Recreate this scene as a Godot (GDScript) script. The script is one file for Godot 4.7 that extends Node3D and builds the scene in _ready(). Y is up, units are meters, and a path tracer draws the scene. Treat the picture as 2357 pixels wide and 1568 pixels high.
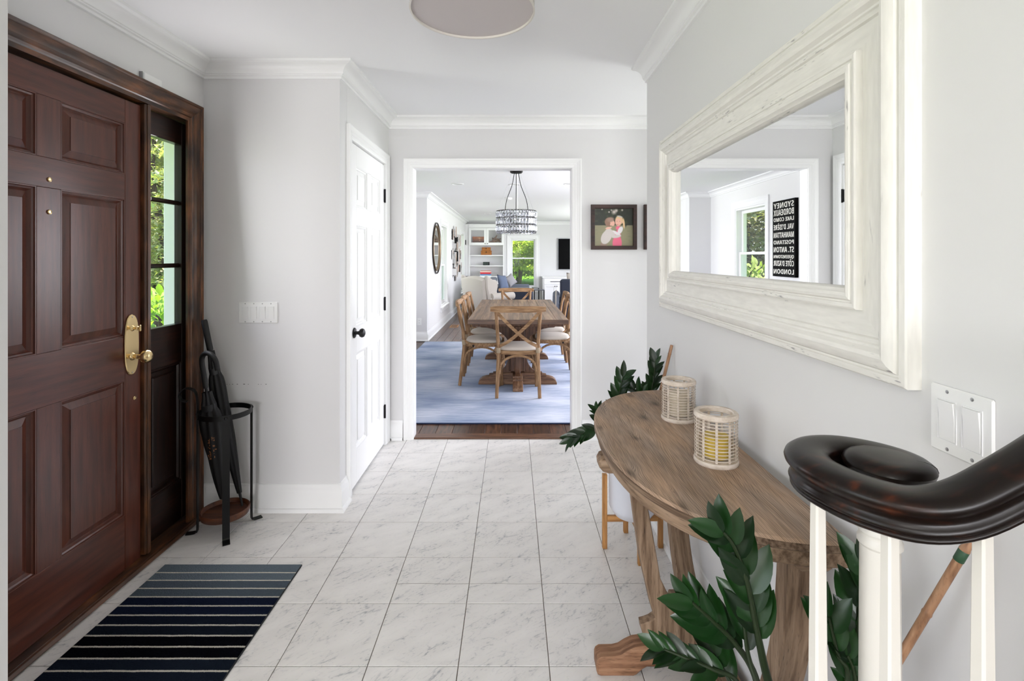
extends Node3D
# A house entrance hall seen towards the dining room. x to the right, y up, the view runs along -z; d below means metres in front of the camera (z = -d).

const CEIL := 2.413
var rng := RandomNumberGenerator.new()
var used := {}
var M := {}

func _ready() -> void:
	rng.seed = 7
	camera_sky_sun()
	daylight_and_lamps()
	make_materials()
	build_shell()
	build_trim()
	build_doors()
	build_windows()
	build_outside()
	build_foyer_things()
	build_console()
	build_plants()
	build_stair()
	build_dining()
	build_living()

# ---------------------------------------------------------------- camera, sky, light
func camera_sky_sun() -> void:
	var cam := Camera3D.new()
	cam.name = "camera"
	cam.projection = Camera3D.PROJECTION_FRUSTUM
	cam.near = 0.05
	cam.far = 200.0
	cam.size = 1568.0 / 1157.0 * 0.05
	cam.frustum_offset = Vector2(-1.5, -193.0) / 1157.0 * 0.05
	cam.position = Vector3(0, 1.372, 0)
	add_child(cam)
	cam.current = true
	var we := WorldEnvironment.new()
	we.name = "world"
	var e := Environment.new()
	e.background_mode = Environment.BG_SKY
	var sky := Sky.new()
	var sm := ProceduralSkyMaterial.new()
	sm.sky_top_color = Color(0.62, 0.74, 0.92)
	sm.sky_horizon_color = Color(0.93, 0.95, 0.97)
	sm.ground_horizon_color = Color(0.55, 0.58, 0.5)
	sm.ground_bottom_color = Color(0.3, 0.33, 0.25)
	sm.sky_energy_multiplier = 1.0
	sky.sky_material = sm
	e.sky = sky
	e.background_energy_multiplier = 3.2
	e.tonemap_mode = Environment.TONE_MAPPER_LINEAR
	e.tonemap_exposure = 1.04
	e.sdfgi_enabled = true
	e.ssao_enabled = true
	e.ssil_enabled = true
	we.environment = e
	add_child(we)
	var sun := DirectionalLight3D.new()
	sun.name = "sun"
	sun.light_color = Color(1.0, 0.95, 0.86)
	sun.light_energy = 5.0
	sun.light_angular_distance = 1.0
	sun.shadow_enabled = true
	sun.sky_mode = DirectionalLight3D.SKY_MODE_LIGHT_ONLY
	add_child(sun)
	sun.look_at_from_position(Vector3.ZERO, Vector3(0.25, -1.0, -0.55))

func area(called: String, at: Vector3, towards: Vector3, size: Vector2, energy: float, tint := Color(1, 1, 1)) -> void:
	var l := AreaLight3D.new()
	l.name = called
	l.area_size = size
	l.light_energy = energy
	l.light_color = tint
	l.area_range = 40.0
	l.shadow_enabled = true
	add_child(l)
	var up := Vector3.UP if absf(towards.normalized().y) < 0.9 else Vector3.FORWARD
	l.look_at_from_position(at, at + towards, up)

func daylight_and_lamps() -> void:
	var day := Color(0.985, 0.98, 1.0)
	# daylight standing in the windows of the stair hall behind the camera, the passage and the dining and living rooms
	area("hall_window_light", Vector3(-0.35, 1.35, 5.94), Vector3(0, 0.05, -1), Vector2(1.9, 1.7), 23.0, day)
	area("hall_side_window_light", Vector3(-2.94, 1.35, 1.0), Vector3(1, 0.1, 0), Vector2(2.4, 1.7), 3.4, day)
	# flat ceiling lamps of the stair hall behind the camera
	hall_lamp("near the camera", Vector3(-0.9, CEIL, 1.9), 2.5)
	hall_lamp("towards the back window", Vector3(-0.9, CEIL, 4.2), 4.0)
	area("sidelight_light", Vector3(-1.66, 1.49, -2.46), Vector3(1, 0.08, 0.75), Vector2(0.2, 0.9), 0.58, day)
	area("passage_window_light", Vector3(2.34, 1.3, -3.27), Vector3(-1, 0.15, 0.35), Vector2(0.7, 1.6), 1.9, day)
	area("dining_window_light", Vector3(3.1, 1.4, -6.2), Vector3(-1, 0, 0), Vector2(2.6, 1.5), 19.0, Color(0.965, 0.96, 1.0))
	area("living_window_light", Vector3(3.1, 1.3, -11.5), Vector3(-1, 0, 0), Vector2(3.6, 1.7), 14.0, Color(0.965, 0.96, 1.0))
	area("living_side_window_light", Vector3(-1.33, 1.2, -10.16), Vector3(1, -0.1, 0), Vector2(0.8, 1.5), 0.6, Color(0.965, 0.96, 1.0))
	area("living_side_window_light_second", Vector3(-1.33, 1.2, -13.87), Vector3(1, -0.1, 0), Vector2(0.8, 1.5), 0.6, Color(0.965, 0.96, 1.0))

func hall_lamp(which: String, at: Vector3, energy: float) -> void:
	var o := thing("ceiling_panel", "square flat white ceiling lamp of the stair hall, " + which, "ceiling lamp", at)
	var s := S()
	lb(s, -0.31, 0.31, -0.02, 0.0, -0.31, 0.31, 0.004)
	put("frame", s, mat(Color(0.9, 0.9, 0.9), 0.4), o)
	s = S()
	lb(s, -0.29, 0.29, -0.024, -0.0205, -0.29, 0.29)
	var glow := mat(Color(0.95, 0.95, 0.95), 0.5)
	glow.emission_enabled = true
	glow.emission = Color(1.0, 0.99, 0.97)
	glow.emission_energy_multiplier = 2.0
	put("diffuser", s, glow, o)
	area("ceiling_panel_light", at + Vector3(0, -0.03, 0), Vector3(0, -1, 0), Vector2(0.56, 0.56), energy, Color(1.0, 0.99, 0.97))

# ---------------------------------------------------------------- naming
func nm(parent: Node, called: String) -> String:
	var key := str(parent.get_instance_id()) + called
	var k: int = used.get(key, 0)
	used[key] = k + 1
	return called if k == 0 else "%s_%03d" % [called, k]

func thing(called: String, label: String, category: String, at := Vector3.ZERO, turn := 0.0, group := "") -> Node3D:
	var o := Node3D.new()
	o.name = nm(self, called)
	add_child(o, true)
	o.position = at
	o.rotation.y = turn
	tag(o, label, category, group)
	return o

func tag(o: Node, label: String, category: String, group := "", kind := "") -> Node:
	if label:
		o.set_meta("label", label)
	if category:
		o.set_meta("category", category)
	if group:
		o.set_meta("group", group)
	if kind:
		o.set_meta("kind", kind)
	return o

func put(called: String, mesh, m: Material, parent: Node = self, at := Transform3D.IDENTITY) -> MeshInstance3D:
	var o := MeshInstance3D.new()
	o.name = nm(parent, called)
	if mesh is SurfaceTool:
		mesh.generate_normals()
		mesh = mesh.commit()
	o.mesh = mesh
	o.material_override = m
	o.transform = at
	o.cast_shadow = GeometryInstance3D.SHADOW_CASTING_SETTING_ON
	parent.add_child(o, true)
	return o

func struct(called: String, mesh, m: Material, label: String, category: String) -> MeshInstance3D:
	var o := put(called, mesh, m)
	tag(o, label, category, "", "structure")
	return o

func struct_node(called: String, label: String, category: String, at := Vector3.ZERO, turn := 0.0) -> Node3D:
	var o := thing(called, label, category, at, turn)
	o.set_meta("kind", "structure")
	return o

func dup(o: Node3D, at: Vector3, turn: float, label := "", group := "") -> Node3D:
	var base := str(o.name).get_slice("_0", 0)
	var c: Node3D = o.duplicate()
	c.name = nm(self, base)
	add_child(c, true)
	c.position = at
	c.rotation.y = turn
	if label:
		c.set_meta("label", label)
	if group:
		c.set_meta("group", group)
	return c

# ---------------------------------------------------------------- mesh helpers
func S() -> SurfaceTool:
	var s := SurfaceTool.new()
	s.begin(Mesh.PRIMITIVE_TRIANGLES)
	s.set_smooth_group(-1)
	return s

func ft(s: SurfaceTool, a: Vector3, b: Vector3, c: Vector3, out: Vector3) -> void:
	if (b - a).cross(c - a).dot(out) > 0.0:
		s.add_vertex(a); s.add_vertex(c); s.add_vertex(b)
	else:
		s.add_vertex(a); s.add_vertex(b); s.add_vertex(c)

func fq(s: SurfaceTool, a: Vector3, b: Vector3, c: Vector3, d: Vector3, out: Vector3) -> void:
	var n := (b - a).cross(c - a) + (c - a).cross(d - a)
	if n.dot(out) > 0.0:
		s.add_vertex(a); s.add_vertex(c); s.add_vertex(b)
		s.add_vertex(a); s.add_vertex(d); s.add_vertex(c)
	else:
		s.add_vertex(a); s.add_vertex(b); s.add_vertex(c)
		s.add_vertex(a); s.add_vertex(c); s.add_vertex(d)

# a box with chamfered edges
func cb(s: SurfaceTool, c: Vector3, size: Vector3, b := 0.0, xf := Transform3D.IDENTITY) -> void:
	s.set_smooth_group(-1)
	var h := size * 0.5
	b = minf(b, minf(h.x, minf(h.y, h.z)) * 0.9)
	for i in 3:
		var j := (i + 1) % 3
		var k := (i + 2) % 3
		for sg in [-1.0, 1.0]:
			var pts: Array[Vector3] = []
			for q in [[-1, -1], [1, -1], [1, 1], [-1, 1]]:
				var p := Vector3.ZERO
				p[i] = sg * h[i]
				p[j] = q[0] * (h[j] - b)
				p[k] = q[1] * (h[k] - b)
				pts.append(xf * (c + p))
			var o := Vector3.ZERO
			o[i] = sg
			fq(s, pts[0], pts[1], pts[2], pts[3], xf.basis * o)
		if b <= 0.0:
			continue
		for sj in [-1.0, 1.0]:
			for sk in [-1.0, 1.0]:
				var e: Array[Vector3] = []
				for q in [[-1, 0], [1, 0], [1, 1], [-1, 1]]:
					var p := Vector3.ZERO
					p[i] = q[0] * (h[i] - b)
					p[j] = sj * (h[j] - (b if q[1] == 1 else 0.0))
					p[k] = sk * (h[k] - (0.0 if q[1] == 1 else b))
					e.append(xf * (c + p))
				var o2 := Vector3.ZERO
				o2[j] = sj
				o2[k] = sk
				fq(s, e[0], e[1], e[2], e[3], xf.basis * o2)
	if b > 0.0:
		for sx in [-1.0, 1.0]:
			for sy in [-1.0, 1.0]:
				for sz in [-1.0, 1.0]:
					var sgn := Vector3(sx, sy, sz)
					ft(s, xf * (c + sgn * Vector3(h.x, h.y - b, h.z - b)), xf * (c + sgn * Vector3(h.x - b, h.y, h.z - b)), xf * (c + sgn * Vector3(h.x - b, h.y - b, h.z)), xf.basis * sgn)

# the same from limits, with d for -z
func bx(s: SurfaceTool, x0: float, x1: float, y0: float, y1: float, d0: float, d1: float, b := 0.0) -> void:
	cb(s, Vector3((x0 + x1) * 0.5, (y0 + y1) * 0.5, -(d0 + d1) * 0.5), Vector3(absf(x1 - x0), absf(y1 - y0), absf(d1 - d0)), b)

# the same from limits in local axes
func lb(s: SurfaceTool, x0: float, x1: float, y0: float, y1: float, z0: float, z1: float, b := 0.0) -> void:
	cb(s, Vector3((x0 + x1) * 0.5, (y0 + y1) * 0.5, (z0 + z1) * 0.5), Vector3(absf(x1 - x0), absf(y1 - y0), absf(z1 - z0)), b)

# a turned shape round y: profile of (radius, height)
func lathe(s: SurfaceTool, prof: Array, n := 24, xf := Transform3D.IDENTITY, squash := Vector2(1, 1)) -> void:
	var g := 1
	for i in prof.size() - 1:
		var a: Vector2 = prof[i]
		var b: Vector2 = prof[i + 1]
		if i > 0:
			var pa: Vector2 = prof[i - 1]
			if absf((a - pa).angle_to(b - a)) > 0.6:
				g += 1
		s.set_smooth_group(g)
		var side := Vector2(b.y - a.y, a.x - b.x)
		for k in n:
			var t0 := TAU * k / n
			var t1 := TAU * (k + 1) / n
			var c0 := Vector3(cos(t0) * squash.x, 0, sin(t0) * squash.y)
			var c1 := Vector3(cos(t1) * squash.x, 0, sin(t1) * squash.y)
			var cm := (c0 + c1) * 0.5
			var out := xf.basis * (cm * side.x + Vector3(0, side.y, 0))
			var p00 := xf * (c0 * a.x + Vector3(0, a.y, 0))
			var p01 := xf * (c1 * a.x + Vector3(0, a.y, 0))
			var p10 := xf * (c0 * b.x + Vector3(0, b.y, 0))
			var p11 := xf * (c1 * b.x + Vector3(0, b.y, 0))
			if a.x < 1e-5:
				ft(s, p00, p10, p11, out)
			elif b.x < 1e-5:
				ft(s, p00, p01, p10, out)
			else:
				fq(s, p00, p01, p11, p10, out)

func circle_prof(n: int, rx: float, ry: float) -> Array:
	var a := []
	for i in n:
		a.append(Vector2(cos(TAU * i / n) * rx, sin(TAU * i / n) * ry))
	return a

# a closed section carried along a path; frames turn with the path. scales: one number per point
func pipe(s: SurfaceTool, pts: Array, prof: Array, scales = null, up0 := Vector3.UP, caps := true, fixed_up := false, closed := false, sharp := 0.7) -> void:
	var n := pts.size()
	var m := prof.size()
	var rings := []
	var up := up0
	for i in n:
		var a: Vector3 = pts[(i - 1 + n) % n] if closed else pts[maxi(i - 1, 0)]
		var b: Vector3 = pts[(i + 1) % n] if closed else pts[mini(i + 1, n - 1)]
		var t := (b - a).normalized()
		if fixed_up:
			up = up0
		var lat := t.cross(up)
		if lat.length() < 1e-4:
			lat = t.cross(Vector3(0.13, 0.2, 0.9))
		lat = lat.normalized()
		var u := lat.cross(t).normalized()
		if not fixed_up:
			up = u
		var k: float = 1.0 if scales == null else scales[i]
		var ring := []
		for q: Vector2 in prof:
			ring.append(pts[i] + (lat * q.x + u * q.y) * k)
		rings.append(ring)
	var groups := []
	var g := 1
	for j in m:
		var q0: Vector2 = prof[(j - 1 + m) % m]
		var q1: Vector2 = prof[j]
		var q2: Vector2 = prof[(j + 1) % m]
		if j > 0 and absf((q1 - q0).angle_to(q2 - q1)) > sharp:
			g += 1
		groups.append(g)
	if absf((prof[0] - prof[m - 1]).angle_to(prof[1] - prof[0])) <= sharp and g > 1:
		for j in m:
			if groups[j] == g:
				groups[j] = 1
	for i in (n if closed else n - 1):
		var r0: Array = rings[i]
		var r1: Array = rings[(i + 1) % n]
		for j in m:
			var j2 := (j + 1) % m
			s.set_smooth_group(groups[j])
			s.add_vertex(r0[j]); s.add_vertex(r1[j2]); s.add_vertex(r1[j])
			s.add_vertex(r0[j]); s.add_vertex(r0[j2]); s.add_vertex(r1[j2])
	if caps and not closed:
		s.set_smooth_group(-1)
		for e in [0, n - 1]:
			var c: Vector3 = Vector3.ZERO
			for p in rings[e]:
				c += p / float(m)
			var out: Vector3 = pts[e] - pts[1 if e == 0 else n - 2]
			for j in m:
				ft(s, c, rings[e][j], rings[e][(j + 1) % m], out)

func tube(s: SurfaceTool, pts: Array, r: float, n := 8, scales = null, flat := 1.0, up0 := Vector3.UP) -> void:
	pipe(s, pts, circle_prof(n, r, r * flat), scales, up0)

# smooth curve through points
func curve(pts: Array, steps := 6) -> Array:
	var out := []
	var n := pts.size()
	for i in n - 1:
		var p0: Vector3 = pts[maxi(i - 1, 0)]
		var p1: Vector3 = pts[i]
		var p2: Vector3 = pts[i + 1]
		var p3: Vector3 = pts[mini(i + 2, n - 1)]
		for k in steps:
			out.append(p1.cubic_interpolate(p2, p0, p3, float(k) / steps))
	out.append(pts[n - 1])
	return out

# an open or closed mitred moulding: profile (u beside the path to its right seen against nrm, v along nrm)
func mould(s: SurfaceTool, prof: Array, path: Array, nrm: Vector3, closed := false, only := -1, ends := true) -> void:
	var n := path.size()
	var lats := []
	for i in n:
		var has_a := closed or i > 0
		var has_b := closed or i < n - 1
		var la := Vector3.ZERO
		var lbv := Vector3.ZERO
		if has_a:
			la = (path[i] - path[(i - 1 + n) % n]).normalized().cross(nrm)
		if has_b:
			lbv = (path[(i + 1) % n] - path[i]).normalized().cross(nrm)
		if not has_a:
			lats.append(lbv)
		elif not has_b:
			lats.append(la)
		else:
			lats.append((la + lbv) / (1.0 + la.dot(lbv)))
	var g := 1
	for i in (n if closed else n - 1):
		if only >= 0 and i != only:
			continue
		var p0: Vector3 = path[i]
		var p1: Vector3 = path[(i + 1) % n]
		var l0: Vector3 = lats[i]
		var l1: Vector3 = lats[(i + 1) % n]
		var lat := (p1 - p0).normalized().cross(nrm)
		g += 1
		for j in prof.size() - 1:
			var a: Vector2 = prof[j]
			var b: Vector2 = prof[j + 1]
			if j > 0:
				var q: Vector2 = prof[j - 1]
				if absf((a - q).angle_to(b - a)) > 0.5:
					g += 1
			s.set_smooth_group(g)
			# outward is to the left of the profile's run
			var out := lat * -(b.y - a.y) + nrm * (b.x - a.x)
			fq(s, p0 + l0 * a.x + nrm * a.y, p0 + l0 * b.x + nrm * b.y, p1 + l1 * b.x + nrm * b.y, p1 + l1 * a.x + nrm * a.y, out)
		g += 1
	if ends and not closed:
		s.set_smooth_group(-1)
		var poly := PackedVector2Array(prof)
		var idx := Geometry2D.triangulate_polygon(poly)
		for e in [0, n - 1]:
			var out2: Vector3 = path[e] - path[1 if e == 0 else n - 2]
			for k in range(0, idx.size(), 3):
				var v := []
				for m in 3:
					var q2: Vector2 = poly[idx[k + m]]
					v.append(path[e] + lats[e] * q2.x + nrm * q2.y)
				ft(s, v[0], v[1], v[2], out2)

# a flat outline in x, y given thickness along z, with softened edges
func prism(s: SurfaceTool, poly: Array, z0: float, z1: float, xf := Transform3D.IDENTITY, bev := 0.0) -> void:
	var pv := PackedVector2Array(poly)
	if Geometry2D.is_polygon_clockwise(pv):
		pv.reverse()
	var n := pv.size()
	var ins := PackedVector2Array()
	var nrms := PackedVector2Array()
	for i in n:
		var a := pv[(i - 1 + n) % n]
		var b := pv[i]
		var c := pv[(i + 1) % n]
		var n0 := Vector2((b - a).y, -(b - a).x).normalized()
		var n1 := Vector2((c - b).y, -(c - b).x).normalized()
		var mm := (n0 + n1) / maxf(0.4, 1.0 + n0.dot(n1))
		nrms.append(n1)
		ins.append(b - mm * bev)
	var idx := Geometry2D.triangulate_polygon(ins)
	s.set_smooth_group(-1)
	for zz in [z0, z1]:
		for k in range(0, idx.size(), 3):
			var a3 := ins[idx[k]]
			var b3 := ins[idx[k + 1]]
			var c3 := ins[idx[k + 2]]
			ft(s, xf * Vector3(a3.x, a3.y, zz), xf * Vector3(b3.x, b3.y, zz), xf * Vector3(c3.x, c3.y, zz), xf.basis * Vector3(0, 0, zz - (z0 + z1) * 0.5))
	var lo := minf(z0, z1)
	var hi := maxf(z0, z1)
	var g := 1
	for i in n:
		var j := (i + 1) % n
		if i > 0 and nrms[i].dot(nrms[i - 1]) < 0.85:
			g += 3
		var o := Vector3(nrms[i].x, nrms[i].y, 0)
		var a4 := pv[i]
		var b4 := pv[j]
		s.set_smooth_group(g)
		fq(s, xf * Vector3(a4.x, a4.y, lo + bev), xf * Vector3(b4.x, b4.y, lo + bev), xf * Vector3(b4.x, b4.y, hi - bev), xf * Vector3(a4.x, a4.y, hi - bev), xf.basis * o)
		if bev > 0.0:
			for e in 2:
				var zf := lo if e == 0 else hi
				var zs := lo + bev if e == 0 else hi - bev
				s.set_smooth_group(g + 1 + e)
				fq(s, xf * Vector3(a4.x, a4.y, zs), xf * Vector3(b4.x, b4.y, zs), xf * Vector3(ins[j].x, ins[j].y, zf), xf * Vector3(ins[i].x, ins[i].y, zf), xf.basis * (o + Vector3(0, 0, -1.0 if e == 0 else 1.0)))

# a soft box: rounded by r, its faces swollen by bulge
func rbox(s: SurfaceTool, c: Vector3, size: Vector3, r: float, bulge := 0.0, xf := Transform3D.IDENTITY, k := 5) -> void:
	var h := size * 0.5
	r = minf(r, minf(h.x, minf(h.y, h.z)) * 0.999)
	s.set_smooth_group(5)
	for i in 3:
		var j := (i + 1) % 3
		var l := (i + 2) % 3
		var tj := soft_steps(h[j], r, k)
		var tl := soft_steps(h[l], r, k)
		for sg in [-1.0, 1.0]:
			var grid := []
			for a: float in tj:
				var row := []
				for b: float in tl:
					var q := Vector3.ZERO
					q[i] = sg * h[i]
					q[j] = a
					q[l] = b
					var inner := q.clamp(-(h - Vector3.ONE * r), h - Vector3.ONE * r)
					var p := inner + (q - inner).normalized() * r
					if bulge != 0.0:
						var f := Vector3(1.0 - pow(absf(p.x / h.x), 2), 1.0 - pow(absf(p.y / h.y), 2), 1.0 - pow(absf(p.z / h.z), 2))
						p.y += signf(p.y) * bulge * maxf(f.x, 0) * maxf(f.z, 0)
					row.append(xf * (c + p))
				grid.append(row)
			var o := Vector3.ZERO
			o[i] = sg
			for a in tj.size() - 1:
				for b in tl.size() - 1:
					fq(s, grid[a][b], grid[a + 1][b], grid[a + 1][b + 1], grid[a][b + 1], xf.basis * o)

func soft_steps(h: float, r: float, k: int) -> Array:
	var a := []
	for i in k:
		a.append(-h + r * (1.0 - cos(PI * 0.5 * i / k)) * 1.0 if i > 0 else -h)
	var inner := h - r
	for i in 4:
		a.append(-inner + 2.0 * inner * i / 3.0)
	for i in range(k - 1, -1, -1):
		a.append(-(a[i] as float))
	return a

# a rectangle with its picture upright in local x, y, facing +z
func picture_quad(x0: float, x1: float, y0: float, y1: float, z: float) -> SurfaceTool:
	var s := S()
	var p := [Vector3(x0, y1, z), Vector3(x1, y1, z), Vector3(x1, y0, z), Vector3(x0, y0, z)]
	var uv := [Vector2(0, 0), Vector2(1, 0), Vector2(1, 1), Vector2(0, 1)]
	for k in [0, 1, 2, 0, 2, 3]:
		s.set_uv(uv[k])
		s.add_vertex(p[k])
	return s

# a leaf lying along +y from its base, its upper face towards +z
func leaf_mesh(length: float, width: float, curl: float, fold: float, n := 7, blunt := 0.85) -> ArrayMesh:
	var s := S()
	s.set_smooth_group(2)
	var rows := []
	for i in n + 1:
		var t := float(i) / n
		var w := width * 0.5 * pow(sin(PI * pow(t, blunt)), 0.75) if t > 0.0 and t < 1.0 else 0.0008
		var z := -curl * t * t * length
		var y := t * length * (1.0 - absf(curl) * 0.25 * t)
		rows.append([Vector3(-w, y, z + w * fold), Vector3(-w * 0.5, y, z + w * fold * 0.35), Vector3(0, y, z), Vector3(w * 0.5, y, z + w * fold * 0.35), Vector3(w, y, z + w * fold)])
	for i in n:
		for j in 4:
			fq(s, rows[i][j], rows[i][j + 1], rows[i + 1][j + 1], rows[i + 1][j], Vector3(0, 0, 1))
	s.generate_normals()
	return s.commit()

func basis_to(dir: Vector3, face: Vector3) -> Basis:
	var y := dir.normalized()
	var x := y.cross(face)
	if x.length() < 0.01:
		x = y.cross(Vector3(0.3, 0.9, 0.2))
	x = x.normalized()
	return Basis(x, y, x.cross(y).normalized())

# ---------------------------------------------------------------- materials
func mat(c: Color, rough := 0.6, metal := 0.0, spec := 0.5) -> StandardMaterial3D:
	var m := StandardMaterial3D.new()
	m.albedo_color = c
	m.roughness = rough
	m.metallic = metal
	m.metallic_specular = spec
	return m

func hexmat(h: String, rough := 0.6, metal := 0.0, spec := 0.5) -> StandardMaterial3D:
	return mat(Color(h), rough, metal, spec)

# a seamless field of bytes
func field(w: int, h: int, seed_: int, freq: float, oct := 4, ridged := false, warp := 0.0) -> PackedByteArray:
	var n := FastNoiseLite.new()
	n.seed = seed_
	n.noise_type = FastNoiseLite.TYPE_SIMPLEX_SMOOTH
	n.frequency = freq
	n.fractal_type = FastNoiseLite.FRACTAL_RIDGED if ridged else FastNoiseLite.FRACTAL_FBM
	n.fractal_octaves = oct
	if warp > 0.0:
		n.domain_warp_enabled = true
		n.domain_warp_amplitude = warp
		n.domain_warp_frequency = freq * 0.7
	return n.get_seamless_image(w, h, false, false, 0.12, true).get_data()

func image_tex(w: int, h: int, rgb: PackedByteArray) -> ImageTexture:
	return ImageTexture.create_from_image(Image.create_from_data(w, h, false, Image.FORMAT_RGB8, rgb))

func grey_tex(w: int, h: int, l: PackedByteArray) -> ImageTexture:
	return ImageTexture.create_from_image(Image.create_from_data(w, h, false, Image.FORMAT_L8, l))

# streaks that run along v: light and dark wood with fine pores
func grain_tex(seed_: int, dark: Color, mid: Color, light: Color, pores := 0.25, blotch := 0.5) -> ImageTexture:
	var w := 256
	var h := 256
	var a := field(w, h, seed_, 0.016, 4)
	var b := field(w, h, seed_ + 1, 0.09, 3)
	var c := field(w, h, seed_ + 2, 0.006, 2)
	var g := Gradient.new()
	g.offsets = PackedFloat32Array([0.0, 0.5, 1.0])
	g.colors = PackedColorArray([dark, mid, light])
	var out := PackedByteArray()
	out.resize(w * h * 3)
	for i in w * h:
		var v := 0.5 + (a[i] - 128) / 255.0 * 0.9 + (c[i] - 128) / 255.0 * blotch
		var p := clampf((b[i] - 175) / 60.0, 0.0, 1.0) * pores
		var q := g.sample(clampf(v, 0.0, 1.0))
		out[i * 3] = int(255.0 * q.r * (1.0 - p))
		out[i * 3 + 1] = int(255.0 * q.g * (1.0 - p))
		out[i * 3 + 2] = int(255.0 * q.b * (1.0 - p))
	return image_tex(w, h, out)

# wood whose grain runs along one axis of the mesh it is on (0 x, 1 y, 2 z)
func grained(t: Texture2D, axis: int, across := 0.22, along := 1.6, rough := 0.5, spec := 0.5, bump := 0.0) -> StandardMaterial3D:
	var m := mat(Color.WHITE, rough, 0.0, spec)
	m.albedo_texture = t
	m.uv1_triplanar = true
	var sc := Vector3.ONE / across
	sc[axis] = 1.0 / along
	m.uv1_scale = sc
	m.uv1_triplanar_sharpness = 8.0
	m.uv1_offset = Vector3(0.13, 0.37, 0.71)
	if bump > 0.0:
		m.heightmap_enabled = true
		m.heightmap_texture = t
		m.heightmap_scale = bump
	return m

func make_materials() -> void:
	# paint
	M.wall = mat(Color(0.885, 0.882, 0.876), 0.75, 0.0, 0.3)
	M.wall_cool = mat(Color(0.87, 0.867, 0.865), 0.75, 0.0, 0.3)
	M.ceiling = mat(Color(0.95, 0.95, 0.95), 0.85, 0.0, 0.2)
	M.trim = mat(Color(0.935, 0.935, 0.93), 0.35)
	M.white_plastic = mat(Color(0.93, 0.93, 0.92), 0.3)
	M.grout = mat(Color(0.42, 0.37, 0.33), 0.9)
	M.black_iron = mat(Color(0.03, 0.03, 0.032), 0.45, 0.3)
	M.black = mat(Color(0.025, 0.025, 0.027), 0.6)
	M.brass = mat(Color(0.90, 0.80, 0.60), 0.22, 1.0)
	M.steel = mat(Color(0.7, 0.7, 0.7), 0.3, 1.0)
	M.mirror = mat(Color(0.95, 0.955, 0.955), 0.0, 1.0)
	M.glass = mat(Color(1, 1, 1, 0.03), 0.02, 0.0, 0.1)
	M.glass.transparency = BaseMaterial3D.TRANSPARENCY_ALPHA
	M.crystal = mat(Color(0.87, 0.88, 0.9, 0.0), 0.0)
	M.crystal.refraction_enabled = true
	M.crystal.refraction_scale = 0.055
	# dark stained door and casing
	var door_t := grain_tex(11, Color(0.25, 0.125, 0.09), Color(0.335, 0.172, 0.122), Color(0.405, 0.215, 0.15), 0.2, 0.3)
	M.door_v = grained(door_t, 1, 0.14, 1.7, 0.3, 0.5, 0.02)
	M.door_h = grained(door_t, 0, 0.14, 1.7, 0.3, 0.5, 0.02)
	var case_t := grain_tex(21, Color(0.16, 0.10, 0.07), Color(0.31, 0.2, 0.13), Color(0.48, 0.3, 0.18), 0.3, 0.6)
	M.case_v = grained(case_t, 1, 0.2, 0.8, 0.32, 0.5, 0.02)
	M.case_h = grained(case_t, 0, 0.2, 0.8, 0.32, 0.5, 0.02)
	M.case_z = grained(case_t, 2, 0.2, 0.8, 0.4, 0.5)
	var side_t := grain_tex(25, Color(0.09, 0.05, 0.035), Color(0.14, 0.075, 0.055), Color(0.21, 0.115, 0.08), 0.3, 0.4)
	M.side_v = grained(side_t, 1, 0.14, 1.2, 0.32)
	M.side_h = grained(side_t, 0, 0.14, 1.2, 0.32)
	# dining chairs and tables
	var oak_t := grain_tex(31, Color(0.44, 0.33, 0.23), Color(0.6, 0.475, 0.35), Color(0.7, 0.575, 0.44), 0.25, 0.35)
	M.oak_x = grained(oak_t, 0, 0.1, 0.8, 0.6, 0.3)
	M.oak_y = grained(oak_t, 1, 0.1, 0.8, 0.6, 0.3)
	M.oak_z = grained(oak_t, 2, 0.1, 0.8, 0.6, 0.3)
	var table_t := [grain_tex(41, Color(0.29, 0.2, 0.13), Color(0.47, 0.355, 0.255), Color(0.6, 0.48, 0.36), 0.4, 0.5), grain_tex(46, Color(0.35, 0.255, 0.17), Color(0.54, 0.42, 0.31), Color(0.64, 0.53, 0.41), 0.4, 0.5)]
	M.table_z = [grained(table_t[0], 2, 0.16, 3.5, 0.42, 0.5, 0.03), grained(table_t[1], 2, 0.16, 3.5, 0.42, 0.5, 0.03)]
	M.table_x = grained(grain_tex(43, Color(0.24, 0.155, 0.1), Color(0.37, 0.265, 0.185), Color(0.46, 0.34, 0.25), 0.3, 0.3), 0, 0.14, 1.6, 0.45, 0.5)
	M.table_y = grained(grain_tex(48, Color(0.2, 0.125, 0.08), Color(0.33, 0.22, 0.15), Color(0.43, 0.31, 0.22), 0.3, 0.4), 1, 0.14, 1.1, 0.5, 0.4)
	M.table_foot = grained(grain_tex(49, Color(0.3, 0.2, 0.14), Color(0.45, 0.33, 0.24), Color(0.56, 0.44, 0.34), 0.3, 0.4), 0, 0.14, 1.1, 0.5, 0.4)
	# console
	var con_t := grain_tex(51, Color(0.34, 0.265, 0.2), Color(0.545, 0.455, 0.37), Color(0.65, 0.56, 0.47), 0.35, 0.35)
	M.con_x = grained(con_t, 0, 0.09, 1.1, 0.62, 0.3, 0.06)
	M.con_y = grained(con_t, 1, 0.09, 1.1, 0.62, 0.3, 0.06)
	M.con_z = grained(con_t, 2, 0.09, 1.1, 0.62, 0.3, 0.06)
	var foot_t := grain_tex(56, Color(0.37, 0.255, 0.18), Color(0.56, 0.415, 0.315), Color(0.66, 0.52, 0.41), 0.35, 0.35)
	M.con_foot = grained(foot_t, 0, 0.09, 1.1, 0.62, 0.3, 0.06)
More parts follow.
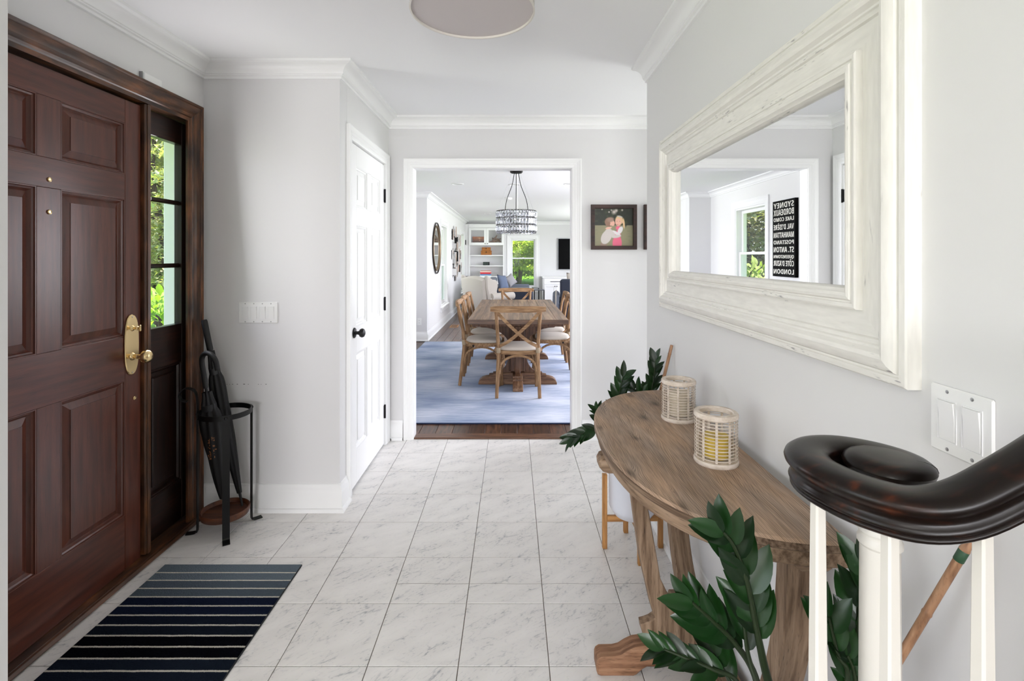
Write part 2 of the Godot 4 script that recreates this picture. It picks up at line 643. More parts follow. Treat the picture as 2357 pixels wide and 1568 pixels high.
	M.con_edge = grained(grain_tex(58, Color(0.3, 0.235, 0.18), Color(0.46, 0.38, 0.31), Color(0.56, 0.48, 0.4), 0.35, 0.3), 2, 0.05, 1.3, 0.62, 0.3, 0.05)
	M.con_top = mat(Color.WHITE, 0.55, 0.0, 0.3)
	var bt := board_tex()
	M.con_top.albedo_texture = bt
	M.con_top.heightmap_enabled = true
	M.con_top.heightmap_texture = bt
	M.con_top.heightmap_scale = 0.08
	# wooden floor
	M.planks = []
	for i in 3:
		var k := 1.0 + (i - 1) * 0.09
		var t := grain_tex(61 + i * 7, Color(0.14 * k, 0.085 * k, 0.055 * k), Color(0.30 * k, 0.195 * k, 0.135 * k), Color(0.42 * k, 0.29 * k, 0.21 * k), 0.55, 0.35)
		M.planks.append(grained(t, 2, 0.13, 1.0, 0.3, 0.5))
	M.plank_x = grained(grain_tex(66, Color(0.25, 0.16, 0.11), Color(0.39, 0.265, 0.19), Color(0.5, 0.36, 0.27), 0.5, 0.3), 0, 0.1, 1.0, 0.35)
	# handrail
	M.rail = mat(Color.WHITE, 0.3, 0.0, 0.36)
	M.rail.albedo_texture = rail_tex()
	M.rail.uv1_triplanar = true
	M.rail.uv1_scale = Vector3(2.2, 6.0, 5.0)
	M.rail.uv1_triplanar_sharpness = 4.0
	M.cream_paint = mat(Color(0.86, 0.845, 0.81), 0.35)
	# mirror frame
	var mt := worn_white_tex()
	M.frame_z = grained(mt, 0, 0.26, 1.5, 0.5, 0.4, 0.02)
	M.frame_y = grained(mt, 1, 0.26, 1.5, 0.5, 0.4, 0.02)
	# bamboo, pale wood, pots
	M.stand = grained(grain_tex(71, Color(0.56, 0.38, 0.2), Color(0.73, 0.53, 0.31), Color(0.8, 0.6, 0.38), 0.15, 0.3), 1, 0.1, 1.0, 0.5)
	M.stand_x = grained(grain_tex(71, Color(0.56, 0.38, 0.2), Color(0.73, 0.53, 0.31), Color(0.8, 0.6, 0.38), 0.15, 0.3), 0, 0.1, 1.0, 0.5)
	M.bamboo = grained(grain_tex(75, Color(0.44, 0.31, 0.22), Color(0.62, 0.46, 0.34), Color(0.71, 0.56, 0.43), 0.2, 0.5), 1, 0.06, 0.3, 0.45)
	M.pot = mat(Color(0.86, 0.87, 0.9), 0.35)
	M.soil = mat(Color(0.09, 0.06, 0.045), 0.95)
	M.cane = grained(grain_tex(81, Color(0.74, 0.68, 0.61), Color(0.85, 0.80, 0.745), Color(0.9, 0.86, 0.82), 0.1, 0.3), 0, 0.15, 0.15, 0.7, 0.3)
	M.wax_white = mat(Color(0.82, 0.77, 0.68), 0.45)
	M.wax_yellow = mat(Color(0.83, 0.70, 0.16), 0.45)
	# leaves
	M.leaf = []
	for c: Color in [Color(0.03, 0.13, 0.035), Color(0.045, 0.18, 0.045), Color(0.07, 0.215, 0.06)]:
		var m := mat(c, 0.36, 0.0, 0.5)
		m.backlight_enabled = true
		m.backlight = Color(0.1, 0.12, 0.05)
		m.clearcoat_enabled = false
		M.leaf.append(m)
	M.stem = mat(Color(0.11, 0.17, 0.06), 0.5)
	# fabrics
	M.linen = cloth(Color(0.80, 0.77, 0.73))
	M.cream = cloth(Color(0.70, 0.675, 0.64))
	M.navy = cloth(Color(0.22, 0.235, 0.28))
	M.blue_cloth = cloth(Color(0.38, 0.42, 0.5))
	M.slate_cloth = cloth(Color(0.42, 0.44, 0.475))
	M.silver_cloth = cloth(Color(0.62, 0.61, 0.62))
	M.strap = mat(Color(0.62, 0.55, 0.45), 0.8)
	# umbrella cloth
	M.umbrella = mat(Color(0.02, 0.02, 0.022), 0.7)
	M.walnut = grained(grain_tex(91, Color(0.2, 0.1, 0.05), Color(0.32, 0.17, 0.095), Color(0.42, 0.24, 0.14), 0.3, 0.4), 0, 0.12, 0.9, 0.45)
	M.picture_frame = grained(grain_tex(95, Color(0.1, 0.045, 0.025), Color(0.18, 0.09, 0.055), Color(0.25, 0.13, 0.08), 0.2, 0.4), 0, 0.1, 0.7, 0.45)
	M.marble = []
	for i in 3:
		var m := mat(Color.WHITE, 0.3, 0.0, 0.5)
		m.albedo_texture = marble_tex(101 + i * 5)
		M.marble.append(m)
	M.rug = mat(Color.WHITE, 0.95, 0.0, 0.1)
	M.rug.albedo_texture = rug_tex()
	M.doormat = mat(Color.WHITE, 0.95, 0.0, 0.1)
	M.doormat.albedo_texture = doormat_tex()
	M.doormat.heightmap_enabled = true
	M.doormat.heightmap_texture = grey_tex(512, 512, field(512, 512, 5, 0.25, 2))
	M.doormat.heightmap_scale = 0.25

func cloth(c: Color) -> StandardMaterial3D:
	var m := mat(c, 0.95, 0.0, 0.2)
	m.rim_enabled = true
	m.rim = 0.3
	m.rim_tint = 0.5
	return m

func marble_tex(sd: int) -> ImageTexture:
	var w := 512
	var a := field(w, w, sd, 0.008, 5, true, 40.0)
	var b := field(w, w, sd + 1, 0.02, 4, true, 25.0)
	var c := field(w, w, sd + 2, 0.006, 3)
	var d := field(w, w, sd + 3, 0.1, 3)
	var out := PackedByteArray()
	out.resize(w * w * 3)
	for i in w * w:
		var lo := clampf((c[i] - 95) / 90.0, 0.0, 1.0)
		var v1 := pow(clampf((a[i] - 178) / 70.0, 0.0, 1.0), 1.5) * lo
		var v2 := pow(clampf((b[i] - 185) / 65.0, 0.0, 1.0), 1.5) * (0.25 + 0.75 * lo)
		var sp := clampf((d[i] - 190) / 40.0, 0.0, 1.0) * 0.25 * lo
		var v := clampf(v1 * 0.55 + v2 * 0.5 + sp, 0.0, 1.0)
		var cl := (c[i] - 128) / 255.0 * 0.05
		out[i * 3] = int(255.0 * clampf(0.885 - cl - v * 0.55, 0.0, 1.0))
		out[i * 3 + 1] = int(255.0 * clampf(0.872 - cl - v * 0.51, 0.0, 1.0))
		out[i * 3 + 2] = int(255.0 * clampf(0.855 - cl - v * 0.46, 0.0, 1.0))
	return image_tex(w, w, out)

# the grain of the console's top: long rings that run round knots; u along the length, v across
func board_tex() -> ImageTexture:
	var w := 1280
	var h := 448
	var n := FastNoiseLite.new()
	n.seed = 3
	n.frequency = 1.0
	n.fractal_octaves = 3
	var n2 := FastNoiseLite.new()
	n2.seed = 9
	n2.frequency = 1.0
	n2.fractal_octaves = 2
	# knots: along, across (metres), size
	var knots := [[0.17, 0.30, 0.03], [0.36, 0.38, 0.028], [0.52, 0.14, 0.018], [0.72, 0.40, 0.022], [0.83, 0.22, 0.03], [1.0, 0.13, 0.03], [1.08, 0.31, 0.04], [1.12, 0.2, 0.026], [0.62, 0.3, 0.02]]
	var out := PackedByteArray()
	out.resize(w * h * 3)
	var o := 0
	for j in h:
		var y := 0.44 * j / h
		for i in w:
			var x := 1.24 * i / w
			var q := y + n.get_noise_2d(x * 1.1, y * 3.0) * 0.035 + n.get_noise_2d(x * 3.0 + 40.0, y * 12.0) * 0.004
			var kd := 0.0
			for k in knots:
				var dx: float = (x - k[0]) * 0.45
				var dy: float = y - k[1]
				var r2: float = (dx * dx + dy * dy) / (k[2] * k[2])
				if r2 < 16.0:
					var f := exp(-r2 * 0.55)
					q += (k[2] as float) * 0.75 * f * (1.0 if dy > 0.0 else -1.0) * minf(1.0, absf(dy) / (k[2] * 0.3))
					q += sqrt(r2) * f * 0.01
					kd += exp(-r2 * 5.0)
			var ring := sin(q * 1350.0 + n2.get_noise_2d(x * 1.5, y * 30.0) * 2.6)
			var line := pow(clampf(ring * 0.5 + 0.5, 0.0, 1.0), 4.5) * clampf(0.65 + n2.get_noise_2d(x * 1.2 + 30.0, y * 45.0) * 1.3, 0.1, 1.0)
			var tone := n2.get_noise_2d(x * 2.5 + 7.0, y * 9.0) * 0.5 + n2.get_noise_2d(x * 9.0, y * 260.0) * 0.7
			var warm := clampf(0.5 + n.get_noise_2d(x * 3.0 + 90.0, y * 12.0) * 0.9, 0.0, 1.0)
			var v := 0.69 + tone * 0.17 - line * (0.2 + 0.12 * n2.get_noise_2d(x * 4.0, y * 20.0 + 60.0)) - kd * 0.2
			v = clampf(v, 0.1, 0.85)
			out[o] = int(255.0 * v * (0.91 + 0.04 * warm))
			out[o + 1] = int(255.0 * v * (0.79 + 0.0 * warm))
			out[o + 2] = int(255.0 * v * (0.69 - 0.04 * warm))
			o += 3
	return image_tex(w, h, out)

func rail_tex() -> ImageTexture:
	var w := 256
	var a := field(w, w, 201, 0.012, 4, false, 20.0)
	var b := field(w, w, 202, 0.05, 4)
	var out := PackedByteArray()
	out.resize(w * w * 3)
	for i in w * w:
		var v := clampf((a[i] - 140) / 90.0 + (b[i] - 150) / 160.0, 0.0, 1.0)
		var u := clampf((a[i] - 175) / 50.0, 0.0, 1.0) * clampf((b[i] - 150) / 60.0, 0.0, 1.0) * 0.28
		out[i * 3] = int(19 + 34 * v + 85 * u)
		out[i * 3 + 1] = int(12 + 13 * v + 42 * u)
		out[i * 3 + 2] = int(9 + 6 * v + 10 * u)
	return image_tex(w, w, out)

# off-white paint, rubbed through in thin streaks along v
func worn_white_tex() -> ImageTexture:
	var w := 512
	var a := field(w, w, 211, 0.06, 3)
	var b := field(w, w, 212, 0.008, 2)
	var c := field(w, w, 213, 0.03, 3)
	var out := PackedByteArray()
	out.resize(w * w * 3)
	for i in w * w:
		var wear := clampf((b[i] - 185) / 50.0, 0.0, 1.0) * clampf((a[i] - 165) / 50.0, 0.0, 1.0)
		var tone := (c[i] - 128) / 255.0 * 0.05
		out[i * 3] = int(255.0 * clampf(0.92 + tone - wear * 0.3, 0.0, 1.0))
		out[i * 3 + 1] = int(255.0 * clampf(0.91 + tone - wear * 0.3, 0.0, 1.0))
		out[i * 3 + 2] = int(255.0 * clampf(0.882 + tone - wear * 0.28, 0.0, 1.0))
	return image_tex(w, w, out)

func rug_tex() -> ImageTexture:
	var w := 640
	var h := 768
	var streak := FastNoiseLite.new()
	streak.seed = 4
	streak.frequency = 1.0
	streak.fractal_octaves = 3
	var cloud := FastNoiseLite.new()
	cloud.seed = 12
	cloud.frequency = 1.0
	cloud.fractal_octaves = 2
	var out := PackedByteArray()
	out.resize(w * h * 3)
	var o := 0
	for j in h:
		var y := float(j) / h
		for i in w:
			var x := float(i) / w
			var s := streak.get_noise_2d(x * 14.0, y * 420.0) * 0.75 + streak.get_noise_2d(x * 5.0 + 5.0, y * 130.0) * 0.5
			var c := cloud.get_noise_2d(x * 3.2, y * 5.5)
			var v := clampf(0.5 + s * 0.42 + c * 0.55, 0.0, 1.0)
			out[o] = int(255.0 * lerpf(0.50, 0.83, v))
			out[o + 1] = int(255.0 * lerpf(0.56, 0.845, v))
			out[o + 2] = int(255.0 * lerpf(0.67, 0.885, v))
			o += 3
	return image_tex(w, h, out)

# stripes: v runs from the far edge towards the viewer, one band every 51.5 mm with a pale line between
func doormat_tex() -> ImageTexture:
	var w := 512
	var h := 1024
	var n := FastNoiseLite.new()
	n.seed = 2
	n.frequency = 1.0
	var bands := [Color(0.36, 0.40, 0.43), Color(0.36, 0.40, 0.43), Color(0.29, 0.325, 0.36), Color(0.28, 0.315, 0.345), Color(0.075, 0.10, 0.165), Color(0.075, 0.10, 0.165), Color(0.075, 0.095, 0.14), Color(0.075, 0.095, 0.13), Color(0.02, 0.025, 0.045), Color(0.02, 0.025, 0.045), Color(0.085, 0.11, 0.15), Color(0.085, 0.11, 0.15)]
	var out := PackedByteArray()
	out.resize(w * h * 3)
	var o := 0
	for j in h:
		for i in w:
			var d := 1.0 * j / h
			var wob := n.get_noise_2d(i * 0.02, d * 12.0) * 0.0012 + n.get_noise_2d(i * 0.7, d * 900.0) * 0.0012
			var t := (d + wob - 0.057) / 0.0515 + 1.0
			var k := clampi(floori(t), 0, 11)
			if t >= 12.0:
				k = 4 + int(t) % 8
			var c: Color = bands[k]
			var pile := 0.82 + 0.36 * (n.get_noise_2d(i * 0.9, j * 0.9) * 0.5 + 0.5)
			if absf(t - roundf(t)) < 0.075 and t > 0.5:
				c = Color(0.78, 0.76, 0.71)
				pile = 0.9 + 0.2 * n.get_noise_2d(i * 0.8, j * 0.5)
			out[o] = int(255.0 * clampf(c.r * pile, 0.0, 1.0))
			out[o + 1] = int(255.0 * clampf(c.g * pile, 0.0, 1.0))
			out[o + 2] = int(255.0 * clampf(c.b * pile, 0.0, 1.0))
			o += 3
	return image_tex(w, h, out)

# a small painted picture: soft spots laid over one another. each: x, y, rx, ry, turn, colour, softness
func spots_tex(w: int, h: int, base: Callable, spots: Array) -> ImageTexture:
	var px := PackedFloat32Array()
	px.resize(w * h * 3)
	for j in h:
		for i in w:
			var c: Color = base.call(float(i) / w, float(j) / h)
			var o := (j * w + i) * 3
			px[o] = c.r
			px[o + 1] = c.g
			px[o + 2] = c.b
	for sp in spots:
		var c2: Color = sp[5]
		var cs := cos(sp[4])
		var sn := sin(sp[4])
		var big: float = maxf(sp[2], sp[3]) * 1.3
		for j in range(maxi(0, int((sp[1] - big) * h)), mini(h, int((sp[1] + big) * h) + 1)):
			for i in range(maxi(0, int((sp[0] - big) * w)), mini(w, int((sp[0] + big) * w) + 1)):
				var dx: float = (i + 0.5) / w - sp[0]
				var dy: float = (j + 0.5) / h - sp[1]
				var u: float = (dx * cs + dy * sn) / sp[2]
				var v: float = (-dx * sn + dy * cs) / sp[3]
				var a: float = clampf((1.0 - sqrt(u * u + v * v)) / sp[6], 0.0, 1.0)
				if a > 0.0:
					var o := (j * w + i) * 3
					px[o] = lerpf(px[o], c2.r, a)
					px[o + 1] = lerpf(px[o + 1], c2.g, a)
					px[o + 2] = lerpf(px[o + 2], c2.b, a)
	var out := PackedByteArray()
	out.resize(w * h * 3)
	for i in w * h * 3:
		out[i] = int(clampf(px[i], 0.0, 1.0) * 255.0)
	return image_tex(w, h, out)

# ---------------------------------------------------------------- setting
# a wall along z (x0..x1 thick) or along x (d0..d1 thick); holes are [from, to, bottom, top] along its length
func wall(called: String, along_z: bool, t0: float, t1: float, a0: float, a1: float, holes: Array, m: Material, label: String, top := CEIL + 0.02) -> void:
	var s := S()
	var cuts := [a0, a1]
	for h in holes:
		cuts.append(h[0])
		cuts.append(h[1])
	cuts.sort()
	for i in cuts.size() - 1:
		var f: float = cuts[i]
		var t: float = cuts[i + 1]
		if t - f < 1e-4:
			continue
		var ys := [0.0, top]
		for h in holes:
			if h[0] <= f + 1e-4 and h[1] >= t - 1e-4:
				ys = [0.0, h[2], h[3], top]
		for k in range(0, ys.size(), 2):
			if ys[k + 1] - ys[k] < 1e-4:
				continue
			if along_z:
				bx(s, t0, t1, ys[k], ys[k + 1], f, t)
			else:
				bx(s, f, t, ys[k], ys[k + 1], t0, t1)
	struct(called, s, m, label, "wall")

func build_shell() -> void:
	# foyer floor: a bed of mortar and marble tiles
	var s := S()
	bx(s, -3.15, 3.0, -0.25, -0.0035, -6.15, 3.778)
	var fl := struct("floor", s, M.grout, "entrance hall floor of square white marble tiles with grey veins and dark joints", "floor")
	var kinds := 0
	for i in range(-6, 8):
		for j in range(-3, 8):
			var x0 := 0.1225 + i * 0.3048
			var d0 := 1.6834 + (j - 1) * 0.3048
			var x1 := x0 + 0.3048
			var d1 := d0 + 0.3048
			x0 = maxf(x0, -1.668)
			d1 = minf(d1, 3.776)
			if x1 - x0 < 0.02 or d1 - d0 < 0.02:
				continue
			if x0 > 0.73 and d1 < 2.77:
				continue
			if x1 < -0.93 and d0 > 2.72:
				continue
			if x0 > 0.73:
				d0 = maxf(d0, 2.77)
			var ts := tile_mesh(x0, x1, d0, d1)
			put("tile", ts, M.marble[kinds % 3], fl)
			kinds += 1
	for q in [[-0.18, 0.12], [0.124, 0.425], [-0.487, -0.184], [0.429, 0.66]]:
		var cr := S()
		tube(cr, curve([Vector3(q[0], 0.0002, -2.107), Vector3((q[0] + q[1]) * 0.5 - 0.05, 0.0002, -2.109), Vector3((q[0] + q[1]) * 0.5 + 0.06, 0.0002, -2.1065), Vector3(q[1], 0.0002, -2.108)], 4), 0.0006, 4)
		put("crack", cr, M.grout, fl)
	# dining and living room floor of narrow planks
	s = S()
	bx(s, -2.05, 3.35, -0.25, -0.006, 3.779, 15.2)
	var wf := struct("floor", s, M.grout, "brown stained oak plank floor of the dining and living rooms", "floor")
	s = S()
	bx(s, -0.742, 0.442, -0.005, 0.012, 3.777, 3.87, 0.004)
	put("threshold_board", s, M.plank_x, wf)
	var row := 0
	var x := -1.74
	while x < 2.2:
		var d := 3.872 - rng.randf() * 0.6
		while d < 15.0:
			var l := 1.5 + rng.randf() * 1.4
			var a := maxf(d, 3.872)
			var b := minf(d + l, 14.99)
			d += l
			var inside := not (x < -1.38 and a > 8.0)
			if b - a > 0.05 and inside and not (x > -1.2 and x < 1.2 and a > 4.3 and b < 7.6):
				s = S()
				bx(s, x + 0.001, x + 0.126, -0.006, 0.008 + rng.randf() * 0.0006, a + 0.001, minf(b, 8.0) - 0.001 if x < -1.38 else b - 0.001, 0.0015)
				put("plank", s, M.planks[rng.randi() % 3], wf)
		x += 0.127
		row += 1
	s = S()
	bx(s, 2.2, 3.2, -0.006, 0.008, 3.872, 15.0)
	put("plank", s, M.planks[1], wf)
	# ceiling
	s = S()
	bx(s, -3.15, 3.35, CEIL, CEIL + 0.15, -6.15, 3.83)
	struct("ceiling", s, M.ceiling, "flat white ceiling of the entrance hall", "ceiling")
	s = S()
	bx(s, -3.15, 3.35, CEIL, CEIL + 0.15, 3.831, 15.2)
	struct("ceiling", s, M.ceiling, "flat white ceiling of the dining and living rooms", "ceiling")
	# walls of the entrance hall
	wall("wall_left", true, -1.742, -1.67, 1.15, 2.715, [[1.29, 2.69, 0.0, 2.08]], M.wall, "white wall round the dark front door")
	wall("wall_closet_front", false, 2.715, 2.83, -1.742, -0.934, [], M.wall_cool, "pale wall with the four-gang switch plate behind the umbrella stand")
	var marks := get_node("wall_closet_front") as Node3D
	for q in [[-1.545, 0.004], [-1.53, 0.003], [-1.515, 0.005], [-1.49, 0.006], [-1.455, 0.009], [-1.43, 0.004], [-1.375, 0.004], [-1.36, 0.003], [-1.335, 0.006]]:
		s = S()
		bx(s, q[0], q[0] + q[1], 0.682, 0.6835 + q[1] * 0.2, 2.7145, 2.7155)
		put("scuff_mark", s, mat(Color(0.3, 0.29, 0.28), 0.8), marks)
	wall("wall_closet_side", true, -1.05, -0.934, 2.832, 3.775, [[2.902, 3.662, 0.0, 2.045]], M.wall, "white wall round the white closet door")
	wall("wall_back", false, 3.775, 3.868, -1.9, 3.2, [[-0.743, 0.442, 0.0, 2.034]], M.wall_cool, "pale grey wall with the doorway to the dining room and two framed pictures")
	wall("wall_right", true, 0.74, 0.86, 0.66, 2.77, [], M.wall, "white wall behind the console table with the big framed mirror")
	wall("wall_passage", false, 2.65, 2.77, 0.862, 2.5, [], M.wall, "wall of the side passage beyond the console")
	wall("wall_passage_end", true, 2.4, 2.52, 2.772, 3.774, [[2.9, 3.64, 0.4, 2.1]], M.wall, "end wall of the side passage")
	# stair hall around the camera
	wall("wall_return", false, 1.03, 1.15, -3.0, -1.155, [], M.wall, "white wall end close by, beside the front door")
	wall("wall_hall_left", true, -3.12, -3.0, -6.0, 1.15, [[-2.3, 0.3, 0.45, 2.2]], M.wall, "left wall of the stair hall")
	wall("wall_hall_back", false, -6.12, -6.0, -3.12, 0.86, [[-1.4, 0.68, 0.45, 2.2]], M.wall, "back wall of the stair hall")
	wall("wall_hall_right", true, 0.74, 0.86, -6.0, -0.47, [], M.wall, "right wall of the stair hall")
	wall("wall_stair", false, 0.66, 0.78, 0.862, 2.6, [], M.wall, "far wall of the stair")
	wall("wall_stair_near", false, -0.59, -0.47, 0.862, 2.6, [], M.wall, "near wall of the stair")
	wall("wall_stair_end", true, 2.6, 2.72, -0.59, 0.78, [], M.wall, "end wall of the stair")
	# dining and living room
	wall("wall_dining_left", true, -1.886, -1.736, 3.87, 8.13, [[6.37, 7.23, 0.79, 2.05]], M.wall, "white left wall of the dining room with the black word sign")
	wall("wall_jog", false, 8.13, 8.28, -1.886, -1.386, [], M.wall_cool, "pale end face of the jog in the dining room wall")
	wall("wall_living_left", true, -1.536, -1.386, 8.282, 15.0, [[9.72, 10.6, 0.42, 2.0], [13.43, 14.31, 0.42, 2.0]], M.wall, "white left wall of the living room with the oval looking mirror and tall windows")
	wall("wall_living_back", false, 15.0, 15.15, -1.536, 3.35, [[-0.065, 0.694, 0.44, 1.917]], M.wall_cool, "pale far wall of the living room round the garden window")
	wall("wall_dining_right", true, 3.2, 3.35, 3.777, 15.0, [[4.8, 7.6, 0.6, 2.15], [9.5, 13.5, 0.3, 2.15]], M.wall, "right wall of the dining and living rooms")

func tile_mesh(x0: float, x1: float, d0: float, d1: float) -> ArrayMesh:
	var g := 0.0013
	var b := 0.0012
	x0 += g
	x1 -= g
	d0 += g
	d1 -= g
	var off := Vector2(rng.randf(), rng.randf())
	var rot := 0.45 + rng.randf() * 0.3 + (PI if rng.randf() < 0.5 else 0.0)
	var hh := rng.randf() * 0.0003
	var s := S()
	var rings := []
	for q in [[0.0, -0.003], [0.0, hh - b], [b, hh]]:
		var i: float = q[0]
		rings.append([Vector3(x0 + i, q[1], -d0 - i), Vector3(x1 - i, q[1], -d0 - i), Vector3(x1 - i, q[1], -d1 + i), Vector3(x0 + i, q[1], -d1 + i)])
	var quads := [[rings[2][0], rings[2][1], rings[2][2], rings[2][3], Vector3.UP]]
	for r in 2:
		for k in 4:
			var o: Vector3 = rings[0][k] + rings[0][(k + 1) % 4] - rings[0][0] - rings[0][2]
			quads.append([rings[r][k], rings[r][(k + 1) % 4], rings[r + 1][(k + 1) % 4], rings[r + 1][k], Vector3(o.x, 0.3, o.z)])
	for q in quads:
		var p := [q[0], q[1], q[2], q[3]]
		var n: Vector3 = (p[1] - p[0]).cross(p[2] - p[0])
		var order := [0, 1, 2, 0, 2, 3]
		if n.dot(q[4]) > 0.0:
			order = [0, 2, 1, 0, 3, 2]
		for k in order:
			var v: Vector3 = p[k]
			var uv := Vector2(v.x, v.z).rotated(rot)
			s.set_uv(Vector2(uv.x * 1.15, uv.y * 3.1) + off)
			s.add_vertex(v)
	s.generate_normals()
	return s.commit()

func crown_profile() -> Array:
	var p := [Vector2(0.085, 0.0), Vector2(0.085, -0.014), Vector2(0.077, -0.016)]
	for i in 7:
		var a := PI * 0.5 * i / 6.0
		p.append(Vector2(0.026 + 0.048 * (1.0 - sin(a)), -0.018 - 0.042 * (1.0 - cos(a))))
	p.append_array([Vector2(0.021, -0.063), Vector2(0.021, -0.068), Vector2(0.013, -0.072), Vector2(0.012, -0.083), Vector2(0.0, -0.085)])
	return p

func base_profile() -> Array:
	return [Vector2(0.0, 0.147), Vector2(0.006, 0.145), Vector2(0.008, 0.128), Vector2(0.013, 0.12), Vector2(0.015, 0.104), Vector2(0.017, 0.1), Vector2(0.018, 0.022), Vector2(0.026, 0.018), Vector2(0.03, 0.01), Vector2(0.03, 0.0)]

func casing_profile(w := 0.075) -> Array:
	return [Vector2(-w, 0.0), Vector2(-w, 0.021), Vector2(-w + 0.005, 0.023), Vector2(-w + 0.012, 0.022), Vector2(-w + 0.02, 0.018), Vector2(-w + 0.03, 0.0165), Vector2(-w + 0.032, 0.0145), Vector2(-0.026, 0.014), Vector2(-0.024, 0.012), Vector2(-0.008, 0.011), Vector2(-0.003, 0.009), Vector2(-0.001, 0.0)]

func moulding(called: String, prof: Array, path: Array, label: String, category: String, y := 0.0, closed := false) -> void:
	var s := S()
	var pts := []
	for p in path:
		pts.append(Vector3(p[0], y, -p[1]))
	mould(s, prof, pts, Vector3.UP, closed)
	struct(called, s, M.trim, label, category)

func build_trim() -> void:
	var cp := crown_profile()
	moulding("trim_1", cp, [[-1.155, 1.03], [-1.155, 1.15], [-1.67, 1.15], [-1.67, 2.715], [-0.934, 2.715], [-0.934, 3.775], [2.4, 3.775], [2.4, 2.77], [0.86, 2.77]], "white crown moulding round the left and far side of the entrance hall", "crown moulding", CEIL)
	moulding("trim_2", cp, [[0.74, 2.77], [0.74, 0.66]], "white crown moulding above the big mirror, cut off square at the wall's end", "crown moulding", CEIL)
	moulding("trim_3", cp, [[-1.736, 3.868], [-1.736, 8.13], [-1.386, 8.13], [-1.386, 15.0], [3.2, 15.0], [3.2, 3.868], [-1.736, 3.868]], "white crown moulding round the dining and living rooms", "crown moulding", CEIL)
	var bp := base_profile()
	moulding("baseboard_left", bp, [[-1.67, 2.64], [-1.67, 2.715], [-0.934, 2.715], [-0.934, 2.824]], "white baseboard behind the umbrella stand", "baseboard")
	moulding("baseboard_back", bp, [[-0.934, 3.743], [-0.934, 3.775], [-0.822, 3.775]], "short white baseboard between the closet door and the doorway", "baseboard")
	moulding("baseboard_passage", bp, [[0.52, 3.775], [2.4, 3.775], [2.4, 2.77], [0.86, 2.77]], "white baseboard under the framed pictures", "baseboard")
	moulding("baseboard_right", bp, [[0.74, 2.77], [0.74, 0.66]], "white baseboard behind the console table", "baseboard")
	moulding("baseboard_dining", bp, [[-1.736, 3.868], [-1.736, 8.13], [-1.386, 8.13], [-1.386, 15.0], [-0.2, 15.0]], "tall white baseboard along the left wall of the dining and living rooms", "baseboard", 0.008)
	# doorway to the dining room: casings on both sides and the jambs between
	var o := struct_node("trim_4", "wide white casing and jambs of the doorway to the dining room", "doorway")
	var s := S()
	mould(s, casing_profile(0.073), [Vector3(-0.743, 0, -3.775), Vector3(-0.743, 2.034, -3.775), Vector3(0.442, 2.034, -3.775), Vector3(0.442, 0, -3.775)], Vector3(0, 0, 1))
	put("casing", s, M.trim, o)
	s = S()
	mould(s, casing_profile(0.073), [Vector3(0.442, 0, -3.868), Vector3(0.442, 2.034, -3.868), Vector3(-0.743, 2.034, -3.868), Vector3(-0.743, 0, -3.868)], Vector3(0, 0, -1))
	put("casing", s, M.trim, o)
	s = S()
	bx(s, -0.752, -0.742, 0.0, 2.034, 3.7755, 3.8675)
	put("jamb", s, M.trim, o)
	s = S()
	bx(s, 0.441, 0.451, 0.0, 2.034, 3.7755, 3.8675)
	put("jamb", s, M.trim, o)
	s = S()
	bx(s, -0.742, 0.441, 2.033, 2.043, 3.7755, 3.8675)
	put("head_jamb", s, M.trim, o)

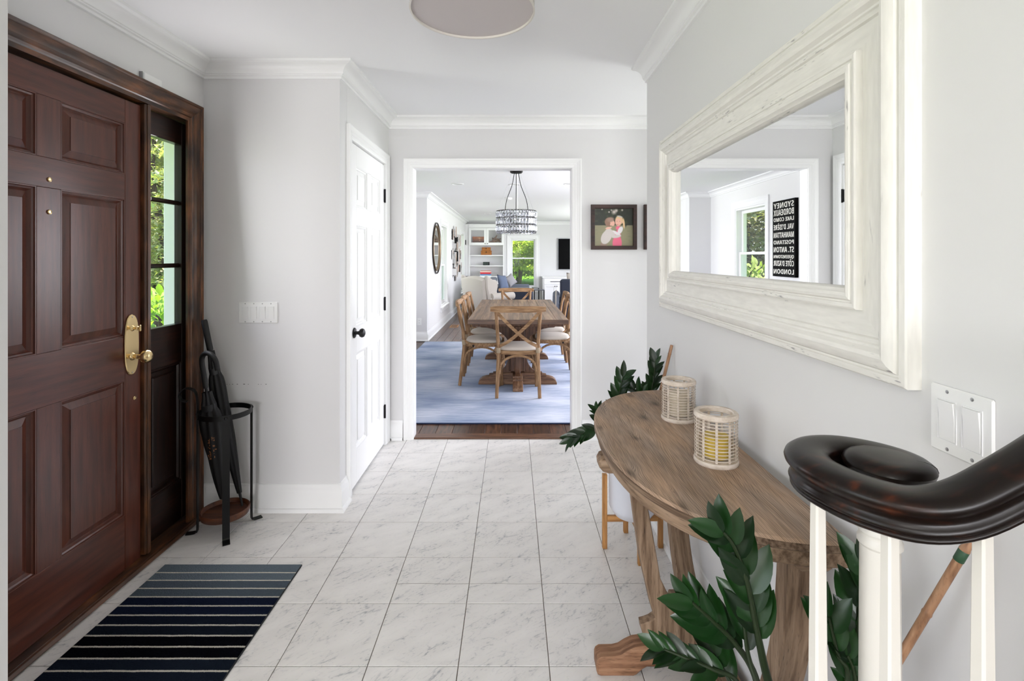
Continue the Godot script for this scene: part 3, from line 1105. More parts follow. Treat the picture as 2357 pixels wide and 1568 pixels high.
# ---------------------------------------------------------------- doors
# a panelled leaf in local x (width), y (up), z (out). cols and rows give the panel openings
func panel_leaf(o: Node3D, w: float, h: float, t: float, cols: Array, rows: Array, mv: Material, mh: Material) -> void:
	var xs := [0.0]
	for c in cols:
		xs.append(c[0])
		xs.append(c[1])
	xs.append(w)
	for i in range(0, xs.size(), 2):
		if i == 0 or i == xs.size() - 2:
			var s := S()
			lb(s, xs[i] + 0.0004, xs[i + 1] - 0.0004, 0.0, h, -t, 0.0, 0.0015)
			put("stile", s, mv, o)
	var ys := [0.0]
	for r in rows:
		ys.append(r[0])
		ys.append(r[1])
	ys.append(h)
	for i in range(0, ys.size(), 2):
		var s := S()
		lb(s, cols[0][0] + 0.0004, cols[-1][1] - 0.0004, ys[i], ys[i + 1], -t, -0.0003, 0.0015)
		put("rail", s, mh, o)
	for r in rows:
		for k in cols.size() - 1:
			var s := S()
			lb(s, cols[k][1] + 0.0004, cols[k + 1][0] - 0.0004, r[0] + 0.0004, r[1] - 0.0004, -t, -0.0005, 0.0015)
			put("mullion", s, mv, o)
		for c in cols:
			var x0: float = c[0]
			var x1: float = c[1]
			var y0: float = r[0]
			var y1: float = r[1]
			# sticking round the opening: a bead and a cove down to the panel
			var s := S()
			mould(s, [Vector2(0.0, -0.001), Vector2(0.004, -0.001), Vector2(0.006, -0.006), Vector2(0.012, -0.008), Vector2(0.018, -0.016), Vector2(0.021, -0.018)], [Vector3(x0, y0, 0), Vector3(x0, y1, 0), Vector3(x1, y1, 0), Vector3(x1, y0, 0)], Vector3(0, 0, 1), true)
			put("panel_moulding", s, mv, o)
			# raised panel
			s = S()
			var a := 0.02
			var b := minf(0.046, (x1 - x0) * 0.28)
			var q0 := [Vector3(x0 + a, y0 + a, -0.018), Vector3(x1 - a, y0 + a, -0.018), Vector3(x1 - a, y1 - a, -0.018), Vector3(x0 + a, y1 - a, -0.018)]
			var q1 := []
			var q2 := []
			for v: Vector3 in q0:
				var sx := 1.0 if v.x < (x0 + x1) * 0.5 else -1.0
				var sy := 1.0 if v.y < (y0 + y1) * 0.5 else -1.0
				q1.append(Vector3(v.x + sx * (b - a), v.y + sy * (b - a), -0.008))
				q2.append(Vector3(v.x + sx * (b - a), v.y + sy * (b - a), -0.0055))
			for i in 4:
				var j := (i + 1) % 4
				fq(s, q0[i], q0[j], q1[j], q1[i], Vector3(0, 0, 1))
				var mid: Vector3 = (q1[i] + q1[j]) * 0.5 - (q1[0] + q1[2]) * 0.5
				fq(s, q1[i], q1[j], q2[j], q2[i], mid)
			fq(s, q2[0], q2[1], q2[2], q2[3], Vector3(0, 0, 1))
			put("panel", s, mv, o)
			s = S()
			lb(s, x0 + 0.0005, x1 - 0.0005, y0 + 0.0005, y1 - 0.0005, -t + 0.004, -0.0185)
			put("panel_back", s, mv, o)

func build_doors() -> void:
	# the front door: local x runs away from the camera, z into the room
	var o := struct_node("door_1", "dark reddish brown six-panel front door with brass handle plate", "door", Vector3(-1.68, 0, -1.355), PI / 2)
	panel_leaf(o, 0.915, 2.04, 0.045, [[0.11, 0.4185], [0.516, 0.824]], [[0.235, 0.82], [1.012, 1.608], [1.716, 1.937]], M.door_v, M.door_h)
	for c in o.get_children():
		c.position.y += 0.014
	# brass plate with knob and thumb turn
	var pl := Node3D.new()
	pl.name = "handle_plate"
	o.add_child(pl)
	pl.position = Vector3(0.857, 0.985, 0.0)
	pl.set_meta("label", "long oval brass handle plate")
	var s := S()
	var oval := []
	for i in 32:
		var t := TAU * i / 32
		oval.append(Vector2(signf(cos(t)) * pow(absf(cos(t)), 0.85) * 0.041, signf(sin(t)) * pow(absf(sin(t)), 0.72) * 0.133))
	prism(s, oval, 0.0, 0.007, Transform3D.IDENTITY, 0.003)
	put("plate", s, M.brass, pl)
	s = S()
	var zx := Transform3D(Basis(Vector3(1, 0, 0), Vector3(0, 0, 1), Vector3(0, -1, 0)), Vector3(0, -0.052, 0.006))
	lathe(s, [Vector2(0.018, 0), Vector2(0.016, 0.005), Vector2(0.011, 0.009), Vector2(0.0095, 0.02), Vector2(0.011, 0.024), Vector2(0.0095, 0.027), Vector2(0.01, 0.042), Vector2(0.018, 0.045), Vector2(0.0265, 0.053), Vector2(0.0285, 0.063), Vector2(0.026, 0.073), Vector2(0.017, 0.081), Vector2(0.009, 0.083), Vector2(0, 0.0835)], 24, zx)
	put("knob", s, M.brass, pl)
	s = S()
	zx.origin = Vector3(0, 0.072, 0.006)
	lathe(s, [Vector2(0.014, 0), Vector2(0.011, 0.004), Vector2(0.006, 0.007), Vector2(0.0055, 0.02), Vector2(0.009, 0.024), Vector2(0.006, 0.027), Vector2(0.006, 0.034), Vector2(0.0, 0.0345)], 16, zx)
	lb(s, -0.004, 0.004, 0.058, 0.087, 0.036, 0.045, 0.003)
	put("thumb_turn", s, M.brass, pl)
	for yy in [0.122, -0.122]:
		s = S()
		lathe(s, [Vector2(0.003, 0), Vector2(0.003, 0.002), Vector2(0, 0.0025)], 8, Transform3D(zx.basis, Vector3(0, yy, 0.0065)))
		put("screw", s, M.steel, pl)
	# peep holes and a small lock cap
	for q in [[0.467, 1.652], [0.467, 1.534], [0.876, 0.745]]:
		s = S()
		lathe(s, [Vector2(0.0085, 0), Vector2(0.0085, 0.003), Vector2(0.006, 0.0045), Vector2(0.004, 0.003), Vector2(0, 0.003)], 16, Transform3D(zx.basis, Vector3(q[0], q[1], 0.0)))
		put("peephole", s, M.brass, o)
	# dark stained frame of door and sidelight, with the sidelight in it
	var f := struct_node("trim_5", "dark stained wooden casing, post and sill round the front door", "door frame", Vector3(-1.67, 0, -1.355), PI / 2)
	var cas := [Vector2(-0.095, 0.0), Vector2(-0.095, 0.032), Vector2(-0.091, 0.036), Vector2(-0.083, 0.034), Vector2(-0.079, 0.029), Vector2(-0.06, 0.031), Vector2(-0.045, 0.028), Vector2(-0.036, 0.02), Vector2(-0.03, 0.021), Vector2(-0.022, 0.018), Vector2(-0.018, 0.012), Vector2(0.0, 0.011), Vector2(0.0, 0.0)]
	var path := [Vector3(-0.012, 0, 0), Vector3(-0.012, 2.068, 0), Vector3(1.213, 2.068, 0), Vector3(1.213, 0, 0)]
	for k in 3:
		s = S()
		mould(s, cas, path, Vector3(0, 0, 1), false, k)
		put("casing", s, M.case_h if k == 1 else M.case_v, f)
	s = S()
	lb(s, -0.06, -0.012, 0, 2.1, -0.071, -0.0005)
	lb(s, 1.312, 1.33, 0, 2.1, -0.071, -0.0005)
	put("jamb", s, M.case_v, f)
	s = S()
	lb(s, -0.012, 1.312, 2.068, 2.08, -0.071, -0.0005)
	lb(s, -0.012, 0.93, 2.03, 2.067, -0.12, -0.058)
	put("head_jamb", s, M.case_h, f)
	s = S()
	lb(s, 0.918, 0.958, 0.02, 2.066, -0.12, 0.008, 0.004)
	lb(s, 0.90, 0.958, 0.02, 2.066, -0.12, -0.065)
	lb(s, 0.93, 0.947, 0.02, 2.066, 0.008, 0.012, 0.003)
	put("post", s, M.case_v, f)
	s = S()
	lb(s, -0.012, 1.312, 0.0005, 0.013, -0.14, 0.03, 0.003)
	lb(s, -0.012, 1.3, 0.0005, 0.02, 0.031, 0.058, 0.008)
	put("sill", s, M.case_h, f)
	# sidelight
	var w := struct_node("window_1", "narrow dark sidelight of three panes beside the front door", "sidelight", Vector3(-1.715, 0, -2.314), PI / 2)
	s = S()
	lb(s, 0.0, 0.055, 0.016, 2.065, -0.04, 0, 0.002)
	put("stile", s, M.side_v, w)
	s = S()
	lb(s, 0.291, 0.352, 0.016, 2.065, -0.04, 0, 0.002)
	put("stile", s, M.side_v, w)
	for q in [[0.016, 0.22], [0.83, 1.027], [1.951, 2.065]]:
		s = S()
		lb(s, 0.0555, 0.2905, q[0], q[1], -0.04, -0.0005, 0.002)
		put("rail", s, M.side_h, w)
	s = S()
	mould(s, [Vector2(0.0, -0.001), Vector2(0.004, -0.001), Vector2(0.006, -0.006), Vector2(0.012, -0.008), Vector2(0.018, -0.016)], [Vector3(0.055, 0.22, 0), Vector3(0.055, 0.83, 0), Vector3(0.291, 0.83, 0), Vector3(0.291, 0.22, 0)], Vector3(0, 0, 1), true)
	put("panel_moulding", s, M.side_v, w)
	s = S()
	lb(s, 0.056, 0.29, 0.221, 0.829, -0.036, -0.02)
	lb(s, 0.095, 0.251, 0.262, 0.788, -0.02, -0.01, 0.006)
	put("panel", s, M.side_v, w)
	for yy in [1.327, 1.6485]:
		s = S()
		lb(s, 0.0555, 0.2905, yy - 0.011, yy + 0.011, -0.034, -0.006, 0.006)
		put("muntin", s, M.side_h, w)
	for q in [[1.027, 1.316], [1.338, 1.6375], [1.6595, 1.951]]:
		s = S()
		lb(s, 0.055, 0.291, q[0], q[1], -0.024, -0.020)
		put("pane", s, M.glass, w)
	# white closet door
	var c2 := struct_node("door_2", "white six-panel closet door with black knob and hinges", "door", Vector3(-0.936, 0, -2.905), PI / 2)
	panel_leaf(c2, 0.754, 2.026, 0.035, [[0.105, 0.335], [0.42, 0.65]], [[0.2, 0.78], [0.94, 1.55], [1.66, 1.9]], M.trim, M.trim)
	for c in c2.get_children():
		c.position.y += 0.012
	for q in [[0.06, 0.922]]:
		var kn := Node3D.new()
		kn.name = "door_knob"
		c2.add_child(kn)
		kn.position = Vector3(q[0], q[1], 0)
		kn.set_meta("label", "round black door knob")
		s = S()
		zx.origin = Vector3.ZERO
		lathe(s, [Vector2(0.031, 0), Vector2(0.031, 0.004), Vector2(0.027, 0.008), Vector2(0.012, 0.01)], 24, zx)
		put("rose", s, M.black_iron, kn)
		s = S()
		lathe(s, [Vector2(0.011, 0.008), Vector2(0.0095, 0.02), Vector2(0.012, 0.03), Vector2(0.023, 0.037), Vector2(0.027, 0.048), Vector2(0.023, 0.059), Vector2(0.012, 0.065), Vector2(0, 0.066)], 24, zx)
		put("knob", s, M.black_iron, kn)
	s = S()
	lb(s, -0.001, 0.003, 0.89, 0.955, -0.034, 0.0015)
	put("latch_plate", s, M.black_iron, c2)
	for yy in [0.245, 1.03, 1.815]:
		s = S()
		lathe(s, [Vector2(0.0, -0.05), Vector2(0.0065, -0.049), Vector2(0.0065, 0.049), Vector2(0.0, 0.05)], 10, Transform3D(Basis.IDENTITY, Vector3(0.757, yy, 0.006)))
		lb(s, 0.742, 0.772, yy - 0.045, yy + 0.045, 0.0, 0.0025)
		put("hinge", s, M.black_iron, c2)
	var t2 := struct_node("trim_6", "white casing round the closet door", "door casing", Vector3(-0.934, 0, -2.902), PI / 2)
	s = S()
	mould(s, casing_profile(0.077), [Vector3(-0.002, 0, 0), Vector3(-0.002, 2.045, 0), Vector3(0.762, 2.045, 0), Vector3(0.762, 0, 0)], Vector3(0, 0, 1))
	put("casing", s, M.trim, t2)
	s = S()
	lb(s, 0.0005, 0.0025, 0, 2.043, -0.114, -0.0005)
	lb(s, 0.7575, 0.7595, 0, 2.043, -0.114, -0.0005)
	lb(s, 0.0025, 0.7575, 2.0405, 2.0425, -0.114, -0.0005)
	put("jamb", s, M.trim, t2)

# ---------------------------------------------------------------- windows
# a double-hung window in local x, y (from the floor) with z into the room; t is the wall's thickness
func hung_window(called: String, label: String, at: Vector3, turn: float, w: float, y0: float, y1: float, mid: float, t: float, lifted := false) -> Node3D:
	var o := struct_node(called, label, "window", at, turn)
	var hw := w * 0.5
	var s := S()
	mould(s, casing_profile(0.1), [Vector3(-hw, y0 - 0.02, 0), Vector3(-hw, y1, 0), Vector3(hw, y1, 0), Vector3(hw, y0 - 0.02, 0)], Vector3(0, 0, 1))
	put("casing", s, M.trim, o)
	s = S()
	lb(s, -hw - 0.115, hw + 0.115, y0 - 0.045, y0 - 0.015, -0.02, 0.05, 0.006)
	put("stool", s, M.trim, o)
	s = S()
	lb(s, -hw - 0.095, hw + 0.095, y0 - 0.13, y0 - 0.046, 0.0, 0.018, 0.005)
	lb(s, -hw - 0.095, hw + 0.095, y0 - 0.064, y0 - 0.046, 0.018, 0.03, 0.008)
	put("apron", s, M.trim, o)
	s = S()
	lb(s, -hw, -hw + 0.022, y0, y1, -t, -0.0005)
	lb(s, hw - 0.022, hw, y0, y1, -t, -0.0005)
	lb(s, -hw + 0.022, hw - 0.022, y1 - 0.022, y1, -t, -0.0005)
	lb(s, -hw + 0.022, hw - 0.022, y0 - 0.014, y0 + 0.014, -t, -0.0005)
	put("frame", s, M.trim, o)
	var ix := hw - 0.023
	for k in 2:
		var a := y0 + 0.015 if k == 0 else mid - 0.018
		var b := mid + 0.018 if k == 0 else y1 - 0.023
		var z0 := -0.075 if k == 0 else -0.112
		s = S()
		lb(s, -ix, -ix + 0.04, a, b, z0, z0 + 0.034, 0.004)
		lb(s, ix - 0.04, ix, a, b, z0, z0 + 0.034, 0.004)
		lb(s, -ix + 0.04, ix - 0.04, a, a + (0.06 if k == 0 else 0.036), z0, z0 + 0.034, 0.004)
		lb(s, -ix + 0.04, ix - 0.04, b - (0.036 if k == 0 else 0.045), b, z0, z0 + 0.034, 0.004)
		var sash := put("sash", s, M.trim, o)
		s = S()
		lb(s, -ix + 0.038, ix - 0.038, a + 0.034, b - 0.034, z0 + 0.015, z0 + 0.019)
		put("pane", s, M.glass, sash)
	s = S()
	lb(s, -0.03, 0.03, mid + 0.018, mid + 0.03, -0.062, -0.042, 0.004)
	put("sash_lock", s, M.white_plastic, o)
	return o

func build_windows() -> void:
	hung_window("window_2", "white double-hung window of the dining room seen in the big mirror", Vector3(-1.736, 0, -6.80), PI / 2, 0.86, 0.79, 2.05, 1.42, 0.15)
	hung_window("window_3", "tall white window of the left wall between the round mirror and the photo collage", Vector3(-1.386, 0, -10.16), PI / 2, 0.88, 0.42, 2.0, 1.2, 0.15)
	hung_window("window_4", "tall white window of the left wall beyond the photo collage", Vector3(-1.386, 0, -13.87), PI / 2, 0.88, 0.42, 2.0, 1.2, 0.15)
	hung_window("window_5", "white double-hung window of the far wall looking into green trees", Vector3(0.3145, 0, -15.0), 0.0, 0.759, 0.44, 1.917, 1.324, 0.15)
	# windows out of the picture that let the daylight in
	hung_window("window_6", "wide window of the stair hall behind the camera", Vector3(-0.36, 0, 6.0), PI, 2.08, 0.45, 2.2, 1.3, 0.12)
	hung_window("window_7", "wide window of the stair hall's left wall", Vector3(-3.0, 0, 1.0), PI / 2, 2.6, 0.45, 2.2, 1.3, 0.12)
	hung_window("window_8", "window at the end of the side passage", Vector3(2.4, 0, -3.27), -PI / 2, 0.74, 0.4, 2.1, 1.25, 0.12)
	hung_window("window_9", "wide window of the dining room's right wall", Vector3(3.2, 0, -6.2), -PI / 2, 2.8, 0.6, 2.15, 1.35, 0.15)
	hung_window("window_10", "wide window of the living room's right wall", Vector3(3.2, 0, -11.5), -PI / 2, 4.0, 0.3, 2.15, 1.2, 0.15)

# ---------------------------------------------------------------- outside
func tree(called: String, label: String, at: Vector3, h: float, r: float, leaves: Color, n: int, sd: int, group := "", trunk_h := 0.45, blossom := false) -> void:
	var o := thing(called, label, "tree", at, 0.0, group)
	var rg := RandomNumberGenerator.new()
	rg.seed = sd
	var s := S()
	tube(s, curve([Vector3(0, -0.1, 0), Vector3(0.1 * r, h * 0.3, 0.05), Vector3(-0.05 * r, h * 0.6, 0), Vector3(0.05, h * 0.9, 0)], 4), 0.035 * h * 0.5 + 0.02, 7, [1.0, 0.95, 0.9, 0.85, 0.8, 0.7, 0.65, 0.6, 0.5, 0.4, 0.3, 0.2, 0.15])
	put("trunk", s, bark, o)
	for k in 7:
		var a := rg.randf() * TAU
		var y0 := h * (trunk_h - 0.15 + 0.07 * k)
		s = S()
		tube(s, curve([Vector3(0.03, y0, 0), Vector3(cos(a) * r * 0.4, y0 + h * 0.1, sin(a) * r * 0.4), Vector3(cos(a) * r * 0.85, y0 + h * 0.14, sin(a) * r * 0.85)], 3), 0.018 * h * 0.4 + 0.012, 5, [1.0, 0.85, 0.7, 0.6, 0.5, 0.4, 0.3])
		put("branch", s, bark, o)
	var mm := MultiMesh.new()
	mm.transform_format = MultiMesh.TRANSFORM_3D
	mm.use_colors = true
	mm.mesh = leaf_mesh(0.1 if r < 3.0 else 0.17, 0.062 if r < 3.0 else 0.11, 0.2, 0.25, 3)
	n *= 4
	mm.instance_count = n
	for i in n:
		# leaves lie in flat sprays at several heights
		var lay := rg.randi() % 9
		var u := rg.randf()
		var a2 := rg.randf() * TAU
		var rr := r * sqrt(u) * (0.75 + 0.35 * sin(a2 * 3.0 + lay))
		var f := (lay + 0.5) / 9.0
		var shrink := sin(PI * (0.18 + 0.75 * f))
		var p := Vector3(cos(a2) * rr * shrink, h * (trunk_h - 0.1 + (1.1 - trunk_h) * f) + rg.randfn() * h * 0.018 - rr * 0.1, sin(a2) * rr * shrink)
		var b := Basis.from_euler(Vector3(-PI / 2 + rg.randfn() * 0.5, rg.randf() * TAU, rg.randfn() * 0.4), EULER_ORDER_YXZ).scaled(Vector3.ONE * (0.7 + rg.randf() * 0.7))
		mm.set_instance_transform(i, Transform3D(b, p))
		var k2 := 0.75 + rg.randf() * 0.5
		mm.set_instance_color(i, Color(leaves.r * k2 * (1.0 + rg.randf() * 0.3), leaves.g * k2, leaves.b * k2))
	var mi := MultiMeshInstance3D.new()
	mi.name = "foliage"
	mi.multimesh = mm
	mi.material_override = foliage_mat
	mi.set_meta("kind", "stuff")
	o.add_child(mi)

var bark: StandardMaterial3D
var foliage_mat: StandardMaterial3D

func build_outside() -> void:
	bark = grained(grain_tex(301, Color(0.12, 0.09, 0.07), Color(0.25, 0.2, 0.16), Color(0.38, 0.32, 0.26), 0.4, 0.5), 1, 0.2, 0.8, 0.9)
	foliage_mat = mat(Color.WHITE, 0.55, 0.0, 0.4)
	foliage_mat.vertex_color_use_as_albedo = true
	foliage_mat.backlight_enabled = true
	foliage_mat.backlight = Color(0.9, 0.95, 0.5)
	var lawn := mat(Color.WHITE, 0.95, 0.0, 0.1)
	lawn.albedo_texture = grain_tex(305, Color(0.2, 0.34, 0.08), Color(0.35, 0.5, 0.13), Color(0.5, 0.62, 0.2), 0.3, 0.5)
	lawn.uv1_triplanar = true
	lawn.uv1_scale = Vector3(0.6, 0.6, 0.6)
	var s := S()
	cb(s, Vector3(0, -0.6, -25), Vector3(120, 0.4, 130))
	struct("ground", s, lawn, "green lawn round the house", "lawn")
	s = S()
	bx(s, -3.4, -1.83, -0.4, -0.03, 0.6, 5.0)
	struct("porch_floor", s, M.wall_cool, "pale porch floor outside the front door", "porch")
	var o := struct_node("porch_column", "square white porch column seen through the sidelight", "column", Vector3(-2.53, -0.03, -3.945))
	s = S()
	lb(s, -0.125, 0.125, 0.0, 3.2, -0.125, 0.125, 0.006)
	put("shaft", s, M.trim, o)
	s = S()
	lb(s, -0.15, 0.15, 0.0, 0.18, -0.15, 0.15, 0.01)
	put("base", s, M.trim, o)
	# trees beyond the far window
	var yg := Color(0.42, 0.56, 0.12)
	var mg := Color(0.25, 0.42, 0.09)
	tree("dogwood_tree", "sunlit yellow-green tree with flat sprays of leaves, nearest the far window", Vector3(0.1, -0.4, -19.5), 4.2, 2.0, yg, 5200, 1, "", 0.42)
	tree("dogwood_tree", "slim yellow-green tree right of the window's middle, trunk bare below", Vector3(0.95, -0.4, -21.5), 5.2, 2.1, Color(0.45, 0.58, 0.15), 5600, 2, "", 0.38)
	tree("garden_tree", "darker green tree behind the slim ones, left in the far window", Vector3(-0.7, -0.4, -25.0), 7.0, 3.0, mg, 6500, 3, "", 0.3)
	tree("garden_tree", "tall mid green tree farthest back in the far window", Vector3(1.9, -0.4, -28.0), 9.0, 3.8, Color(0.28, 0.45, 0.1), 7500, 4, "", 0.22)
	tree("garden_tree", "broad green tree closing the view behind the others", Vector3(0.3, -0.4, -33.0), 10.0, 5.0, Color(0.32, 0.47, 0.12), 8500, 5, "", 0.16)
	# trees seen through the sidelight and in the mirror
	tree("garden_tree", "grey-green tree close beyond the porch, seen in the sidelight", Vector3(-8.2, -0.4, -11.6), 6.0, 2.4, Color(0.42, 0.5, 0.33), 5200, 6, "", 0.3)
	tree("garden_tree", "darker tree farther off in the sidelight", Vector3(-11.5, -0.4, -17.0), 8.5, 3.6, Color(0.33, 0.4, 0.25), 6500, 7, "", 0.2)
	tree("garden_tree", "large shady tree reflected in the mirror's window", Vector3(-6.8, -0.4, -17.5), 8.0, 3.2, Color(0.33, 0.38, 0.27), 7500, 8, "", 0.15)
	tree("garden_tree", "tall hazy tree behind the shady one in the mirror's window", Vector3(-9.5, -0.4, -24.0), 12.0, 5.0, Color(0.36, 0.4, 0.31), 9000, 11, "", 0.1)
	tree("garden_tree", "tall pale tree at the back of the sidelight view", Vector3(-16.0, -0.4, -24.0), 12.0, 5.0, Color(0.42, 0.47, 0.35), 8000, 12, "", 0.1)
	tree("dogwood_tree", "bushy yellow-green tree close under the far window, left", Vector3(-0.9, -0.4, -22.0), 5.0, 2.2, Color(0.4, 0.55, 0.13), 5500, 13, "", 0.3)
	bush("hosta_bush", "low bush of fresh bright green leaves at the foot of the sidelight view", Vector3(-4.35, -0.4, -6.25), 1.35, 0.62, Color(0.32, 0.5, 0.1), 900, 9)
	bush("rhododendron_bush", "pale green leafy bush under the dining room window, seen in the mirror", Vector3(-3.0, -0.4, -9.3), 1.6, 0.85, Color(0.33, 0.42, 0.15), 1500, 10)

func bush(called: String, label: String, at: Vector3, h: float, r: float, c: Color, n: int, sd: int) -> void:
	var o := thing(called, label, "bush", at)
	var rg := RandomNumberGenerator.new()
	rg.seed = sd
	for k in 6:
		var a := TAU * k / 6.0
		var s := S()
		tube(s, [Vector3(0, -0.02, 0), Vector3(cos(a) * r * 0.3, h * 0.4, sin(a) * r * 0.3), Vector3(cos(a) * r * 0.6, h * 0.75, sin(a) * r * 0.6)], 0.015, 5)
		put("stem", s, bark, o)
	var mm := MultiMesh.new()
	mm.transform_format = MultiMesh.TRANSFORM_3D
	mm.use_colors = true
	mm.mesh = leaf_mesh(0.2, 0.07, 0.25, 0.25, 3)
	mm.instance_count = n
	for i in n:
		var d := Vector3(rg.randfn(), rg.randfn() * 0.9, rg.randfn()).normalized()
		d.y = maxf(d.y, -0.6)
		var p := Vector3(d.x * r, h * 0.52 + d.y * h * 0.45, d.z * r) * (0.8 + 0.25 * rg.randf())
		var b := basis_to(d + Vector3(0, 0.5, 0) + Vector3(rg.randfn(), rg.randfn(), rg.randfn()) * 0.5, Vector3(0, 1, 0.2)).scaled(Vector3.ONE * (0.6 + rg.randf() * 0.6))
		mm.set_instance_transform(i, Transform3D(b, p))
		var k2 := 0.7 + rg.randf() * 0.6
		mm.set_instance_color(i, Color(c.r * k2, c.g * k2, c.b * k2))
	var mi := MultiMeshInstance3D.new()
	mi.name = "foliage"
	mi.multimesh = mm
	mi.material_override = foliage_mat
	mi.set_meta("kind", "stuff")
	o.add_child(mi)

# ---------------------------------------------------------------- entrance hall
# a rocker switch plate in local x, y, facing z
func switch_plate(label: String, at: Vector3, turn: float, n: int) -> void:
	var o := thing("switch_plate", label, "light switch", at, turn)
	var w := 0.0235 + 0.0465 * n
	var s := S()
	lb(s, -w / 2, w / 2, -0.057, 0.057, 0.0, 0.006, 0.003)
	put("plate", s, M.white_plastic, o)
	for i in n:
		var cx := (i - (n - 1) * 0.5) * 0.0462
		s = S()
		mould(s, [Vector2(-0.0012, 0.0055), Vector2(-0.0012, 0.0072), Vector2(0.0, 0.0072), Vector2(0.0, 0.0055)], [Vector3(cx - 0.0172, -0.034, 0), Vector3(cx - 0.0172, 0.034, 0), Vector3(cx + 0.0172, 0.034, 0), Vector3(cx + 0.0172, -0.034, 0)], Vector3(0, 0, 1), true)
		put("bezel", s, M.trim, o)
		s = S()
		prism(s, [Vector2(-0.0325, 0.004), Vector2(0.0325, 0.004), Vector2(0.0325, 0.0105), Vector2(0.0, 0.0075), Vector2(-0.0325, 0.0072)], -0.0155, 0.0155, Transform3D(Basis(Vector3(0, 1, 0), Vector3(0, 0, 1), Vector3(1, 0, 0)), Vector3(cx, 0, 0)), 0.001)
		put("rocker", s, M.white_plastic, o)
		for yy in [-0.0485, 0.0485]:
			s = S()
			lathe(s, [Vector2(0.0032, 0), Vector2(0.0032, 0.001), Vector2(0, 0.0015)], 8, Transform3D(Basis(Vector3(1, 0, 0), Vector3(0, 0, 1), Vector3(0, -1, 0)), Vector3(cx, yy, 0.0055)))
			put("screw", s, M.steel, o)

func build_foyer_things() -> void:
	# flush drum lamp
	var o := thing("ceiling_lamp", "round white drum lamp flush on the hall ceiling, unlit", "ceiling lamp", Vector3(-0.148, CEIL, -1.86))
	var s := S()
	lathe(s, [Vector2(0.0, 0.0), Vector2(0.16, 0.0), Vector2(0.16, -0.02), Vector2(0.0, -0.02)], 32)
	put("canopy", s, M.white_plastic, o)
	s = S()
	lathe(s, [Vector2(0.229, -0.015), Vector2(0.229, -0.133), Vector2(0.226, -0.1335), Vector2(0.226, -0.0155), Vector2(0.229, -0.015)], 64)
	var shade := put("shade", s, mat(Color(0.8, 0.78, 0.76), 0.8), o)
	s = S()
	lathe(s, [Vector2(0.2262, -0.112), Vector2(0.2305, -0.1325), Vector2(0.2305, -0.1365), Vector2(0.2245, -0.1365), Vector2(0.2245, -0.1325), Vector2(0.2262, -0.112)], 64)
	put("rim", s, mat(Color(0.9, 0.88, 0.85), 0.4), shade)
	s = S()
	lathe(s, [Vector2(0.0, -0.124), Vector2(0.2245, -0.124), Vector2(0.2245, -0.128), Vector2(0.0, -0.128)], 48)
	put("diffuser", s, mat(Color(0.82, 0.79, 0.785), 0.6), o)
	# alarm sensor over the door
	o = thing("door_sensor", "small white sensor box above the front door's frame", "sensor", Vector3(-1.67, 2.178, -2.28), PI / 2)
	s = S()
	lb(s, -0.03, 0.085, -0.018, 0.022, 0.0, 0.022, 0.004)
	put("body", s, M.white_plastic, o)
	s = S()
	lb(s, -0.034, -0.031, -0.02, 0.024, 0.0, 0.016, 0.001)
	lb(s, -0.02, 0.075, -0.0195, -0.018, 0.003, 0.019)
	put("cover_edge", s, mat(Color(0.6, 0.6, 0.6), 0.5), o)
	switch_plate("white four-rocker switch plate on the wall above the umbrella stand", Vector3(-1.372, 1.07, -2.715), 0.0, 4)
	switch_plate("white two-rocker switch plate on the right wall beside the big mirror", Vector3(0.74, 1.095, -0.826), -PI / 2, 2)
	build_umbrella_stand()
	# doormat
	s = S()
	var w := 0.302
	var ms := S()
	var mesh_pts := [Vector3(-w, 0.008, -0.5), Vector3(w, 0.008, -0.5), Vector3(w, 0.008, 0.5), Vector3(-w, 0.008, 0.5)]
	var uvs := [Vector2(0, 0), Vector2(0.62, 0), Vector2(0.62, 1.0), Vector2(0, 1.0)]
	for k in [0, 1, 2, 0, 2, 3]:
		ms.set_uv(uvs[k])
		ms.add_vertex(mesh_pts[k])
	var dm := thing("doormat", "doormat in stripes of slate blue and navy with thin white lines", "doormat", Vector3(-1.237, 0.0005, -1.726))
	put("pile", ms, M.doormat, dm)
	s = S()
	lb(s, -w - 0.002, w + 0.002, 0.0, 0.0075, -0.502, 0.502, 0.001)
	put("backing", s, mat(Color(0.1, 0.11, 0.12), 0.9), dm)
	build_mirror()
	build_hall_pictures()

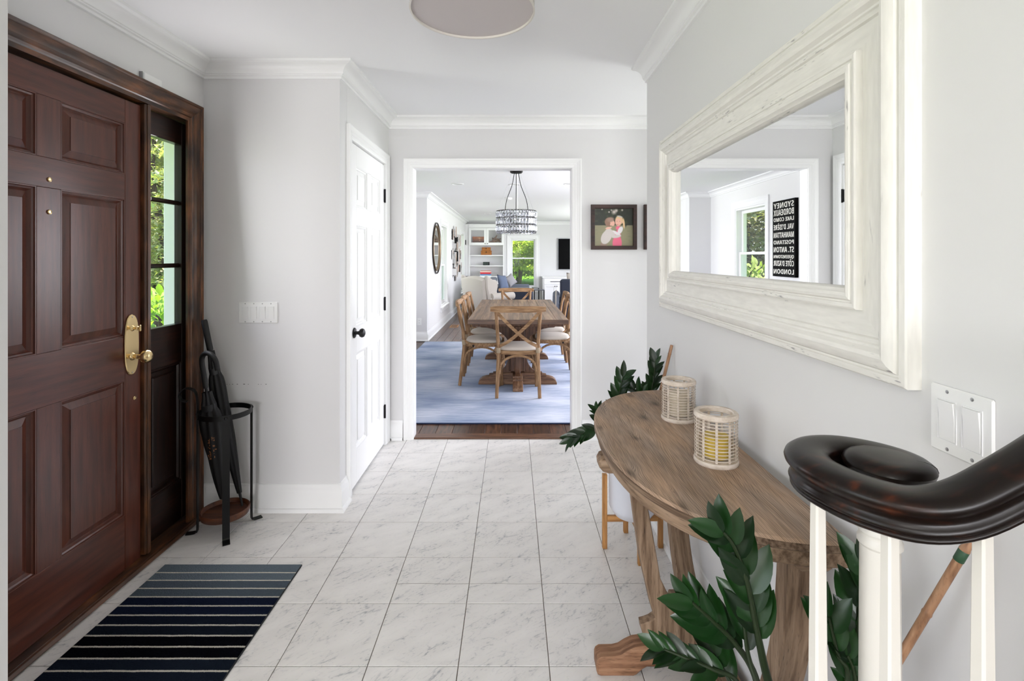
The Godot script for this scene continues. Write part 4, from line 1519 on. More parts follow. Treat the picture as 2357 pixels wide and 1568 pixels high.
func build_umbrella_stand() -> void:
	var cx := -1.448
	var cz := -2.532
	var o := thing("umbrella_stand", "black iron umbrella stand with a round wooden drip tray", "umbrella stand", Vector3(cx, 0, cz))
	var s := S()
	var r := 0.118
	pipe(s, ring_pts(r, 0.59, 40), [Vector2(-0.002, -0.0125), Vector2(0.002, -0.0125), Vector2(0.002, 0.0125), Vector2(-0.002, 0.0125)], null, Vector3.UP, false, true, true)
	put("ring", s, M.black_iron, o)
	var legs := [Vector2(0.064, 0.105), Vector2(0.115, -0.108), Vector2(-0.125, 0.038)]
	for k in 3:
		var q: Vector2 = legs[k]
		var dir := q.normalized()
		var out := Vector3(dir.x, 0, dir.y)
		var base := out * (r + 0.004)
		s = S()
		var wid := 0.032 if k == 0 else 0.03
		var prof := [Vector2(-wid / 2, -0.002), Vector2(wid / 2, -0.002), Vector2(wid / 2, 0.002), Vector2(-wid / 2, 0.002)]
		var pts := [base + Vector3(0, 0.602, 0), base + Vector3(0, 0.3, 0), base + Vector3(0, 0.035, 0), base + out * 0.004 + Vector3(0, 0.012, 0), base + out * 0.014 + Vector3(0, 0.004, 0), base + out * 0.05 + Vector3(0, 0.0035, 0)]
		if k == 2:
			pts = [base + out * 0.045 + Vector3(0, 0.655, 0), base + out * 0.072 + Vector3(0, 0.668, 0), base + out * 0.078 + Vector3(0, 0.70, 0), base + out * 0.05 + Vector3(0, 0.722, 0), base + out * 0.012 + Vector3(0, 0.705, 0), base + Vector3(0, 0.65, 0)] + pts
		pipe(s, curve(pts, 5), prof, null, out)
		put("leg", s, M.black_iron, o)
		s = S()
		lathe(s, [Vector2(0.008, 0), Vector2(0.008, 0.003), Vector2(0.005, 0.008), Vector2(0, 0.009)], 10, Transform3D(basis_to(out, Vector3.UP), base + Vector3(0, 0.59, 0)))
		put("rivet", s, M.black_iron, o)
	s = S()
	lathe(s, [Vector2(0.0, 0.07), Vector2(0.09, 0.07), Vector2(0.108, 0.076), Vector2(0.113, 0.09), Vector2(0.113, 0.104), Vector2(0.11, 0.107), Vector2(0.106, 0.107), Vector2(0.1, 0.088), Vector2(0.0, 0.086)], 40)
	put("drip_tray", s, M.walnut, o)
	# the two umbrellas
	var u := thing("umbrella", "folded black umbrella with a crook handle, in front in the stand", "umbrella", Vector3(cx, 0, cz), 0.0, "")
	make_umbrella(u, Vector3(0.005, 0.09, 0.005), Vector3(-0.098, 0.86, 0.035), 0.048, true)
	var u2 := thing("umbrella", "folded black umbrella with a straight handle, leaning into the corner", "umbrella", Vector3(cx, 0, cz), 0.0, "")
	make_umbrella(u2, Vector3(0.06, 0.09, -0.05), Vector3(-0.15, 1.045, -0.07), 0.036, false)

func ring_pts(r: float, y: float, n: int) -> Array:
	var a := []
	for i in n:
		a.append(Vector3(cos(TAU * i / n) * r, y, sin(TAU * i / n) * r))
	return a

func make_umbrella(o: Node3D, a: Vector3, b: Vector3, fat: float, crook: bool) -> void:
	var d := (b - a)
	var l := d.length()
	var xf := Transform3D(basis_to(d, Vector3(0, 0, 1)), a)
	var s := S()
	lathe(s, [Vector2(0.0, 0.0), Vector2(0.0055, 0.003), Vector2(0.006, 0.05), Vector2(0.0075, 0.075), Vector2(0.004, 0.08)], 12, xf)
	put("tip", s, M.black, o)
	# pleated cloth, wound round the shaft
	var top := 0.70 if crook else 0.76
	var rows := 26
	var n := 42
	s = S()
	s.set_smooth_group(1)
	var grid := []
	for i in rows + 1:
		var t := float(i) / rows
		var y := 0.07 + t * l * top
		var body := fat * (0.2 + 0.8 * pow(sin(PI * (0.03 + 0.62 * t)), 0.8)) * (1.0 - 0.55 * smoothstep(0.72, 1.0, t))
		if t > 0.83 and t < 0.88:
			body *= 0.86
		var row := []
		for k in n:
			var ph := TAU * k / n
			var rr := body * (1.0 + 0.13 * sin(ph * 8.0 + t * 5.0) * (0.4 + t)) * (1.0 + 0.06 * sin(ph * 3.0 + t * 9.0))
			row.append(xf * Vector3(cos(ph) * rr, y, sin(ph) * rr * 0.85))
		grid.append(row)
	for i in rows:
		for k in n:
			var k2 := (k + 1) % n
			var mid: Vector3 = xf * Vector3(0, 0.07 + (i + 0.5) / rows * l * top, 0)
			fq(s, grid[i][k], grid[i][k2], grid[i + 1][k2], grid[i + 1][k], grid[i][k] - mid)
	put("cloth", s, M.umbrella, o)
	var y1 := 0.07 + l * top
	s = S()
	pipe(s, ring_xf(xf, fat * 0.62, y1 - l * top * 0.145, 24), [Vector2(-0.0025, -0.016), Vector2(0.0025, -0.016), Vector2(0.0025, 0.016), Vector2(-0.0025, 0.016)], null, d.normalized(), false, true, true)
	put("strap", s, mat(Color(0.08, 0.085, 0.095), 0.5), o)
	s = S()
	lathe(s, [Vector2(0.006, y1 - 0.05), Vector2(0.006, y1 + 0.05)], 8, xf)
	put("shaft", s, M.black, o)
	s = S()
	if crook:
		var pts := []
		var side := Vector3(0.92, 0, 0.38)
		var base := xf * Vector3(0, y1 + 0.02, 0)
		var up := d.normalized()
		pts.append(base)
		pts.append(base + up * 0.05)
		pts.append(base + up * 0.11)
		for i in 9:
			var t := PI * i / 8.0
			pts.append(base + up * (0.125 + sin(t) * 0.055) + side * (0.052 - cos(t) * 0.052))
		pts.append(base + up * 0.1 + side * 0.106)
		tube(s, curve(pts, 3), 0.0125, 12)
	else:
		lathe(s, [Vector2(0.012, y1), Vector2(0.0145, y1 + 0.01), Vector2(0.015, l - 0.01), Vector2(0.013, l), Vector2(0, l + 0.001)], 14, xf)
	put("handle", s, M.black, o)
	if crook:
		# a worn gilt sprig of blossom printed on the cloth
		s = S()
		var rg := RandomNumberGenerator.new()
		rg.seed = 4
		for i in 70:
			var t := 0.40 + rg.randf() * 0.2
			var y := 0.07 + t * l * top
			var rr := fat * (0.2 + 0.8 * pow(sin(PI * (0.03 + 0.62 * t)), 0.8)) * 1.06
			var ph := 1.45 + (t - 0.5) * -1.5 + rg.randfn() * 0.16
			var p := xf * Vector3(cos(ph) * rr, y, sin(ph) * rr * 0.85)
			var nn := (xf.basis * Vector3(cos(ph), 0, sin(ph))).normalized()
			lathe(s, [Vector2(0, 0.0), Vector2(0.0042, 0.0), Vector2(0.0, 0.0012)], 5, Transform3D(basis_to(nn, Vector3.UP), p), Vector2(0.4 + rg.randf(), 0.4 + rg.randf()))
		put("printed_sprig", s, mat(Color(0.55, 0.36, 0.22), 0.6), o)

func ring_xf(xf: Transform3D, r: float, y: float, n: int) -> Array:
	var a := []
	for p: Vector3 in ring_pts(r, y, n):
		a.append(xf * p)
	return a

func build_mirror() -> void:
	# local x runs towards the camera along the right wall, z into the room
	var o := thing("wall_mirror", "large mirror in a wide distressed off-white wooden frame on the right wall", "mirror", Vector3(0.74, 0, -1.668), -PI / 2)
	var x0 := -0.775
	var x1 := 0.759
	var y0 := 1.1305
	var y1 := 1.93
	var prof := [Vector2(0.0, 0.0), Vector2(0.0, 0.026), Vector2(0.003, 0.029), Vector2(0.016, 0.03), Vector2(0.018, 0.026), Vector2(0.022, 0.026), Vector2(0.026, 0.033), Vector2(0.036, 0.039), Vector2(0.047, 0.041), Vector2(0.056, 0.038), Vector2(0.062, 0.031), Vector2(0.064, 0.029), Vector2(0.069, 0.029), Vector2(0.072, 0.025), Vector2(0.08, 0.022), Vector2(0.083, 0.016), Vector2(0.135, 0.016), Vector2(0.136, 0.03), Vector2(0.14, 0.032), Vector2(0.148, 0.031), Vector2(0.15, 0.027), Vector2(0.153, 0.027), Vector2(0.157, 0.032), Vector2(0.164, 0.0335), Vector2(0.171, 0.031), Vector2(0.175, 0.025), Vector2(0.18, 0.022), Vector2(0.184, 0.014), Vector2(0.184, 0.004)]
	var path := [Vector3(x0, y0, 0), Vector3(x0, y1, 0), Vector3(x1, y1, 0), Vector3(x1, y0, 0)]
	for i in prof.size():
		prof[i].x *= 0.965
	for k in 4:
		var s := S()
		mould(s, prof, path, Vector3(0, 0, 1), true, k)
		put("frame_side" if k % 2 == 0 else "frame_rail", s, M.frame_y if k % 2 == 0 else M.frame_z, o)
	var s2 := S()
	lb(s2, x0 + 0.172, x1 - 0.172, y0 + 0.172, y1 - 0.172, 0.003, 0.005)
	put("mirror_glass", s2, M.mirror, o)
	s2 = S()
	lb(s2, x0 + 0.004, x1 - 0.004, y0 + 0.004, y1 - 0.004, 0.0005, 0.0028)
	put("backing", s2, M.grout, o)

func picture(o: Node3D, w: float, h: float, fw: float, depth: float, tex: Texture2D, fm: Material) -> void:
	var path := [Vector3(-w / 2, -h / 2, 0), Vector3(-w / 2, h / 2, 0), Vector3(w / 2, h / 2, 0), Vector3(w / 2, -h / 2, 0)]
	for k in 4:
		var s := S()
		mould(s, [Vector2(0, 0), Vector2(0.0, depth - 0.003), Vector2(0.003, depth), Vector2(fw - 0.003, depth - 0.001), Vector2(fw, depth - 0.004), Vector2(fw, 0.006)], path, Vector3(0, 0, 1), true, k)
		put("frame", s, fm, o)
	var m := mat(Color.WHITE, 0.35)
	m.albedo_texture = tex
	put("photo", picture_quad(-w / 2 + fw - 0.002, w / 2 - fw + 0.002, -h / 2 + fw - 0.002, h / 2 - fw + 0.002, 0.009), m, o)
	var s3 := S()
	lb(s3, -w / 2 + 0.003, w / 2 - 0.003, -h / 2 + 0.003, h / 2 - 0.003, 0.0, 0.006)
	put("backing", s3, M.black, o)

func build_hall_pictures() -> void:
	var rg := RandomNumberGenerator.new()
	rg.seed = 3
	var sp := []
	for i in 90:
		var y := rg.randf() * 0.44
		var c := Color(0.13, 0.15, 0.1) if rg.randf() < 0.6 else Color(0.22, 0.24, 0.16)
		sp.append([rg.randf(), y, 0.03 + rg.randf() * 0.05, 0.03 + rg.randf() * 0.06, 0.0, c, 0.9])
	for q in [[0.51, 0.1, 0.09], [0.57, 0.06, 0.06], [0.38, 0.1, 0.035], [0.72, 0.05, 0.04], [0.44, 0.05, 0.03], [0.2, 0.03, 0.03]]:
		sp.append([q[0], q[1], q[2], q[2], 0.0, Color(0.82, 0.77, 0.74), 0.9])
	for i in 60:
		sp.append([rg.randf(), 0.47 + rg.randf() * 0.53, 0.06, 0.015, 0.0, Color(0.58, 0.55, 0.42).lerp(Color(0.47, 0.5, 0.37), rg.randf()), 1.0])
	var skin := Color(0.90, 0.70, 0.62)
	var hair := Color(0.56, 0.43, 0.36)
	var blond := Color(0.86, 0.72, 0.55)
	var knit := Color(0.80, 0.77, 0.75)
	var white := Color(0.88, 0.86, 0.87)
	var pink := Color(0.90, 0.42, 0.53)
	sp.append_array([
		[0.76, 0.40, 0.035, 0.17, -0.1, blond, 0.4],
		[0.59, 0.92, 0.13, 0.22, 0.0, pink, 0.15], [0.6, 0.75, 0.09, 0.2, 0.1, pink, 0.2],
		[0.62, 0.52, 0.08, 0.06, 0.0, pink, 0.3],
		[0.64, 0.32, 0.115, 0.145, 0.0, blond, 0.25], [0.615, 0.37, 0.09, 0.115, 0.0, skin, 0.3], [0.735, 0.37, 0.015, 0.03, 0.0, skin, 0.4],
		[0.66, 0.22, 0.095, 0.02, 0.25, Color(0.72, 0.72, 0.7), 0.4],
		[0.585, 0.345, 0.014, 0.008, 0.0, Color(0.3, 0.2, 0.18), 0.8], [0.655, 0.345, 0.016, 0.008, 0.0, Color(0.3, 0.2, 0.18), 0.8], [0.6, 0.43, 0.035, 0.012, 0.1, Color(0.75, 0.4, 0.4), 0.8],
		[0.24, 0.98, 0.1, 0.12, 0.0, Color(0.6, 0.5, 0.44), 0.3],
		[0.31, 0.76, 0.135, 0.21, 0.45, knit, 0.12], [0.37, 0.64, 0.11, 0.12, 0.3, knit, 0.2],
		[0.38, 0.36, 0.125, 0.13, 0.0, hair, 0.2], [0.345, 0.44, 0.06, 0.05, 0.0, hair, 0.3], [0.47, 0.39, 0.07, 0.095, -0.2, skin, 0.3], [0.42, 0.3, 0.12, 0.08, -0.15, hair.lightened(0.12), 0.5], [0.42, 0.435, 0.02, 0.028, 0.0, skin, 0.4],
		[0.57, 0.66, 0.15, 0.045, 0.55, white, 0.25], [0.67, 0.58, 0.065, 0.12, 0.45, white, 0.25],
		[0.37, 0.52, 0.1, 0.035, -0.2, skin, 0.3],
		[0.47, 0.68, 0.1, 0.06, 0.9, knit, 0.2], [0.56, 0.745, 0.14, 0.045, -0.12, knit, 0.25],
	])
	var tex := spots_tex(240, 240, func(_x: float, y: float) -> Color: return Color(0.15, 0.17, 0.12) if y < 0.45 else Color(0.56, 0.54, 0.42), sp)
	var o := thing("framed_photo", "brown framed photo of two small children hugging in a field", "picture", Vector3(0.757, 1.593, -3.775))
	picture(o, 0.342, 0.336, 0.028, 0.03, tex, M.picture_frame)
	var tex2 := spots_tex(64, 64, func(_x: float, y: float) -> Color: return Color(0.2, 0.22, 0.17) if y < 0.5 else Color(0.55, 0.53, 0.42), [])
	o = thing("framed_photo", "second brown frame, mostly hidden by the right wall's edge", "picture", Vector3(1.153, 1.593, -3.775))
	picture(o, 0.342, 0.336, 0.028, 0.03, tex2, M.picture_frame)

# ---------------------------------------------------------------- console table
func demilune(a: float, b: float, n := 40) -> Array:
	# x outwards from the wall is negative, second coordinate along the wall
	var pts := []
	for i in n + 1:
		var t := PI * i / n
		var u := cos(t)
		var v := sin(t)
		pts.append(Vector2(-b * pow(absf(v), 2.0 / 2.4), a * signf(u) * pow(absf(u), 2.0 / 2.4)))
	return pts

func build_console() -> void:
	var o := thing("console_table", "half-round weathered oak console table against the right wall under the mirror", "console table", Vector3(0.70, 0, -1.63))
	var lay := Transform3D(Basis(Vector3(1, 0, 0), Vector3(0, 0, 1), Vector3(0, -1, 0)), Vector3.ZERO)  # outline (x, y) to (x, z), thickness downwards
	# top slab: softened edge, the grain laid along the wall
	var s := S()
	var out := demilune(0.597, 0.417)
	var rings := [[0.002, 0.759], [0.0, 0.762], [0.0, 0.777], [0.0045, 0.783]]
	var n := out.size()
	var verts := []
	for r in rings:
		var ring := []
		for i in n:
			var p: Vector2 = out[i]
			var k: float = 1.0 - (r[0] as float) / 0.45
			ring.append(Vector3(p.x * k, r[1], p.y * k))
		verts.append(ring)
	var es := S()
	for r in rings.size() - 1:
		for i in n - 1:
			if r < 2:
				es.set_smooth_group(2 + r)
				fq(es, verts[r][i], verts[r][i + 1], verts[r + 1][i + 1], verts[r + 1][i], Vector3(out[i].x, 0.2, out[i].y))
				continue
			uvq(s, verts[r][i], verts[r][i + 1], verts[r + 1][i + 1], verts[r + 1][i], Vector3(out[i].x, 0.2, out[i].y), 2 if r == 0 else -1)
	for i in n / 2:
		uvq(s, verts[3][i], verts[3][i + 1], verts[3][n - 2 - i], verts[3][n - 1 - i], Vector3.UP, -1)
	for i in n / 2:
		uvq(s, verts[0][i], verts[0][i + 1], verts[0][n - 2 - i], verts[0][n - 1 - i], Vector3.DOWN, -1)
	fq(es, verts[0][0], verts[0][n - 1], verts[2][n - 1], verts[2][0], Vector3(1, 0, 0))
	var slab := put("tabletop", s, M.con_top, o)
	put("tabletop_edge", es, M.con_edge, slab)
	s = S()
	prism(s, demilune(0.585, 0.405), -0.7588, -0.722, lay, 0.003)
	put("apron", s, M.con_z, o)
	# legs by the wall, curving in to the middle
	for sg in [1.0, -1.0]:
		s = S()
		var pts := curve([Vector3(-0.04, 0.7215, 0.465), Vector3(-0.04, 0.62, 0.46), Vector3(-0.04, 0.48, 0.44), Vector3(-0.04, 0.33, 0.395), Vector3(-0.04, 0.18, 0.325), Vector3(-0.04, 0.075, 0.23)], 5)
		for i in pts.size():
			pts[i].z *= sg
		pipe(s, pts, [Vector2(-0.024, -0.034), Vector2(0.024, -0.034), Vector2(0.027, -0.031), Vector2(0.027, 0.031), Vector2(0.024, 0.034), Vector2(-0.024, 0.034), Vector2(-0.027, 0.031), Vector2(-0.027, -0.031)], null, Vector3(1, 0, 0))
		put("leg", s, M.con_y, o)
		# bar under the end of the top, with ogee end
		s = S()
		prism(s, [Vector2(0.0, 0.7215), Vector2(-0.1, 0.7215), Vector2(-0.097, 0.71), Vector2(-0.086, 0.703), Vector2(-0.08, 0.692), Vector2(-0.068, 0.684), Vector2(-0.012, 0.684), Vector2(-0.002, 0.69), Vector2(0.0, 0.7)], sg * 0.535, sg * 0.493, Transform3D.IDENTITY, 0.003)
		put("end_bar", s, M.con_x, o)
		# block at the foot
		s = S()
		prism(s, [Vector2(sg * 0.36, 0.0), Vector2(sg * 0.36, 0.055), Vector2(sg * 0.33, 0.06), Vector2(sg * 0.31, 0.075), Vector2(sg * 0.28, 0.085), Vector2(sg * 0.03, 0.085), Vector2(sg * 0.03, 0.03), Vector2(sg * 0.18, 0.03), Vector2(sg * 0.2, 0.0)], -0.085, -0.004, Transform3D(Basis(Vector3(0, 0, 1), Vector3(0, 1, 0), Vector3(-1, 0, 0)), Vector3(-0.09, 0, 0)), 0.004)
		put("floor_bar", s, M.con_z, o)
	# front bracket: a curved leg standing across the foot bar
	s = S()
	var br := [Vector2(0.352, 0.7215), Vector2(0.366, 0.66), Vector2(0.380, 0.606), Vector2(0.394, 0.5), Vector2(0.408, 0.405), Vector2(0.427, 0.322), Vector2(0.441, 0.26), Vector2(0.4536, 0.2187), Vector2(0.44, 0.209), Vector2(0.424, 0.203), Vector2(0.409, 0.199), Vector2(0.412, 0.177), Vector2(0.4356, 0.108), Vector2(0.465, 0.104), Vector2(0.5, 0.09), Vector2(0.56, 0.062), Vector2(0.636, 0.015), Vector2(0.69, 0.004), Vector2(0.69, 0.17), Vector2(0.6, 0.195), Vector2(0.54, 0.236), Vector2(0.5, 0.285), Vector2(0.472, 0.343), Vector2(0.4563, 0.437), Vector2(0.434, 0.56), Vector2(0.42, 0.64), Vector2(0.41, 0.7215)]
	for i in br.size():
		br[i].x -= 0.70
	prism(s, br, 0.028, -0.0085, Transform3D.IDENTITY, 0.003)
	put("front_leg", s, M.con_y, o)
	s = S()
	var fb := [Vector2(0.275, 0.014), Vector2(0.275, 0.045), Vector2(0.279, 0.055), Vector2(0.29, 0.062), Vector2(0.335, 0.063), Vector2(0.355, 0.068), Vector2(0.375, 0.081), Vector2(0.4, 0.093), Vector2(0.43, 0.097), Vector2(0.69, 0.097), Vector2(0.69, 0.03), Vector2(0.44, 0.03), Vector2(0.425, 0.022), Vector2(0.405, 0.004), Vector2(0.395, 0.0), Vector2(0.29, 0.0), Vector2(0.279, 0.004)]
	for i in fb.size():
		fb[i].x -= 0.70
	prism(s, fb, -0.0095, -0.075, Transform3D.IDENTITY, 0.006)
	put("foot_bar", s, M.con_foot, o)
	s = S()
	var tb := [Vector2(0.0, 0.7215), Vector2(-0.395, 0.7215), Vector2(-0.41, 0.716), Vector2(-0.418, 0.7), Vector2(-0.416, 0.682), Vector2(-0.404, 0.668), Vector2(-0.385, 0.662), Vector2(0.0, 0.662)]
	prism(s, tb, -0.0095, -0.07, Transform3D.IDENTITY, 0.006)
	put("top_bar", s, M.con_x, o)
	# lanterns of cane with a candle in each
	lantern("cane candle lantern with a yellow candle, nearer on the console", "short yellow candle inside the nearer cane lantern", Vector3(0.584, 0.783, -1.444), M.wax_yellow, 0.06)
	lantern("cane candle lantern with a cream candle, farther on the console", "cream candle with black wick inside the farther cane lantern", Vector3(0.6015, 0.783, -1.822), M.wax_white, 0.085)

func uvq(s: SurfaceTool, a: Vector3, b: Vector3, c: Vector3, d: Vector3, out: Vector3, g: int) -> void:
	s.set_smooth_group(g)
	var p := [a, b, c, d]
	var n := (b - a).cross(c - a) + (c - a).cross(d - a)
	for k in ([0, 2, 1, 0, 3, 2] if n.dot(out) > 0.0 else [0, 1, 2, 0, 2, 3]):
		var v: Vector3 = p[k]
		s.set_uv(Vector2(0.5 - v.z / 1.24, -v.x / 0.44 + (0.783 - v.y) * 2.0))
		s.add_vertex(v)

func lantern(label: String, candle_label: String, at: Vector3, wax: Material, ch: float) -> void:
	var o := thing("candle_lantern", label, "lantern", at, 0.35, "cane lanterns on the console")
	var r := 0.0575
	var s := S()
	lathe(s, [Vector2(0.043, 0.132), Vector2(0.046, 0.13), Vector2(0.058, 0.13), Vector2(0.0605, 0.133), Vector2(0.0605, 0.141), Vector2(0.058, 0.145), Vector2(0.047, 0.146), Vector2(0.044, 0.143), Vector2(0.043, 0.132)], 48)
	put("top_ring", s, M.cane, o)
	s = S()
	lathe(s, [Vector2(0.0, 0.0), Vector2(0.059, 0.0), Vector2(0.061, 0.003), Vector2(0.061, 0.01), Vector2(0.059, 0.013), Vector2(0.046, 0.014), Vector2(0.0, 0.0135)], 48)
	put("base_ring", s, M.cane, o)
	for i in 9:
		var t := TAU * i / 9.0
		s = S()
		lb(s, -0.0035, 0.0035, 0.0135, 0.1305, 0.051, 0.0545, 0.001)
		put("slat", s, M.cane, o, Transform3D(Basis(Vector3.UP, t), Vector3.ZERO))
	for i in 12:
		s = S()
		pipe(s, ring_pts(r, 0.0205 + i * 0.0093, 40), circle_prof(6, 0.0013, 0.0013), null, Vector3.UP, false, true, true)
		put("hoop", s, M.cane, o)
	s = S()
	lathe(s, [Vector2(0.047, 0.0145), Vector2(0.047, 0.118), Vector2(0.0455, 0.118), Vector2(0.0455, 0.017), Vector2(0.0, 0.017)], 36)
	put("glass_cup", s, M.glass, o)
	var c := thing("candle", candle_label, "candle", at + Vector3(0, 0.0175, 0), 0.0, "candles in the cane lanterns")
	s = S()
	lathe(s, [Vector2(0.0, 0.0), Vector2(0.036, 0.0), Vector2(0.0375, 0.002), Vector2(0.0375, ch - 0.003), Vector2(0.035, ch), Vector2(0.02, ch - 0.003), Vector2(0.0, ch - 0.004)], 32)
	put("wax", s, wax, c)
	s = S()
	tube(s, [Vector3(0, ch - 0.005, 0), Vector3(0.001, ch + 0.004, 0), Vector3(0.004, ch + 0.01, 0.001)], 0.0011, 5)
	put("wick", s, M.black, c)

# ---------------------------------------------------------------- plants
var leaf_kinds := []

func zz_stem(o: Node3D, pts: Array, n: int, t0: float, size: float, face: Vector3, sd: int, thick := 0.005) -> void:
	var rg := RandomNumberGenerator.new()
	rg.seed = sd
	var c := curve(pts, 8)
	var sc := []
	for i in c.size():
		sc.append(1.15 - 0.75 * i / float(c.size() - 1))
	var s := S()
	tube(s, c, thick, 8, sc)
	put("stem", s, M.stem, o)
	for i in n:
		var t := lerpf(t0, 1.0, float(i) / (n - 1))
		var f := t * (c.size() - 1)
		var k := mini(int(f), c.size() - 2)
		var p: Vector3 = c[k].lerp(c[k + 1], f - k)
		var tan: Vector3 = (c[k + 1] - c[k]).normalized()
		var side := tan.cross(face).normalized() * (1.0 if i % 2 == 0 else -1.0)
		var dir := (tan * (1.05 + rg.randf() * 0.35) + side * (0.5 + rg.randf() * 0.25) + face * (rg.randf() - 0.35) * 0.5).normalized()
		if i == n - 1:
			dir = (tan + side * 0.15).normalized()
		var fc := (face + side * -0.35 + Vector3(rg.randf() - 0.5, rg.randf() - 0.5, rg.randf() - 0.5) * 0.7).normalized()
		var sz := size * (0.82 + 0.3 * rg.randf()) * (0.75 + 0.35 * sin(PI * clampf(0.15 + 0.75 * t, 0.0, 1.0)))
		put("leaf", leaf_kinds[rg.randi() % 3], M.leaf[rg.randi() % 3], o, Transform3D(basis_to(dir, fc).scaled_local(Vector3.ONE * sz), p))

func potted_plant(o: Node3D, c: Vector3) -> void:
	var s := S()
	# ribbed pot
	var prof := [Vector2(0.0, 0.155), Vector2(0.06, 0.155), Vector2(0.085, 0.162), Vector2(0.102, 0.185)]
	for i in 20:
		var y := 0.2 + i * 0.015
		prof.append(Vector2(0.1075 + 0.006 * i / 19.0 + (0.0012 if i % 2 == 0 else 0.0), y))
	prof.append_array([Vector2(0.115, 0.5), Vector2(0.114, 0.503), Vector2(0.109, 0.503), Vector2(0.107, 0.495), Vector2(0.104, 0.44)])
	lathe(s, prof, 40, Transform3D(Basis.IDENTITY, c))
	put("pot", s, M.pot, o)
	s = S()
	lathe(s, [Vector2(0.105, 0.47), Vector2(0.06, 0.476), Vector2(0.0, 0.478)], 24, Transform3D(Basis.IDENTITY, c))
	put("soil", s, M.soil, o)

func plant_stand(label: String, at: Vector3, turn: float) -> void:
	var o := thing("plant_stand", label, "plant stand", at, turn, "")
	var r := 0.132
	for k in 4:
		var t := PI * 0.5 * k
		var s := S()
		lb(s, -0.011, 0.011, 0.0, 0.35, -0.011, 0.011, 0.002)
		put("leg", s, M.stand, o, Transform3D(Basis.IDENTITY, Vector3(cos(t) * r, 0, sin(t) * r)))
	var s2 := S()
	lb(s2, -r + 0.0105, r - 0.0105, 0.126, 0.154, -0.008, 0.008, 0.002)
	put("cross_bar", s2, M.stand_x, o)
	s2 = S()
	lb(s2, -r + 0.0105, -0.0085, 0.126, 0.154, -0.008, 0.008, 0.002)
	put("cross_bar", s2, M.stand_x, o, Transform3D(Basis(Vector3.UP, PI / 2), Vector3.ZERO))
	s2 = S()
	lb(s2, 0.0085, r - 0.0105, 0.126, 0.154, -0.008, 0.008, 0.002)
	put("cross_bar", s2, M.stand_x, o, Transform3D(Basis(Vector3.UP, PI / 2), Vector3.ZERO))

